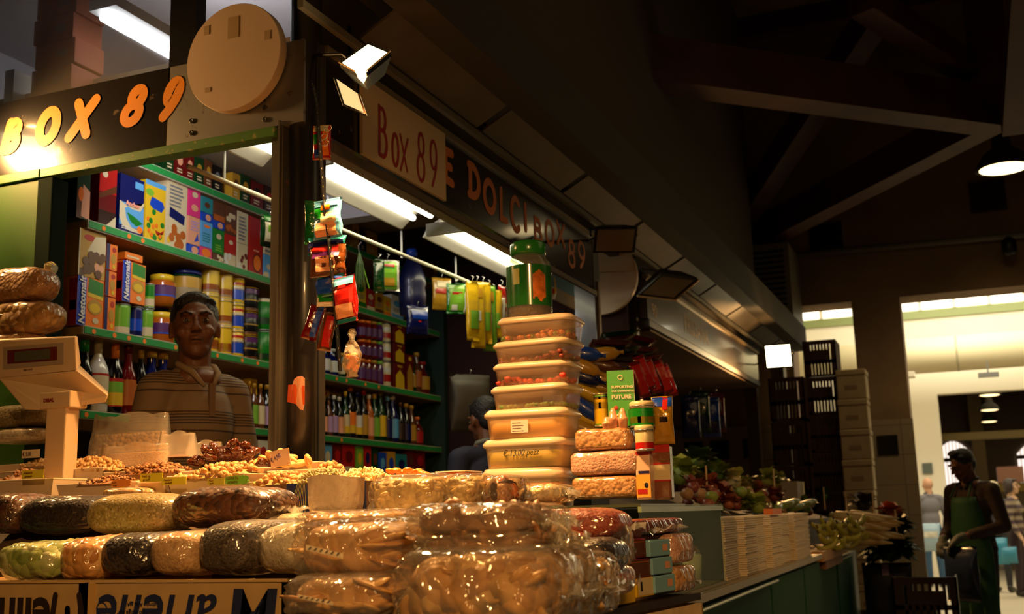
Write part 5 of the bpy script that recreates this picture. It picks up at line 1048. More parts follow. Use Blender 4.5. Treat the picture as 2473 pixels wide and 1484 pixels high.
def heap(name, px0, px1, py, pyt, Y, d, n, size, cols, label, kind='nut', skew=0):
    a = P(px0, py, 'Y', Y); b = P(px1, py, 'Y', Y); H = P((px0+px1)/2, pyt, 'Y', Y+d*.4).z-a.z; cx = (a.x+b.x)/2; w = (b.x-a.x)/2; z = (a.z+b.z)/2-.004
    q = MB(); ms = [mat(c, .5) for c in cols]
    def mh(u, v): r2 = (u-skew)**2+v*v; return H*max(0, 1-r2)**.8
    g = 12; vv = []
    for j in range(g+1):
        for i in range(g+1): u, v = 2*i/g-1, 2*j/g-1; vv.append((u*w, v*d/2, mh(u, v)-size*.6))
    q.add(vv, [(j*(g+1)+i, j*(g+1)+i+1, (j+1)*(g+1)+i+1, (j+1)*(g+1)+i) for j in range(g) for i in range(g)], 0)
    for i in range(n):
        u, v = random.uniform(-.97,.97), random.uniform(-.97,.6); c = (u*w, v*d/2, mh(u, v)+random.uniform(-.3,.5)*size); R = Euler((random.uniform(0,3), random.uniform(0,3), random.uniform(0,3))).to_matrix(); s = size*random.uniform(.8,1.15); m_ = random.randrange(len(ms))
        if kind == 'ring': q.torus(c, s*.9, s*.4, 7, 5, m_, R)
        elif kind == 'long': q.ell(c, (s*1.3,s*.6,s*.5), 6, m_, R)
        elif kind == 'walnut': q.ell(c, (s*1.1,s*.9,s*.7), 8, m_, R, .22)
        else: q.ell(c, (s,s*.9,s*.85), 6, m_, R)
    o = q.obj(name, ms, None, True); o.location = (cx, Y+d/2, z); tag(o, label, 'heap'); return stuff(o)
HZ = [(.30,.13,.045),(.42,.2,.07),(.2,.08,.025)]; PN = [(.66,.42,.18),(.78,.54,.26),(.55,.33,.13)]; WN = [(.58,.30,.10),(.72,.42,.16),(.42,.2,.06)]; PK = [(.40,.33,.14),(.52,.44,.2),(.3,.24,.09)]; CS = [(.78,.56,.27),(.84,.64,.34),(.66,.44,.18)]
rows = [ # back to front
 ('a',2.52,.10,[(-20,130,1122),(132,300,1120),(520,640,1128),(640,770,1120)]),
 ('b',2.40,.11,[(-20,110,1140),(110,250,1134),(250,425,1139),(428,640,1136),(645,780,1137)]),
 ('c',2.27,.12,[(-20,130,1160),(135,330,1168),(332,400,1166),(402,590,1149),(600,700,1164),(700,800,1166),(800,920,1166)]),
]
names = {'a':'back','b':'middle','c':'front'}
li = 0
for key, Y, d, ts in rows:
    for i, (a, b_, py) in enumerate(ts):
        wl_ = ['the scale foot','pale peanuts','dark hazelnuts','shelled walnuts','pumpkin seeds','cashew nuts','sesame biscuits'][i % 7]
        tray(a, b_, py, Y, d, .045, 'white rimmed tray in the %s row of nuts, %s along it' % (names[key], ['first','second','third','fourth','fifth','sixth','seventh'][i]))
heap('peanut_heap', 40,135,1120,1106,2.5,.1,120,.0055,PN,'low heap of pale peanuts behind the first price card')
heap('hazelnut_heap', 112,262,1134,1101,2.4,.12,220,.0062,PN+WN,'tall heap of pale roasted hazelnuts beside the scale', skew=.05)
heap('brown_nut_heap', 262,425,1139,1116,2.38,.12,230,.0062,HZ,'heap of dark brown hazelnuts left of the walnuts')
heap('mixed_nut_heap', -15,60,1158,1132,2.28,.12,90,.006,HZ,'small heap of brown nuts at the frame edge')
heap('spice_heap', 182,290,1164,1147,2.26,.12,180,.0042,HZ+[(.1,.03,.015)],'small heap of brown seeds above the orange price card')
heap('walnut_heap', 408,575,1147,1119,2.26,.13,150,.0085,WN,'heap of shelled walnuts in the middle of the trays', 'walnut', .25)
heap('walnut_heap', 602,700,1164,1142,2.25,.13,90,.0085,WN,'second heap of shelled walnuts right of the green price card', 'walnut')
heap('pumpkin_seed_heap', 682,812,1166,1130,2.24,.14,330,.0052,PK,'heap of greenish pumpkin seeds in the front tray', 'long')
heap('cashew_heap', 792,925,1168,1132,2.26,.14,190,.0085,CS,'heap of pale cashew nuts beside the pumpkin seeds', 'long', -.2)
heap('almond_heap', 520,640,1128,1112,2.5,.1,90,.007,WN,'low heap of almonds in front of the dates')
heap('peanut_heap', 760,800,1132,1118,2.5,.08,30,.008,WN,'few brown nuts beyond the ring figs', 'walnut')
# dates, figs, apricots: each one by itself
def copies(proto, spots, fmt, cat, group, short):
    for i, (loc, rot, s) in enumerate(spots):
        o = proto if i == 0 else copy_tree(proto)
        o.location = loc; o.rotation_euler = rot; o.scale = (s,s,s); tag(o, fmt, cat, group, short)
sp = []
for i in range(34):
    u = random.uniform(-1,1); v = random.uniform(-.9,.3); px = 552+u*92; top = 1120-(1-u*u)**.7*52+random.uniform(0,28)*(1 if random.random() < .6 else .2)
    sp.append((P(px, min(1122, top+ (10 if abs(u) > .7 else 0)), 'Y', 2.50+v*.05), (random.uniform(-.5,.5), random.uniform(-.5,.5), random.uniform(0,3)), random.uniform(.85,1.15)))
q = MB(); q.ell((0,0,0), (.021,.011,.010), 12, None, None, .05); pr = q.obj('date_fruit', mat((.10,.022,.008), .18, coat=.6, bump=.4, bscale=90), None, True)
copies(pr, sp, 'glossy dark brown date in the pile by the seller', 'date', 'dates heaped beside the seller', 'date')
tag(MB().rbox((-1.985,2.46,1.395), (-1.76,2.60,1.437), .01).obj('date_carton', mat((.40,.19,.07), .6)), 'open brown carton holding the dates', 'carton')
q = MB()
_dc = P(545,1085,'Y',2.52); q.ell((0,0,0), (.085,.035,.04), 16, None, None, .1); o = q.obj('date_mound', mat((.06,.014,.006), .3, coat=.4, bump=1, bscale=60), None, True); o.location = P(552,1112,'Y',2.55); tag(o, 'dark mass of dates beneath the loose ones', 'heap'); stuff(o)
sp = []
for px, py, a in ((640,1108,.3),(655,1104,.9),(668,1112,.2),(680,1100,1.2),(690,1112,.5),(702,1104,.1),(712,1115,.7),(722,1120,.3),(745,1115,1.25),(662,1118,.4),(628,1116,.6),(700,1122,.2),(684,1122,.3)):
    sp.append((P(px, py, 'Y', 2.48+random.uniform(-.03,.03)), (a, random.uniform(-.4,.4), random.uniform(0,3)), random.uniform(.9,1.15)))
q = MB(); q.torus((0,0,0), .0115, .0075, 16, 9, None, None, .85); pr = q.obj('dried_fig', mat((.70,.40,.15), .6, bump=.5, bscale=60), None, True)
copies(pr, sp, 'pale ring shaped dried fig in the heap left of the cashews', 'fig', 'dried figs in the back tray', 'fig')
sp = [(P(px, py, 'Y', 2.50+random.uniform(-.03,.03)), (random.uniform(-.5,.5), random.uniform(-.5,.5), random.uniform(0,3)), random.uniform(.9,1.1)) for px, py in ((943,1139),(958,1137),(973,1141),(985,1137),(998,1142),(1010,1140),(1022,1145),(965,1144),(1030,1146))]
q = MB(); q.ell((0,0,0), (.014,.012,.007), 12, None, None, .05); pr = q.obj('dried_apricot', mat((.90,.25,.02), .35, bump=.4, bscale=70), None, True)
copies(pr, sp, 'bright orange dried apricot in the row behind the macaroni', 'apricot', 'dried apricots behind the macaroni', 'apricot')
tray(930,1045,1148,2.46,.1,.04,'tray holding the bright orange apricots'); tray(1050,1125,1140,2.5,.1,.03,'shallow orange red tray beside the apricots', mat((.7,.16,.03), .5))
# price cards
def card(px0, px1, pyt, pyb, Y, col, label, txt='', star=False):
    a = P(px0, pyb, 'Y', Y); b = P(px1, pyb, 'Y', Y); t = P(px0, pyt, 'Y', Y); w = b.x-a.x; h = t.z-a.z; o = E('price_card', (a.x, Y, a.z), label, 'price card')
    q = MB()
    if star:
        n = 22; ring = []
        for i in range(n*2):
            an = math.pi*i/n; k = 1 if i % 2 else .86; ring.append((w/2+w/2*k*math.copysign(abs(math.cos(an))**.5, math.cos(an)), 0, h/2+h/2*k*math.copysign(abs(math.sin(an))**.5, math.sin(an))))
        q.loft([ring, [(x,.0015,z) for x, y, z in ring]], None, True, True)
    else: q.box((0,0,0), (w,.0015,h))
    q.obj('card', mat(cc(col), .5), o)
    if txt: lt(o, txt, (w*.1,-.0006,h*.55), (1,0,.03), (0,0,1), h*.42, mat((.2,.08,.02), .6), sx=.9); lt(o, txt[::-1], (w*.15,-.0006,h*.15), (1,0,.03), (0,0,1), h*.35, mat((.2,.08,.02), .6), sx=.9)
    return o
YL = (.80,.68,.04); card(52,105,1137,1158,2.24,YL,'yellow price card at the first tray near the scale','Anacardi'); card(338,392,1145,1166,2.23,YL,'yellow card tilted under the dark hazelnuts','Noci kg'); card(390,449,1155,1173,2.22,YL,'yellow price card below the walnuts','Mandorle'); card(501,541,1157,1173,2.22,(.62,.55,.06),'dull yellow card beside the green price card','Pinoli')
card(541,602,1150,1173,2.215,(.25,.62,.05),'jagged bright green price card','OFFERTA',True); card(266,317,1160,1179,2.21,(.85,.28,.04),'jagged orange price card in front of the brown seeds','euro',True)
o = card(655,702,1092,1132,2.38,(.72,.55,.42),'handwritten paper tag standing before the ring figs'); lt(o, '€ 4,90', (.004,-.0006,.012), (1,0,.4), (-.3,0,1), .016, mat((.08,.05,.2), .6), sx=.7); o.rotation_euler = (0,-.15,0)
o = card(52,95,1088,1108,2.5,(.7,.58,.4),'small beige price tag beside the scale column'); lt(o, '€ 5,00', (.004,-.0006,.006), (1,0,0), (0,0,1), .016, mat((.03,.02,.02), .6), sx=.8)
# cartons behind the second row: brown carton, navy printed carton, white paper bag
a = P(640,1242,'Y',2.16); b = P(750,1242,'Y',2.16); t = P(640,1172,'Y',2.16)
o = E('printed_carton', (a.x,2.16,a.z), 'brown and navy carton printed with fine yellow rays', 'carton'); w = P(885,1242,'Y',2.16).x-a.x; h = t.z-a.z
MB().box((0,0,0), (w,.12,h)).obj('carton_body', mat((.17,.09,.05), .6), o)
[MB().box((w*u,-.001,0), (w*v,0,h)).obj('navy_print', mat((.02,.03,.12), .5), o) for u, v in ((.22,.46),(.92,1.0))]
q = MB()
for i in range(8): x0 = w*.25+i*w*.022; x1 = w*.33+i*w*.012; q.add([(x0,-.0016,0),(x0+.0012,-.0016,0),(x1+.0012,-.0016,h),(x1,-.0016,h)], [(0,1,2,3)])
q.obj('ray_print', mat((.5,.45,.06), .5), o)
o = E('paper_bag', P(810,1245,'Y',2.10), 'white open paper bag with grain before the cashew tray', 'bag'); q = MB(); rings = []
for z_, k in ((0,.9),(.03,1.0),(.075,1.02),(.082,1.04)): rings.append([(x*k+.002*math.sin(i*2.1), y*k, z_+(.004*math.sin(i*1.3) if z_ > .08 else 0)) for i, (x, y) in enumerate(((-.05,-.03),(-.02,-.035),(.02,-.033),(.05,-.03),(.052,.03),(0,.035),(-.052,.03)))])
q.loft(rings, None, True, False); q.obj('bag_paper', mat((.62,.50,.36), .35, bump=.8, bscale=40, coat=.5), o, True)
# transparent bags with grains standing behind
def stand_bag(px0, px1, pyt, pyb, Y, d, fillf, mt, label, hz=.22):
    a = P(px0, pyb, 'Y', Y); b = P(px1, pyb, 'Y', Y); w = (b.x-a.x)/2; h = P(px0, pyt, 'Y', Y).z-a.z; o = E('clear_bag', ((a.x+b.x)/2, Y, (a.z+b.z)/2), label, 'bag')
    q = MB(); rings = []
    for j in range(9):
        v = j/8; k = 1 if v < .9 else .98; dd = d*(1-v*.8); rings.append([(x*w*k, y*dd/2+d/2, v*fillf*h*.98+(random.uniform(-.002,.002) if v == 1 else 0)) for x, y in ((-1,-1),(-.5,-1.1),(0,-1.12),(.5,-1.1),(1,-1),(1,1),(0,1.1),(-1,1))])
    q.loft(rings, None, True, True); q.obj('bag_contents', mt, o, True)
    q = MB(); rings = []
    for j in range(13):
        v = j/12; dd = d*(1-v*.85)*1.08; rings.append([(x*w*1.03, y*dd/2+d/2, v*h+(.006*math.sin(x*5+1)+.003*math.sin(x*17) if v == 1 else 0)) for x, y in [(-1+i*.2, -1-.1*math.sin(math.pi*i/10)+.08*math.sin(i*3+j)) for i in range(11)]+[(1-i*.2, 1) for i in range(11)]])
    q.loft(rings, None, False, False); q.obj('film_bag', film(hz, (.95,.85,.7), 12, .35), o, True); return o
stand_bag(212,382,1000,1112,2.55,.06,.60,wrap([(.45,.27,.11),(.62,.42,.2),(.35,.18,.06)], 75, 0, bump=1.2, coat=.2),'clear bag half full of chickpeas standing behind the trays')
stand_bag(235,388,1072,1128,2.47,.05,.62,wrap([(.5,.28,.09),(.66,.4,.16)], 200, 0, bump=.6, coat=.2),'lower clear bag of fine golden grain before the chickpeas')
cb = stand_bag(375,452,1044,1105,2.5,.05,.12,mat((.4,.2,.08), .6),'empty crumpled clear bag beside the seller',.3)
cb2 = stand_bag(445,520,1066,1102,2.56,.04,.1,mat((.4,.2,.08), .6),'low clear film edge behind the dates',.22)
# scale
o = E('weighing_scale', P(150,1135,'Y',2.36), 'cream shop scale with a tilted display head on a square column', 'scale'); bz = o.location.z; SCM = mat((.70,.50,.30), .4); bx = o.location.x
def L(px, py, y=0): p = P(px, py, 'Y', 2.36+y); return Vector((p.x-bx, y, p.z-bz))
c0, c1 = L(106,1105), L(152,1105); MB().box((c0.x,0,-.04), (c1.x+.004,.05,L(106,985).z)).obj('column', SCM, o, bevel=.004)
MB().box((L(98,1000).x,-.006,L(98,990).z), (L(172,1000).x,.06,L(98,950).z)).obj('head_mount', SCM, o, bevel=.004)
lt(o, 'DIBAL', (L(110,973).x,-.0075,L(110,973).z), (1,0,0), (0,0,1), .014, mat((.25,.03,.03), .5), bold=.0005)
q = MB(); q.loft([[L(-4,822),L(182,812),L(186,895),L(-4,915)], [L(0,818,.015),L(188,812,.02),L(196,880,.05),L(-4,905,.05)]], None, True, True); q.obj('display_head', SCM, o, bevel=.004)
q = MB(); q.loft([[L(-4,914),L(186,896),L(262,955,.06),L(255,972,.06),L(110,992,.0),L(60,990,.0)], [L(-4,905,.10),L(190,880,.10),L(262,948,.16),L(255,960,.16),L(110,980,.10),L(60,980,.10)]], None, True, True); q.obj('scale_tray', mat((.72,.52,.31), .4), o, bevel=.003)
def panel(nm, pts, m, lift): q = MB(); q.add([L(x, y)+Vector((0,-lift,0)) for x, y in pts], [(0,1,2,3)]); return q.obj(nm, m, o)
panel('display_bezel', [(8,893),(154,880),(154,828),(8,840)], mat((.40,.30,.22), .5), .0012); panel('display_frame', [(19,880),(139,871),(139,838),(19,847)], mat((.14,.02,.02), .3), .002); panel('display_glass', [(37,875),(123,868),(123,843),(37,851)], mat((.10,.10,.055), .15, coat=.5), .003)
lt(o, 'DIBAL FX-50', (L(58,896).x,-.0015,L(58,896).z), (1,0,-.0), (0,0,1), .006, mat((.2,.1,.05), .5))
tag(MB().rbox(tuple(P(178,986,'Y',2.52)), tuple(P(222,972,'Y',2.56)), .004).obj('black_tool', M('black', .3)), 'small black handled tool behind the scale', 'tool')
# bags behind the scale on the left
for px0, px1, pt, pb, m_, lab in ((-60,84,640,728,wNUT,'bag of brown nuts with a tied top before the green panel'),(-60,100,724,806,wAMB,'dark amber bag under the tied nut bag'),(-60,60,800,850,wNUT,'bag of nuts just above the scale display'),(-60,98,975,1032,wGRNB,'bag of brown seeds behind the scale column'),(-60,95,1033,1070,wPALE,'shiny pale bag at the foot of the column')):
    b_ = rowbag('nut_bag', px0, px1, pt, pb, 2.50, .13, m_, lab, seed=px1, ends=False)
    if pt == 640:
        kx, ky, kz = P(58,642,'Y',2.5)-b_.location; q = MB(); rings = []
        for s_, r_ in ((0,.022),(.35,.012),(.55,.011),(.8,.02),(1,.026)): rings.append([(0+r_*math.cos(a)*(1+.25*math.sin(3*a)), s_*.045+.0, s_*.03+r_*math.sin(a)) for a in [2*math.pi*i/12 for i in range(12)]])
        q.loft(rings, None, True, True); kn = q.obj('tied_top', mat((.75,.6,.3), .2, coat=.8, bump=.6, bscale=60), b_, True); kn.location = (-.06,.01,.088)
for i, (z, n) in enumerate(((1.465,'lower'),)): pass
tag(MB().box((-3.3,2.47,1.40), (-2.56,2.68,1.415)).obj('side_ledge', mat((.3,.2,.1), .6)), 'narrow ledge carrying the bags left of the scale', 'ledge')
_q = MB(); _q.box((-3.3,2.47,1.415), (-2.60,2.68,1.445)); tag(_q.obj('paper_sack', mat((.55,.42,.25), .7)), 'flat pale sack lying under the bags left of the scale', 'sack')
# ---------------------------------------------------------------- chain with hanging bags at the corner post
ch = E('hanging_strip', P(772,200,'Y',2.60), 'black perforated display strip hanging at the corner post', 'display strip'); q = MB()
path = [P(x, y, 'Y', 2.60)-ch.location for x, y in ((772,215),(781,260),(786,330),(792,400),(798,482))]+[P(x, y, 'Y', 2.60)-ch.location for x, y in ((812,600),(822,700),(830,800),(838,900))]
for i in range(len(path)-1): q.beam(path[i]+Vector((0,-.035,0)), path[i+1]+Vector((0,-.035,0)), .015, .003)
q.obj('strip_band', M('black', .4), ch)
q = MB()
for i in range(30):
    t = i/30*(len(path)-1); k = int(t); p = path[k].lerp(path[k+1], t-k); q.ell(p+Vector((0,-.038,0)), (.0022,.001,.004), 6)
q.obj('strip_slot', mat((.7,.55,.35), .4), ch); ch.children[-1]['kind'] = 'stuff'
g = MB()
for k, (x, y) in enumerate(((783,330),(792,310),(784,345))): g.torus(P(x, y, 'Y', 2.59)-ch.location, .011, .0012, 16, 6, rot=Euler((1.2,.4*k,0)).to_matrix())
g.obj('ring_hook', mat((.7,.65,.5), .25, .8), ch, True)
GB = lambda c: mat(cc(c), .16, coat=1.0, bump=.7, bscale=22)
def hang(px, pyt, Y, w, h, t, c, marks, label, **kw): return pouch(kw.pop('name','snack_bag'), P(px, pyt, 'Y', Y), w, h, t, GB(c), marks, label, **kw)
hang(778,303,2.66,.055,.105,.03,'red',[('orange',.6,.15,.95,.9),('cream',.05,.02,.9,.22),('green',.05,.3,.3,.6),('blue',.1,.75,.5,.95)],'small red snack bag high on the strip beside the post', hook=False, rz=.3)
hang(792,482,2.575,.096,.112,.03,'lblue',[('lblue',.05,.03,.95,.2),('green',.1,.24,.4,.5),('orange',.35,.16,.7,.3),('peach',.1,.6,.9,.95),('cream',.35,.36,.95,.62)],'topmost foil snack bag catching the floodlight on the strip', hook=False, rz=-.1, wob=.5)
hang(757,485,2.63,.05,.13,.02,'dgreen',[],'dark green foil bag edge between strip and post', hook=False, rz=.5)
hang(790,572,2.60,.115,.05,.03,'teal',[('navy',.0,.3,1,.9)],'dark blue folded bag top in the middle of the strip', hook=False, rz=.15, wob=.5)
hang(792,592,2.585,.11,.09,.035,'brown',[('red',.1,.05,.85,.25),('purple',.1,.25,.9,.45),('peach',.2,.4,.8,.85)],'brown and red foil bag in the middle of the strip', hook=False, rz=.1, wob=.5)
hang(800,655,2.60,.10,.07,.03,'teal',[('blue',.0,.3,1,.9)],'blue crumpled foil bag above the big red one', hook=False, rz=-.15, wob=.5)
hang(832,668,2.57,.072,.13,.03,'red',[('lblue',.0,.02,1,.2),('dred',.3,.2,.7,.28),('red',.0,.3,1,.62),('peach',.05,.62,.95,.9),('teal',0,.92,1,1)],'big red and pink foil bag low on the strip', hook=False, rz=-.15, tilt=-.08)
hang(790,690,2.62,.06,.06,.02,'white',[('green',.1,.4,.9,.8)],'white and green bag behind the big red one', hook=False, rz=.3)
hang(770,740,2.64,.045,.10,.02,'dred',[('blue',.5,.0,.9,.9)],'dark red narrow bag leaning behind the strip', hook=False, rz=.5, tilt=.3)
hang(800,755,2.63,.04,.11,.02,'brown',[('red',.3,.1,.9,.9)],'brown narrow bag leaning behind the strip', hook=False, rz=.3, tilt=.2)
o = E('candy_bag', P(850,795,'Y',2.57), 'small clear bag of orange candy tied to the strip end', 'bag'); q = MB(); rings = []
for z_, r_ in ((0,.008),(-.012,.013),(-.028,.007),(-.045,.018),(-.07,.027),(-.10,.026),(-.122,.014),(-.13,.018)): rings.append([(r_*math.cos(a)*(1+.12*math.sin(3*a+z_*90)), r_*.7*math.sin(a), z_) for a in [2*math.pi*i/18 for i in range(18)]])
q.loft(rings, None, True, True); q.obj('film_bag', film(.28, (1,.8,.5), 40, .6), o, True)
q = MB()
for i in range(14): q.ell((random.uniform(-.014,.014), random.uniform(-.008,.008), random.uniform(-.108,-.065)), (.009,.007,.008), 8, None, None, .1)
stuff(q.obj('candy', mat((.95,.42,.03), .3), o, True))
# ---------------------------------------------------------------- tub tower, jar and packages on the glass case
YT = 3.10
GLASSM = film(.01, (.86,.92,.84), 3, .0, .05)
o = E('glass_case', (0,0,0), 'glass display case at the counter corner below the tubs', 'display case')
MB().box((-1.66,2.95,1.046), (-.83,4.02,1.056)).obj('case_base', mat((.3,.25,.12), .5), o)
q = MB(); q.box((-.836,2.95,1.056), (-.832,4.02,1.315)); q.obj('glass_pane', GLASSM, o); MB().box((-1.66,4.012,1.056), (-.838,4.02,1.313)).obj('end_panel', mat((.018,.018,.007), .5), o)  # dark end panel added in place of glass to darken the view inside
MB().box((-1.66,2.95,1.315), (-.83,3.46,1.323)).obj('case_top', mat((.06,.07,.04), .2), o); MB().box((-1.66,3.46,1.315), (-.83,4.02,1.321)).obj('glass_top', film(.03, (.7,.8,.6), 3, .0, .4), o)
MB().box((-.838,2.95,1.30), (-.828,4.02,1.315)).obj('top_edge', mat((.25,.32,.2), .2), o)
MB().box((-1.66,2.95,1.056), (-1.64,4.0,1.31)).obj('back_board', mat((.05,.055,.03), .4), o)
tag(MB().box((-1.3,3.3,1.057), (-.95,3.9,1.20)).obj('stored_carton', mat((.12,.10,.04), .6)), 'pale carton inside the glass case', 'carton')
q = MB(); q.lathe([(.05,0),(.055,.09),(.05,.095)], n=20); o = E('paper_cup', (-.95,3.93,1.057), 'white rounded pot shining inside the case corner', 'pot'); q.obj('cup_body', mat((.8,.75,.6), .3), o, True)
TB = [ # px0 px1 top bottom, content
 (1178,1374,1130,1208,(.80,.26,.03),.80,'bottom tub of the tower, filled with orange goods',1,None), (1182,1382,1058,1128,(.62,.45,.04),.75,'second tub from the bottom with handwriting on yellow paper',1,'h'), (1184,1384,986,1056,(.82,.42,.06),.85,'third tub from the bottom with a small printed label',1,'q'),
 (1199,1388,927,985,(.10,.20,.03),.10,'nearly empty tub with a trace of green',0,None), (1203,1388,872,925,(.62,.04,.02),.5,'tub with bright red pieces',0,None), (1204,1390,818,870,(.22,.03,.015),.5,'tub with dark red brown pieces',0,None), (1213,1394,760,816,(.50,.14,.03),.55,'topmost tub with red and green pieces under the jar',0,None)]
TUBM = mat((.86,.66,.42), .28, alpha=.42, coat=.3); TUBM2 = mat((.84,.60,.42), .28, alpha=.32, coat=.3); LIDM = mat((.88,.68,.46), .3, alpha=.75, coat=.3)
zprev = 1.3235
for i, (a, b_, pt, pb, colr, fl_, lab, yl, mk) in enumerate(TB):
    A = P(a, (pt+pb)/2, 'Y', YT); B = P(b_, (pt+pb)/2, 'Y', YT); zt = P((a+b_)/2, pt, 'Y', YT-.06).z; w = (B.x-A.x)/2; h = zt-zprev; cx = (A.x+B.x)/2; d = w*.72
    o = E('food_tub', (cx, YT+.02, zprev), lab, 'tub', None, .05*(-1)**i)
    def rr(w, d, z, r=.035, n=5):
        ring = []
        for sx, sy, a0 in ((1,1,0),(-1,1,90),(-1,-1,180),(1,-1,270)):
            for k in range(n+1): an = math.radians(a0+90*k/n); ring.append((sx*(w-r)+r*math.cos(an), sy*(d-r)+r*math.sin(an), z))
        return ring
    q = MB(); q.loft([rr(w*.90,d*.90,0.0008), rr(w*.95,d*.95,h*.76), rr(w*.955,d*.955,h*.78)], None, True, False); q.obj('tub_body', TUBM if yl else TUBM2, o, True)
    q = MB(); q.loft([rr(w*.97,d*.97,h*.72), rr(w*1.0,d*1.0,h*.76), rr(w*1.0,d*1.0,h*.86), rr(w*.98,d*.98,h*.9), rr(w*.93,d*.93,h-.0006)], None, False, True); q.obj('tub_lid', LIDM, o, True)
    if i in (0,1,2): q = MB(); q.loft([rr(w*.86,d*.86,.004), rr(w*.90,d*.90,h*.76*fl_)], None, True, True); q.obj('tub_contents', mat(colr, .6), o, True)
    else:
        q = MB(); ms = [mat(colr, .5), mat(tuple(c*.6 for c in colr), .5), mat((.1,.16,.03) if i in (6,3) else colr, .5)]
        for k in range(170): u, v = random.uniform(-.84,.84), random.uniform(-.84,.84); hh = h*.76*fl_*(.55+.45*math.sin(u*4+i)) ; q.ell((u*w, v*d, random.uniform(.008, max(.01, hh))), (.010,.009,.008), 6, random.randrange(3), None, .15)
        stuff(q.obj('tub_contents', ms, o, True))
    if mk == 'q':
        q = MB(); q.box((-w*.30,-d*.975,h*.18), (w*.10,-d*.955,h*.60)); q.obj('label', mat((.72,.6,.52), .5), o); q = MB()
        for r_ in range(4): q.box((-w*.27,-d*.9765,h*(.22+.09*r_)), (w*(.0-.06*(r_ % 2)),-d*.9755,h*(.25+.09*r_)))
        q.obj('label_print', mat((.12,.06,.08), .5), o)
    if mk == 'h': lt(o, '€ 13,00 pezz', (-w*.42,-d*.962,h*.40), (1,0,.02), (0,0,1), .026, mat((.03,.03,.02), .5), shear=.25, sx=.85)
    zprev = zprev+h
p = P(1272,758,'Y',YT); zprev += .0005; a = P(1222,700,'Y',YT); b = P(1324,700,'Y',YT); r_ = (b.x-a.x)/2; H = P(1272,585,'Y',YT).z-zprev
o = E('snack_jar', ((a.x+b.x)/2, YT+.02, zprev), 'large clear jar with a green lid and green label on top of the tubs', 'jar')
q = MB(); q.lathe([(r_*.9,0),(r_,.01),(r_,H*.68),(r_*.97,H*.72),(r_*.78,H*.80),(r_*.72,H*.84)], n=32); q.obj('jar_body', film(.12, (.85,.95,.8), 20, .3), o, True)
q = MB(); q.lathe([(r_*.86,.004),(r_*.93,.02),(r_*.93,H*.14),(r_*.3,H*.16)], n=24); q.obj('jar_contents', mat((.10,.03,.012), .5, bump=1, bscale=60), o, True)
q = MB(); q.lathe([(r_*1.008,H*.15),(r_*1.008,H*.67)], n=32, cap=False); q.obj('jar_label', mat((.02,.15,.02), .2, var=.4, vscale=12, coat=.8), o, True)
q = MB()
for k in range(9):
    def cy(an, z): return (r_*1.014*math.cos(an), r_*1.014*math.sin(an), z)
    a0, a1 = -1.05+k*.07, -1.05+(k+1)*.07; z0 = H*(.22+.03*math.sin(k)); z1 = H*(.60-.06*abs(k-4)/4); q.add([cy(a0,z0),cy(a1,z0),cy(a1,z1),cy(a0,z1)], [(0,1,2,3)])
q.obj('label_picture', mat((.75,.2,.03), .3, var=.6, vscale=30, coat=.8), o)
q = MB()
for k in range(4):
    a0, a1 = -1.95+k*.08, -1.95+(k+1)*.08; q.add([cy(a0,H*.42),cy(a1,H*.42),cy(a1,H*.62),cy(a0,H*.62)], [(0,1,2,3)])
q.obj('price_label', mat((.35,.38,.12), .4), o)
q = MB(); q.lathe([(r_*.76,H*.83),(r_*.80,H*.86),(r_*.80,H*.97),(r_*.74,H),(.01,H)], n=36); q.obj('jar_lid', mat((.02,.20,.02), .25, coat=.5), o, True)
# packages right of the tower
ZC = 1.3235
def blk(px0, px1, pyt, pyb, Y, d, mt, label, seed, rz=0):
    a = P(px0, pyb, 'Y', Y); b = P(px1, pyb, 'Y', Y); t = P(px0, pyt, 'Y', Y); return bag('nut_brick', ((a.x+b.x)/2, Y+d/2, a.z), d, b.x-a.x, t.z-a.z, mt, label, rz=-math.pi/2+rz, seed=seed, sq=.3, lump=.025, cat='pack', ends=1, ep=12)
b1 = blk(1374,1545,1153,1208,3.0,.16,wNUT,'bottom brick of vacuum packed nuts beside the tubs',41); b2 = blk(1370,1548,1093,1152,3.0,.16,wPINK,'middle brick of pale grain in clear film',42); b3 = blk(1382,1524,1037,1092,3.0,.16,wNUT,'top brick of brown nuts beside the tub tower',43)
zlast = P(1400,1036,'Y',3.0).z
o = E('tea_carton', (P(1507,1000,'Y',3.06).x, 3.06, zlast+.005), 'bright green carton printed FUTURE on the nut bricks', 'carton'); w = (P(1529,940,'Y',3.06).x-P(1469,940,'Y',3.06).x)/2; o.location.x = P(1499,940,'Y',3.06).x; h = P(1499,895,'Y',3.06).z-o.location.z; o.rotation_euler = (0,0,.32)
GB_ = mat((.05,.38,.03), .35); MB().box((-w*1.02,0,0), (w*1.02,.048,h)).obj('carton_body', GB_, o)
q = MB(); q.box((w*1.02,0,0), (w*1.02+.001,.048,h)); q.obj('side_print', mat((.72,.66,.55), .4), o)
CRM = mat((.85,.74,.5), .5); lt(o, 'SUPPORTING', (-w*.72,-.001,h*.68), (1,0,0), (0,0,1), w*.28, CRM, bold=.0004); lt(o, 'OUR COMMUNITIES', (-w*.72,-.001,h*.61), (1,0,0), (0,0,1), w*.19, CRM, bold=.0002); lt(o, 'FUTURE', (-w*.74,-.001,h*.49), (1,0,0), (0,0,1), w*.42, CRM, bold=.0006)
q = MB(); q.torus((0,-.001,h*.87), w*.17, .0015, rot=Matrix.Rotation(math.pi/2, 3, 'X')); q.obj('emblem', CRM, o)
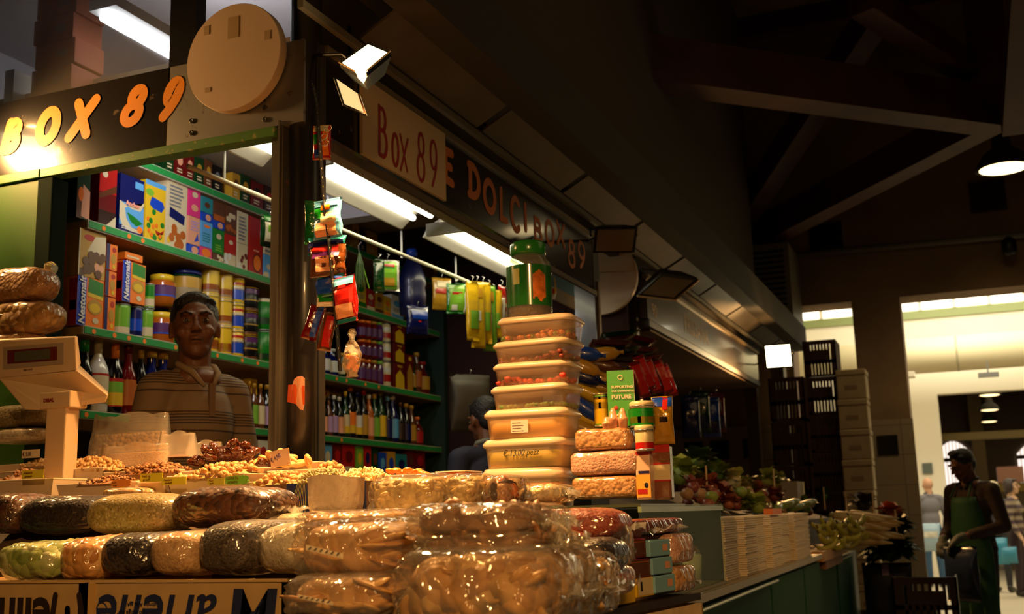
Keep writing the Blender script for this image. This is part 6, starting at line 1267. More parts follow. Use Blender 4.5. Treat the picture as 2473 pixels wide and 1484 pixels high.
q = MB(); q.ell((-w*.42,-.0015,h*.33), (w*.18,.001,w*.16), 10, 0); q.ell((-w*.28,-.0015,h*.20), (w*.26,.001,w*.08), 10, 1, Matrix.Rotation(-.6, 3, 'Y')); q.ell((-w*.36,-.0015,h*.14), (w*.3,.001,w*.04), 10, 1); q.obj('plant_print', [mat((.5,.05,.02), .5), CRM], o)
def pcan(px0, px1, pyt, pyb, Y, base, bands, label, **k):
    a = P(px0, pyb, 'Y', Y); b = P(px1, pyb, 'Y', Y); t = P(px0, pyt, 'Y', Y); r = (b.x-a.x)/2; return g_can(k.pop('name','food_tin'), (Y+r), a.z, r, t.z-a.z, base, bands, label, X=(a.x+b.x)/2, **k)
pcan(1431,1470,953,1033,3.14,'lgreen',[('yellow',.1,.9),('lblue',.55,.75),('navy',.84,.92)],'yellow green tin with a blue emblem left of the green carton', rim='cream')
pcan(1516,1574,982,1034,3.0,'green',[('green',.0,.9),('gold',.2,.5)],'green paper cup with a cream rim on the nut bricks', cat='cup', name='paper_cup', lid='cream')
pcan(1530,1574,1040,1090,2.98,'cream',[('red',.1,.4)],'white cup with a red print under the green cup', cat='cup', name='paper_cup', lid='cream')
for i, (px, pt, pb) in enumerate(((1477,984,1034),(1500,984,1034),(1462,1006,1036))):
    a = P(px, pb, 'Y', 3.0); r = .0125; H = P(px, pt, 'Y', 3.0).z-a.z; o = E('foil_dome', (a.x,3.02,a.z), ['copper coloured dome pack in front of the green carton','second copper dome pack beside the green cup','lowest copper dome pack at the edge of the brick'][i], 'pack')
    q = MB(); q.lathe([(r,0),(r*1.1,H*.35),(r*1.25,H*.4),(r*1.25,H*.5),(r*.9,H*.56),(r*.8,H*.78),(r*.4,H*.96),(.001,H)], n=18); q.obj('dome_body', mat((.75,.35,.2), .25, coat=.6), o, True)
o = E('spread_pack', P(1559,1208,'Y',3.02), 'upright orange labelled pack with a red top at the brick end', 'pack'); h = P(1559,1092,'Y',3.02).z-o.location.z; w = .021; rings = [[(x*k, y*k, z) for x, y in ((-w,-.012),(w,-.012),(w,.03),(-w,.03))] for z, k in ((0,.95),(h*.5,1),(h*.93,.98),(h,.7))]
q = MB(); q.loft(rings, None, True, True); q.obj('pack_body', mat((.75,.48,.33), .3, coat=.6), o, bevel=.003)
q = MB(); q.box((-w*.95,-.0135,h*.05), (w*.95,-.0125,h*.52)); q.obj('label', mat((.85,.38,.05), .4), o); q = MB(); q.ell((w*.4,-.014,h*.30), (.006,.001,.008), 10, 0); q.box((-w*.8,-.0142,h*.12), (w*.5,-.0136,h*.22), 1); q.box((-w*.6,-.0142,h*.55), (w*.9,-.0132,h*.60), 2); q.obj('label_print', [M('black'), M('red'), M('navy')], o); MB().box((-w*.9,-.0125,h*.93), (w*.9,.02,h*1.0)).obj('pack_top', M('red'), o)
o = pouch('pasta_bag', P(1598,958,'Y',3.08), .062, .135, .045, GB('gold'), [('blue',.0,.02,1,.22),('red',.55,.02,.8,.3),('black',.4,.45,.8,.55)], 'tall packet with a blue top and golden body at the end', hook=False, rz=.1)
MBq = E('flour_pack', P(1600,1208,'Y',3.08), 'lower packet with red and white bands under the golden one', 'pack'); h = P(1600,1075,'Y',3.08).z-MBq.location.z
MB().rbox((-.029,-.01,0), (.029,.03,h), .006).obj('pack_body', mat((.22,.08,.04), .15, coat=1, bump=.5, bscale=40), MBq); q = MB(); q.box((-.0295,-.0108,h*.86), (.0295,-.010,h), 0); q.box((-.0295,-.0108,h*.36), (.0295,-.010,h*.64), 1); q.box((-.0295,-.0112,h*.33), (.0295,-.0104,h*.36), 0); q.box((-.0295,-.0112,h*.64), (.0295,-.0104,h*.67), 0); q.obj('label', [M('red'), M('cream')], MBq)
# long pods in sacks behind the tower
def pod(px, py, X, ang, L_, r, c, label, nm='packed_roll'):
    p = P(px, py, 'X', X); o = E(nm, p, label, 'roll'); o.rotation_euler = (0, ang, .3)
    q = MB(); q.lathe([(r*.3,-L_/2),(r*.8,-L_*.4),(r,-L_*.2),(r,L_*.2),(r*.8,L_*.4),(r*.3,L_/2)], n=14); q.obj('roll_body', mat(cc(c), .4, coat=.3), o, True)
    MB().lathe([(r*.32,L_/2-.002),(r*.2,L_/2+.012),(r*.35,L_/2+.02)], n=10).obj('twisted_end', mat(tuple(x*.8 for x in cc(c)), .3), o, True)
for i, (px, py, a, c) in enumerate(((1402,884,2.0,'gold'),(1448,857,1.5,'gold'),(1455,884,1.8,'brown'),(1446,913,2.0,'gold'),(1452,938,1.7,'gold'),(1412,945,2.1,'yellow'),(1405,910,1.9,'navy'),(1402,855,1.7,'blue'),(1410,985,2.2,'blue'),(1416,1012,2.1,'yellow'),(1412,1038,2.0,'gold'))):
    pod(px, py, -1.30, a, .15, .028, c, ['yellow pointed roll beside the second tub','short gold roll high in the pile behind the tubs','brown roll behind the tub tower','gold roll under the brown one','gold roll just above the yellow tin','long yellow roll pointing down','dark blue roll between yellow ones','blue roll at the top of the pile','wide blue roll left of the yellow tin','yellow roll left of the tin foot','lowest gold roll above the nut bricks'][i])
o = E('display_rack', (-1.55,4.25,0), 'dark rack standing on the counter behind the rolls', 'rack'); MB().box((.0,-.20,1.046), (.04,.03,1.95)).obj('rack_panel', M('black'), o); MB().box((.04,-.2,1.33),(.22,.03,1.5)).obj('rack_foot', M('black'), o)
# flat dark red packets stacked on the rack
k = 0
for (px, py, l, tl, c) in ((1500,800,.34,-.1,'dgreen'),(1480,822,.36,.05,'dred'),(1545,812,.30,.25,'dred'),(1500,843,.38,-.12,'dgreen'),(1548,840,.34,.05,'dred'),(1495,862,.34,.1,'dbrown'),(1560,860,.28,-.1,'dred'),(1520,880,.34,-.2,'dgreen'),(1570,880,.24,.0,'dred')):
    p = P(px, py, 'X', -1.30); o = pouch('snack_packet', p, .17, l*.5, .03, mat(cc(c), .2, coat=.8, bump=.6, bscale=25), [('dred' if c != 'dred' else 'dgreen',.1,.2,.9,.4)], 'dark packet', hook=False, cat='packet'); o.rotation_euler = (1.45, tl, .5)
    o['label'] = ['dark green pointed packet topping the pile','dark red packet just under the topmost','dark red packet jutting out to the right edge','dark green packet in the upper pile','wine red packet in the middle of the pile','dark brown packet low in the pile','small dark red packet at the pile edge','dark green packet at the bottom of the pile','red packet just above the hanging ones'][k]; k += 1
for i, (px, py, tl) in enumerate(((1540,860,.35),(1560,868,.3),(1585,872,.35),(1600,880,.3),(1530,875,.3))):
    o = hangpk(px, py, -1.2, .05, .15, .03, 'dred', [('red',.1,.1,.9,.9)], ['red packet hanging at an angle beside the green carton','second red packet hanging beside the first','third slanted red packet under the dark pile','outermost slanted red packet','red packet half behind the green carton'][i], rz=.6, hook=False, tilt=-tl)
# ---------------------------------------------------------------- white stacks on the side counter
ST = mat((.78,.66,.46), .6, bump=.2, bscale=120)
def pstack(y0, y1, n, label, seed):
    y0 += .012; y1 -= .022; o = E('container_stack', (-.935+(.014 if seed % 2 else -.008),(y0+y1)/2,1.046), label, 'stack'); r = random.Random(seed); w = (y1-y0)/2
    H = 1.272; q = MB(); z = 0; th = (H-1.046)/n
    for i in range(n): e = r.uniform(-.004,.004); q.box((-.09+e,-w+e,z), (.09+e,w*.98+e,z+th*.8)); q.box((-.085,-w*.95,z+th*.8), (.085,w*.95,z+th)); z += th
    stuff(q.obj('container', ST, o)); return o
ys = [(4.12,4.40),(4.42,4.72),(4.74,5.02),(5.04,5.36),(5.38,5.72),(5.74,6.12),(6.14,6.45)]
for i, (a, b_) in enumerate(ys): pstack(a, b_, 26, ['first stack of thin white containers beside the glass case','second stack of thin white containers','third stack of white containers from the case','middle stack of white containers with an orange card','fifth stack of white containers','sixth stack of white containers, ribbed edges','last stack of white containers before the bananas'][i], i)
tag(MB().box((-.86,5.05,1.274), (-.82,5.3,1.30)).obj('orange_card', mat((.8,.2,.03), .5)), 'small orange card on the white container stacks', 'card')
# ---------------------------------------------------------------- vegetables
VX0 = -1.62
o = E('produce_shelf', (0,0,0), 'sloping wooden display bed under the vegetables', 'display bed'); q = MB(); q.add([(-1.70,4.3,1.05),(-1.02,4.3,1.05),(-1.02,9,1.05),(-1.70,9,1.05),(-1.70,4.3,1.42),(-1.70,9,1.42),(-1.04,4.3,1.22),(-1.04,9,1.22)], [(0,1,2,3),(4,6,7,5),(0,4,5,3),(0,1,6,4),(1,2,7,6)]); q.obj('bed_board', mat((.05,.035,.02), .7), o)
def leafy(name, px, py, X, r, c1, c2, label, n=38, cat='vegetable', up=.3, Y=None):
    p = P(px, py, 'Y', Y) if Y else P(px, py, 'X', X); o = E(name, p, label, cat); q = MB(); ms = [mat(c1, .5), mat(c2, .45)]
    for i in range(n):
        a = random.uniform(0, 2*math.pi); e = random.uniform(-.3, 1.2); d = Vector((math.cos(a)*math.cos(e), math.sin(a)*math.cos(e), math.sin(e)+up)).normalized(); s = d.cross(Vector((0,0,1))).normalized()*r*.35*random.uniform(.5,1.2); t_ = random.uniform(.7,1.15)*r; m_ = random.randrange(2)
        mid = d*t_*.6+Vector((0,0,.1*r)); q.add([d*.1*r, mid-s, d*t_+Vector((0,0,-.15*r)), mid+s, mid+Vector((0,0,-.12*r))], [(0,1,4),(1,2,4),(2,3,4),(3,0,4)], m_)
    q.ell((0,0,0), (r*.45,r*.45,r*.4), 8, 0); q.obj('leaves', ms, o, True); return o
G1, G2 = (.05,.11,.015), (.16,.22,.03); G3 = (.38,.42,.07); RB = (.16,.03,.02); RB2 = (.25,.06,.03); PLE = (.45,.38,.16)
VEG = [(1648,1150,-1.30,.13,G2,G3,'pale green lettuce right of the packets'),(1690,1120,-1.45,.14,G1,(.03,.07,.01),'dark parsley bunch high at the back'),(1730,1150,-1.35,.12,G1,G2,'dark green bunch behind the beets'),(1680,1190,-1.2,.10,RB,RB2,'dark red radicchio head by the glass case'),(1715,1180,-1.2,.09,RB2,RB,'red radicchio head beside the first'),(1745,1200,-1.15,.09,RB,(.3,.1,.04),'brown red head with a wooden stick'),
 (1775,1165,-1.25,.11,PLE,G3,'pale cauliflower heap with light leaves'),(1800,1185,-1.2,.10,PLE,G2,'pale leafy head in the middle of the display'),(1760,1218,-1.08,.07,(.28,.08,.03),RB,'rust coloured bunch near the counter edge'),(1795,1215,-1.08,.10,G2,G3,'green celery heads above the white stacks'),(1830,1190,-1.15,.09,RB2,(.3,.12,.06),'heap of small red onions'),(1855,1160,-1.25,.11,G3,(.4,.42,.08),'bright yellow green lettuce at the far back'),
 (1880,1168,-1.2,.10,G3,G2,'second yellow green lettuce near the metal box'),(1870,1200,-1.1,.09,RB,RB2,'dark red heads under the bright lettuce'),(1830,1225,-1.0,.09,G2,G3,'light green bunch at the middle edge'),(1940,1230,-1.05,.12,G1,G2,'dark green bunch above the bananas'),(1990,1200,-1.3,.12,G1,(.03,.06,.01),'dark feathery bunch before the stacked boxes'),(2030,1215,-1.25,.10,G1,G2,'small dark bunch left of the black bag'),(1820,1205,-1.2,.09,(.3,.1,.06),RB2,'brownish onions beside the red ones')]
for i, (px, py, X, r, a, b_, lab) in enumerate(VEG): leafy('leafy_vegetable', px, py, X, r, a, b_, lab)
q = MB()
for i in range(90):
    px = random.uniform(1650,1960); py = 1175+(px-1650)*.12+random.uniform(-8,40); p = P(px, py, 'X', random.uniform(-1.35,-1.05)); q.ell(p, (.03,.03,.026), 8, random.randrange(4), None, .1)
o = q.obj('vegetable_heap', [mat(RB, .4), mat(G2, .5), mat((.3,.16,.07), .5), mat((.22,.06,.03), .4)], None, True); tag(o, 'mixed heap of roots and onions filling the display bed', 'heap'); stuff(o)
for i, (px, py, X) in enumerate(((1706,1150,-1.2),(1869,1152,-1.15),(1990,1195,-1.0),(2043,1205,-.98),(2108,1205,-.95),(2163,1250,-.9))):
    p = P(px, py, 'X', X) if px < 1900 else P(px, py, 'Y', 7.9); tag(MB().beam(p-Vector((0,0,.10)), p+Vector((.0,0,.05)), .012, .006).obj('price_stick', WOODL), ['wooden price stick in the dark red heads','wooden stick in the bright lettuce','wooden stick beside the feathery bunch','wooden stick left of the black bag','wooden stick behind the daikon radishes','last wooden stick among the red carrots'][i], 'stick')
o = E('metal_box', P(1915,1190,'X',-1.1), 'grey box with a bright pale edge among the vegetables', 'box'); MB().box((-.05,-.14,-.05), (.05,.16,.07)).obj('box_body', mat((.25,.2,.13), .5), o); MB().box((.05,.10,-.05), (.055,.16,.07)).obj('bright_edge', mat((.85,.75,.5), .4), o)  # paler strip at one end of the side face
# courgettes, bananas, daikon
for i in range(6):
    p = P(1880+i*14, 1226-(i % 3)*5, 'X', -.98); o = E('courgette', p, 'long green courgette lying above the white stacks', 'courgette', 'courgettes above the container stacks'); o.rotation_euler = (random.uniform(-.2,.2), 1.45, 1.3+random.uniform(-.2,.2))
    MB().lathe([(.008,-.10),(.018,-.09),(.022,-.03),(.022,.05),(.014,.09),(.008,.10)], n=10).obj('courgette_body', mat((.14,.2,.03), .4), o, True); MB().lathe([(.007,.095),(.006,.115)], n=8).obj('stem', mat((.2,.18,.05), .6), o)
bm = mat((.45,.42,.06), .4, var=.3, vscale=30)
q = MB(); pts = []; rad = []
for i in range(9):
    t = i/8; an = -.9+1.8*t; pts.append((.09*math.sin(an), 0, -.09*math.cos(an)+.06)); rad.append(.019*max(.25, math.sin(math.pi*(.08+.84*t)))**.6)
q.tube(pts, rad, 8); proto = E('banana', (0,0,0), '', 'banana'); TH.pop(); q.obj('banana_body', bm, proto, True); MB().tube([(-.07,0,.004), (-.085,0,.018)], .005, 6).obj('stem', mat((.08,.06,.02), .6), proto)
sp = []
for i in range(26):
    r_ = i // 7; c_ = i % 7; sp.append((P(1985+c_*15+r_*4, 1262+r_*17-c_*1.5, 'Y', 7.0+.06*c_+random.uniform(-.06,.06)), (random.uniform(-.5,.5), random.uniform(-.4,.4), random.uniform(.5,1.5)), random.uniform(.9,1.15)))
copies(proto, sp, 'green yellow banana in the bunch on the wooden crate', 'banana', 'bananas on the crate', 'banana')
q = MB(); q.lathe([(.004,-.24),(.018,-.16),(.03,-.05),(.034,.06),(.03,.13),(.012,.15)], n=12); proto = E('daikon_radish', (0,0,0), '', 'radish'); TH.pop(); q.obj('radish_root', mat((.66,.46,.17), .5), proto, True); MB().lathe([(.014,.145),(.02,.165),(.008,.18)], n=8).obj('cut_top', mat((.3,.3,.08), .6), proto, True)
sp = []
for i in range(14):
    r_ = i // 4; c_ = i % 4; sp.append((P(2062+c_*13+r_*3, 1250+r_*19, 'Y', 7.55+.10*c_), (random.uniform(-.1,.1), -1.45+random.uniform(-.12,.12), -.15+random.uniform(-.25,.25)), random.uniform(.8,1.0)))
copies(proto, sp, 'long pale daikon radish pointing off the wooden crate', 'radish', 'daikon radishes on the crate', 'radish')
o = E('produce_crate', Vector((-.80,6.9,P(2050,1345,'Y',7.2).z)), 'shallow wooden crate under bananas and daikon', 'crate'); L0 = Vector((0,-.35,0)); L1 = Vector((0,1.0,0))
MB().box((-.30,L0.y,.0), (0,L1.y,.055)).obj('crate_side', mat((.55,.28,.08), .6), o); MB().box((-.28,L0.y+.25,-.055), (-.02,L1.y-.2,-.005)).obj('lower_slat', mat((.30,.13,.05), .6), o)
leafy('herb_bush', 2150, 1330, -.85, .22, (.03,.05,.01), (.06,.09,.02), 'dark bushy herbs hanging over the far counter end', 120, 'herbs', 0, 8.7); leafy('herb_bush', 2165, 1275, -.9, .14, (.03,.05,.01), (.08,.1,.02), 'smaller dark herb bunch under the red carrots', 70, 'herbs', .1, 8.7)
leafy('carrot_bunch', 2150, 1243, -.95, .12, (.5,.12,.02), (.4,.07,.02), 'bunch of orange red carrots at the far counter end', 40, 'carrots', .3, 8.6); leafy('dark_bunch', 2085, 1220, -1.0, .12, (.02,.015,.015), (.05,.02,.02), 'bundle in shiny black plastic behind the daikon', 30, 'bundle', .3, 8.3)
# ---------------------------------------------------------------- crates, boxes at the end wall
def slotcrate(x, y, z, w, d, h, label, group=None, cat='crate', blue=0):
    o = E('plastic_crate', (x,y,z), label, cat, group); m_ = mat((.05,.02,.012), .45) if not blue else mat((.01,.02,.06), .5); q = MB()
    q.box((-w/2,0,0), (w/2,d,.02)); q.box((-w/2,0,h-.045), (w/2,.015,h-.005)); q.box((-w/2,0,0), (-w/2+.05,.015,h-.045)); q.box((w/2-.05,0,0), (w/2,.015,h-.045)); q.box((-w/2,0,h*.35), (w/2,.012,h*.45))
    if blue: q.box((-w/2,d-.02,0), (w/2,d,h-.01))  # solid back of the added backing crates, blocks the bright room
    for i in range(7): xx = -w/2+.05+i*(w-.1)/7; q.box((xx,0,.02), (xx+.022,.012,h-.045))
    q.box((-w/2,0,0), (-w/2+.012,d,h-.005)); q.box((w/2-.012,0,0), (w/2,d,h-.005)); q.obj('crate_shell', m_, o)
    MB().box((-w*.28,-.002,h*.45), (w*.28,.003,h*.72)).obj('name_plate', m_, o); return o
for i in range(8):
    slotcrate(-1.235, 11.0, .02+i*.36, .31, .4, .358, ['floor level','second','third','fourth','fifth','sixth','next to topmost','topmost'][i]+' crate of the tall black stack in the narrow opening', 'black crates stacked in the opening')
MB_ = None
for i in range(6): slotcrate(-1.54, 10.75, .02+i*.42, .33, .35, .41, ['floor level','second','third','fourth','fifth','topmost'][i]+' dark crate of the shorter stack behind the lit floodlight', 'dark crates behind the floodlight')
PB = mat((.50,.38,.21), .7, var=.15, vscale=10)
for i in range(9):
    z = .02+i*.285; j = random.uniform(-.012,.012); x = -.965+j; o = E('foam_box', (x,10.95,z), ['lowest','second','third','fourth','middle','sixth','seventh','eighth','topmost'][i]+' pale box of the slim stack beside the crates', 'box', 'pale boxes in the slim stack')
    MB().rbox((-.135,0,0), (.135,.3,.225), .01).obj('box_body', PB, o); MB().rbox((-.14,-.006,.226), (.14,.305,.283), .01).obj('box_lid', PB, o); MB().box((-.06,-.002,.09), (.05,0,.13)).obj('box_print', mat((.3,.2,.1), .7), o)
for i in range(4):
    x = -.70; o = E('foam_box', (x,10.9,.02+i*.42), ['floor level','second','third','topmost'][i]+' wide pale box of the stack before the pillar', 'box', 'wide pale boxes before the pillar') if False else None
for i in range(6): slotcrate(-1.29, 11.45, .02+i*.36, .56, .4, .358, ['floor level','second','third','fourth','fifth','topmost'][i]+' dark blue backing crate added to darken gaps behind the black stack', 'blue backing crates added behind the black stack', blue=1)  # stack added to block the bright room showing through the crate gaps
# dark plastic crates bottom right
o = slotcrate(.0, 8.3, .0, .42, .3, .30, 'dark slotted crate standing upright before the apron man')
o.location = (P(2240,1500,'Y',8.3).x, 8.3, .47); o.scale = (1,1,1.15)
o = slotcrate(0, 8.2, 0, .6, .4, .25, 'dark crate at the very bottom beside the counter end'); o.location = (P(2130,1500,'Y',8.6).x+.05, 9.08, .28)
o = E('low_table', (-.28,8.2,0), 'low dark table under the slotted crates', 'table'); MB().box((-.55,0,.235), (.35,.9,.27)).obj('tabletop', mat((.02,.015,.012), .5), o)
for x in (-.5,.3):
    for y in (.05,.85): MB().box((x-.02,y-.02,0), (x+.02,y+.02,.235)).obj('leg', mat((.02,.015,.012), .5), o)
# blue sheets on the counter end
pouch('plastic_bag', P(2140,1360,'Y',8.7), .35, .45, .08, mat((.012,.02,.06), .35), [('lilac',.4,.02,.55,.2)], 'dark blue plastic bag hanging off the counter end', hook=True)
# sack hanging in the dark back of the stall
pouch('plastic_bag', P(1135,905,'X',-2.5), .26, .32, .10, mat((.05,.04,.025), .5, bump=.4, bscale=8), [], 'dull grey carrier bag hanging behind the seated person', rz=math.pi/2-.6)
for i, (px, py, c) in enumerate(((1665,955,'navy'),(1690,945,'dgreen'),(1715,960,'blue'),(1728,950,'dred'))):
    hangpk(px, py, -1.75, .13, .30, .08, c, [('navy',.1,.6,.9,.9)], ['dark blue bag hanging in the second stall','dark green bag hanging in the second stall','blue bag among those hanging in the second stall','dark red bag hanging at the end of the group'][i], name='carrier_bag', rz=.4)
# ---------------------------------------------------------------- people
def cap_(q, a, ra, b, rb, n=12):
    a, b = Vector(a), Vector(b); q.ell(a, (ra,)*3, n); q.ell(b, (rb,)*3, n); q.tube([a, b], [ra*.99, rb*.99], n)
def blobmesh(name, q, m, parent, vox=.008, sm=4):
    o = q.obj(name, m, parent, True); r = o.modifiers.new('join', 'REMESH'); r.mode = 'VOXEL'; r.voxel_size = vox; r.use_smooth_shade = True
    s = o.modifiers.new('soften', 'SMOOTH'); s.iterations = sm; s.factor = .5; return o
def hand(q, w, d, side, s=1.0, curl=.5, thick=1.0):
    """palm, four fingers of different lengths with bends, thumb from the side of the palm"""
    w = Vector(w); d = Vector(d).normalized(); up = Vector((0,0,1)) if abs(d.z) < .8 else Vector((0,-1,0)); sd = d.cross(up).normalized()*side; nn = sd.cross(d).normalized()*side
    cap_(q, w, .026*s*thick, w+d*.03*s, .028*s*thick); q.ell(w+d*.05*s, (.040*s*thick,.040*s*thick,.022*s*thick), 10, None, Matrix((sd, d, nn)).transposed())
    for i, L_ in enumerate((.066,.074,.069,.054)):
        b0 = w+d*.085*s+sd*(.030-.02*i)*s; k1 = b0+(d*math.cos(curl*.5)-nn*math.sin(curl*.5))*L_*.45*s; k2 = k1+(d*math.cos(curl*1.3)-nn*math.sin(curl*1.3))*L_*.32*s; k3 = k2+(d*math.cos(curl*2)-nn*math.sin(curl*2))*L_*.25*s
        r = .0092*s*thick; cap_(q, b0-d*.03*s, r*1.15, k1, r, 8); cap_(q, k1, r, k2, r*.92, 8); cap_(q, k2, r*.92, k3, r*.8, 8)
    t0 = w+d*.025*s+sd*.032*s; t1 = t0+(d*.6+sd*.7-nn*.2).normalized()*.036*s; t2 = t1+(d*.9+sd*.25-nn*.35).normalized()*.03*s; cap_(q, t0, .013*s*thick, t1, .0115*s*thick, 8); cap_(q, t1, .0115*s*thick, t2, .009*s*thick, 8)
def person(label, loc, rz, H, cols, el, wr, head=(0,0,0), gloves=None, hair='short', female=False, face=True, stripes=None, legs=True, lean=0, hd=None, build=1.0, vox=.009, sleeves=1, group=None):
    s = H/1.714; o = E('person', loc, label, 'person', group, rz); o.scale = (s,s,s); skin = mat(cols['skin'], .5, bump=.15, bscale=60); B = build
    sw = (.165 if not female else .145)*B
    HR = Matrix.Translation((0,.01,1.462)) @ Euler([math.radians(a) for a in head]).to_matrix().to_4x4() @ Matrix.Translation((0,-.01,-1.50))
    hp = lambda p: HR @ Vector(p); R3 = HR.to_3x3()
    q = MB()
    q.ell(hp((0,.012,1.655)), (.076,.096,.098), 20, None, R3); q.ell(hp((0,-.018,1.605)), (.060,.070,.072), 18, None, R3); q.ell(hp((0,-.068,1.553)), (.026,.022,.020), 12, None, R3); q.ell(hp((0,-.045,1.565)), (.045,.045,.03), 12, None, R3)
    cap_(q, hp((0,-.088,1.668)), .009, hp((0,-.113,1.628)), .0125); 
    for sx in (-1,1):
        q.ell(hp((sx*.012,-.104,1.624)), (.009,.010,.008), 8, None, R3); q.ell(hp((sx*.030,-.082,1.680)), (.024,.014,.009), 10, None, R3); q.ell(hp((sx*.042,-.066,1.618)), (.022,.02,.022), 10, None, R3)
        q.ell(hp((sx*.079,.012,1.635)), (.008,.020,.031), 10, None, R3); q.ell(hp((sx*.080,.004,1.612)), (.007,.010,.012), 8, None, R3)
    q.ell(hp((0,-.088,1.597)), (.024,.013,.006), 10, None, R3); q.ell(hp((0,-.086,1.584)), (.021,.013,.0065), 10, None, R3)
    cap_(q, hp((0,.018,1.58)), .056, (0,.02,1.45), .058); q.ell((0,.0,1.42), (.12*B,.07,.05), 14); q.ell((0,0,1.2), (sw*.8,.09,.22), 14)
    for i, sx in enumerate((-1,1)):
        sh = Vector((sx*(sw+.015),.01,1.385)); e = Vector(el[i]); w = Vector(wr[i])
        cap_(q, sh, .047, e, .040); cap_(q, e, .040, w, .027)
        dd = hd[i] if hd else (w-e)
        if not gloves: hand(q, w, dd, sx, 1.0, .55)
    blobmesh('body', q, skin, o, vox*.62, 3)
    if gloves:
        for i, sx in enumerate((-1,1)):
            g = MB(); w = Vector(wr[i]); e = Vector(el[i]); dd = hd[i] if hd else (w-e); hand(g, w, dd, sx, 1.08, .6, 1.12); cap_(g, w-(w-e).normalized()*.03, .036, w, .034); blobmesh('glove', g, mat(gloves, .6), o, .006, 2)
    if face:
        for sx in (-1,1):
            c = hp((sx*.031,-.0835,1.655)); g = MB(); g.ell(c, (.0125,.008,.006), 12, 0, R3); g.ell(c+R3@Vector((0,-.0075,0)), (.0058,.003,.0058), 10, 1, R3); g.obj('eye', [mat((.22,.17,.12), .3), mat((.02,.01,.008), .15)], o, True)
        for sx in (-1,1): g = MB(); cap_(g, hp((sx*.014,-.098,1.677)), .0035, hp((sx*.034,-.096,1.683)), .0042, 6); cap_(g, hp((sx*.034,-.096,1.683)), .0042, hp((sx*.050,-.083,1.676)), .0028, 6); g.obj('eyebrow', mat(cols['hair'], .7), o, True)
        g = MB(); g.ell(hp((0,-.1005,1.5905)), (.022,.006,.0022), 10, None, R3); g.obj('lip_line', mat(tuple(c*.45 for c in cols['skin']), .5), o, True)
    if hair:
        g = MB(); hm = mat(cols['hair'], .55, bump=.8, bscale=90)
        g.ell(hp((0,.026,1.678)), (.083,.096,.092), 20, None, R3); g.ell(hp((0,.060,1.63)), (.070,.058,.075), 16, None, R3)
        if hair in ('short','quiff'):
            for k in range(9): a = -1.2+2.4*k/8; g.ell(hp((.058*math.sin(a),-.034*math.cos(a)-.004,1.742-.016*abs(a))), (.020,.018,.016), 8, None, R3)
        if hair == 'quiff': g.ell(hp((.01,-.035,1.768)), (.05,.045,.022), 12, None, R3)
        if hair == 'bob':
            for sx in (-1,1): g.ell(hp((sx*.072,.015,1.63)), (.026,.06,.085), 12, None, R3)
            g.ell(hp((0,.06,1.60)), (.075,.05,.09), 14, None, R3); g.ell(hp((0,-.055,1.735)), (.06,.035,.02), 12, None, R3)
        if hair == 'fringe': g.ell(hp((0,.08,1.54)), (.05,.035,.05), 12, None, R3)
        blobmesh('hair', g, hm, o, .006, 2)
    c = MB(); c.ell((0,.0,1.27), (sw*1.04,.115,.17), 18); c.ell((0,-.005,1.06), (sw*.96,.112*B,.20), 18); c.ell((0,0,.97), (sw*.98,.11,.10), 16); cap_(c, (-sw*.85,.01,1.395), .058, (sw*.85,.01,1.395), .058, 14); c.ell((0,.015,1.435), (.085,.07,.05), 14)
    if female: c.ell((-.07,-.085,1.27), (.06,.055,.06), 10); c.ell((.07,-.085,1.27), (.06,.055,.06), 10)
    for i, sx in enumerate((-1,1)):
        sh = Vector((sx*(sw+.012),.01,1.38)); e = Vector(el[i]); w = Vector(wr[i])
        if sleeves == .5: e2 = sh.lerp(e, .85); cap_(c, sh, .064, e2, .058)
        else: cap_(c, sh, .062, e, .052); cap_(c, e, .052, e.lerp(w, .72), .043)
    cl = cols['top']
    if stripes:
        m_ = bpy.data.materials.new('striped'); m_.use_nodes = True; t = m_.node_tree; b = t.nodes['Principled BSDF']; b.inputs['Roughness'].default_value = .8
        tc = nd(t, 'ShaderNodeTexCoord'); sp_ = nd(t, 'ShaderNodeSeparateXYZ'); t.links.new(tc.outputs['Object'], sp_.inputs[0])
        f = nd(t, 'ShaderNodeMath', operation='MULTIPLY'); f.inputs[1].default_value = stripes[1]; t.links.new(sp_.outputs['Z'], f.inputs[0]); fr = nd(t, 'ShaderNodeMath', operation='FRACT'); t.links.new(f.outputs[0], fr.inputs[0])
        g_ = nd(t, 'ShaderNodeValToRGB'); g_.color_ramp.interpolation = 'CONSTANT'; els = g_.color_ramp.elements; dk_ = (*stripes[0], 1); lt_ = (*cl, 1)
        pat = [(0,lt_),(.30,dk_),(.34,lt_),(.50,dk_),(.53,lt_),(.57,dk_),(.60,lt_),(.64,dk_),(.67,lt_),(.71,dk_),(.74,lt_),(.78,dk_),(.81,lt_)] if len(stripes) < 3 else [(0,lt_),(.5,dk_)]
        while len(els) < len(pat): els.new(.5)
        for i_, (p_, c_) in enumerate(pat): els[i_].position = p_; els[i_].color = c_
        t.links.new(fr.outputs[0], g_.inputs[0]); t.links.new(g_.outputs[0], b.inputs['Base Color']); cm = m_
    else: cm = mat(cl, .8, bump=.3, bscale=30)
    blobmesh('jacket' if cols.get('jacket') else 'shirt', c, cm, o, vox, 4)
    k = MB(); cols.get('collar') and [k.tube([(sx*.016,-.088,1.392), (sx*.048,-.062,1.44), (sx*.066,.0,1.47), (sx*.045,.05,1.48), (0,.066,1.483)], [.006,.011,.012,.012,.011], 8) for sx in (-1,1)]
    if k.f: k.obj('collar', mat(cols['collar'], .8), o, True)
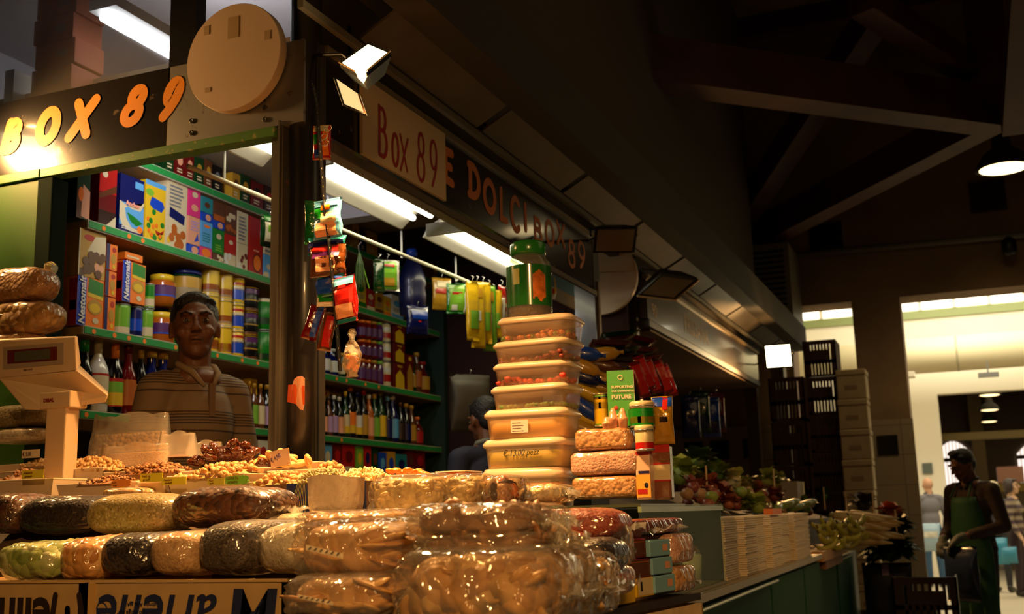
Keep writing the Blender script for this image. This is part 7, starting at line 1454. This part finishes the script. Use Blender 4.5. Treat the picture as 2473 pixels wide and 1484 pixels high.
    if legs:
        t = MB(); t.ell((0,.01,.93), (.16*B,.115,.11), 16)
        for sx in (-1,1): cap_(t, (sx*.085,.01,.88), .088, (sx*.095,-.005,.48), .062); cap_(t, (sx*.095,-.005,.48), .062, (sx*.10,.015,.11), .047)
        blobmesh('trousers', t, mat(cols['legs'], .8), o, vox, 4)
        for sx in (-1,1): t = MB(); t.ell((sx*.105,-.05,.045), (.045,.125,.042), 14); t.ell((sx*.105,.03,.07), (.042,.05,.06), 12); t.obj('shoe', mat(cols.get('shoe', (.02,.015,.012)), .4), o, True)
    return o
struct('floor_stall', MB().box((-3.4,2.75,0), (-1.74,6.3,.35)), mat((.1,.07,.05), .8))
SK = (.17,.062,.026)
pc = P(468,715,'Y',3.10)
s1 = person('dark haired seller in a striped brown polo shirt behind the counter', (pc.x+.012,3.11,.35), math.radians(66), (pc.z-.35)*1.0, dict(skin=SK, hair=(.012,.009,.008), top=(.24,.155,.085), legs=(.03,.03,.04), collar=(.30,.2,.11)), ((-.20,.02,1.08),(.20,.0,1.08)), ((-.17,-.20,.95),(.17,-.20,.95)), head=(3,-2,-26), stripes=((.06,.035,.025), 7.5), sleeves=.5, build=.78)
g = MB(); g.box((-.010,-.114,1.29), (.010,-.100,1.40)); g.obj('placket', mat((.2,.12,.07), .8), s1)
p2 = P(1175,962,'Y',4.9)
person('second person half hidden by the tubs, dark hair, navy jacket with striped collar', (p2.x,4.9,.35), math.radians(-125), (p2.z-.35), dict(skin=SK, hair=(.008,.007,.008), top=(.018,.022,.05), legs=(.02,.02,.03), collar=(.25,.27,.22), jacket=True), ((-.22,.02,1.08),(.22,.02,1.08)), ((-.15,-.2,1.05),(.15,-.2,1.05)), head=(14,0,0), build=1.05)
# man in a green apron by the end wall
YM = 9.8; pm_ = P(2310,1095,'Y',YM); Hm = pm_.z/1.0
xm = P(2345,1200,'Y',YM).x
m1 = person('man in a green apron and brown jacket looking down, holding a dark blue bag', (xm,YM,0), math.radians(-42), Hm*1.02, dict(skin=(.20,.07,.03), hair=(.012,.010,.009), top=(.055,.030,.014), legs=(.02,.018,.015), jacket=True, collar=(.03,.03,.035)), ((-.27,.03,1.10),(.27,.03,1.10)), ((-.10,-.25,1.00),(.09,-.27,1.02)), head=(28,6,-8), gloves=(.16,.17,.15), hair='quiff', build=1.15, hd=((.35,-.5,-.55),(-.45,-.45,-.5)))
q = MB(); rings = []
for z, w, y in ((1.33,.13,-.140),(1.28,.145,-.152),(1.10,.17,-.150),(1.0,.20,-.150),(.9,.22,-.15),(.6,.23,-.155),(.36,.235,-.16)):
    r_ = []
    for i in range(15): a = -1.15+2.3*i/14; r_.append((w*math.sin(a)*1.08, y*math.cos(a)*.98-.004+(.008*math.sin(i*2.3+z*6) if z < .95 else 0), z))
    rings.append(r_)
back = [[(x*.99, yy+.006, z) for x, yy, z in r_] for r_ in rings]
q.loft([r_+b_[::-1] for r_, b_ in zip(rings, back)], None, True, True); q.obj('apron', mat((.02,.10,.03), .7, bump=.3, bscale=10), m1, True)
q = MB(); q.tube([(-.09,-.13,1.33), (-.07,-.06,1.44), (0,.07,1.49), (.07,-.06,1.44), (.09,-.13,1.33)], .008, 6); q.obj('apron_strap', mat((.02,.09,.03), .7), m1); q = MB(); q.tube([(-.2,-.07,1.02), (-.21,.05,1.02), (0,.135,1.02), (.21,.05,1.02), (.2,-.07,1.02)], .007, 6); q.obj('apron_strap', mat((.02,.09,.03), .7), m1)
hz = P(2318,1330,'Y',YM-.30); ob = pouch('plastic_bag', (hz.x,YM-.30,hz.z+.03), .30, .42, .10, mat((.03,.045,.09), .3, coat=.3, bump=.5, bscale=10), [], 'dark blue plastic bag held by the man in the apron', hook=False, rz=-.6)
# visitors in the bright room
def at_(px, Y, z=0): p = P(px, 1300, 'Y', Y); return (p.x, Y, z)
person('bald man in a grey jacket seen from behind beside the apron man', at_(2252,19.3), math.radians(205), 1.72, dict(skin=(.6,.33,.2), hair=(.4,.3,.2), top=(.17,.16,.18), legs=(.03,.08,.16), jacket=True, collar=(.1,.1,.11)), ((-.26,.0,1.1),(.26,0,1.1)), ((-.25,-.1,.88),(.25,-.1,.88)), hair=None, face=False, vox=.014)
person('woman with a dark bob in a patterned top and black trousers', at_(2456,17.4), math.radians(75), 1.62, dict(skin=(.62,.38,.24), hair=(.03,.015,.012), top=(.30,.24,.17), legs=(.03,.015,.02)), ((-.22,.02,1.1),(.22,.02,1.1)), ((-.22,-.1,.88),(.22,-.1,.88)), hair='bob', female=True, stripes=((.07,.04,.05), 9, 1), vox=.012)
person('partly hidden visitor with pale hair behind the apron man', at_(2412,18.2), math.radians(160), 1.60, dict(skin=(.6,.35,.22), hair=(.6,.5,.32), top=(.03,.025,.03), legs=(.02,.02,.025), jacket=True), ((-.24,.0,1.1),(.24,0,1.1)), ((-.24,-.05,.86),(.24,-.05,.86)), hair='bob', face=False, vox=.014)
p = P(2408,1300,'Y',17.2); pouch('shopping_bag', (p.x,17.2,p.z), .26, .36, .12, mat((.05,.32,.5), .4), [], 'bright blue shopping bag beside the apron man', hook=True)
p = P(2436,1322,'Y',17.0); pouch('shopping_bag', (p.x,17.0,p.z), .2, .22, .08, mat((.05,.28,.45), .4), [], 'smaller blue shopping bag near the patterned top woman', hook=True)
p = P(2246,1265,'Y',18.6); pouch('shopping_bag', (p.x,18.6,p.z), .28, .42, .1, mat((.35,.5,.62), .4), [('white',.1,.3,.9,.5)], 'pale blue bag carried by the bald man', hook=True)
# ---------------------------------------------------------------- text curves become meshes
bpy.context.view_layer.update()
_dg = bpy.context.evaluated_depsgraph_get()
for o in [x for x in bpy.data.objects if x.type == 'FONT']:
    me = bpy.data.meshes.new_from_object(o.evaluated_get(_dg)); n = bpy.data.objects.new('lettering', me); COL.objects.link(n)
    n.parent = o.parent; n.matrix_local = o.matrix_local.copy(); bpy.data.objects.remove(o)
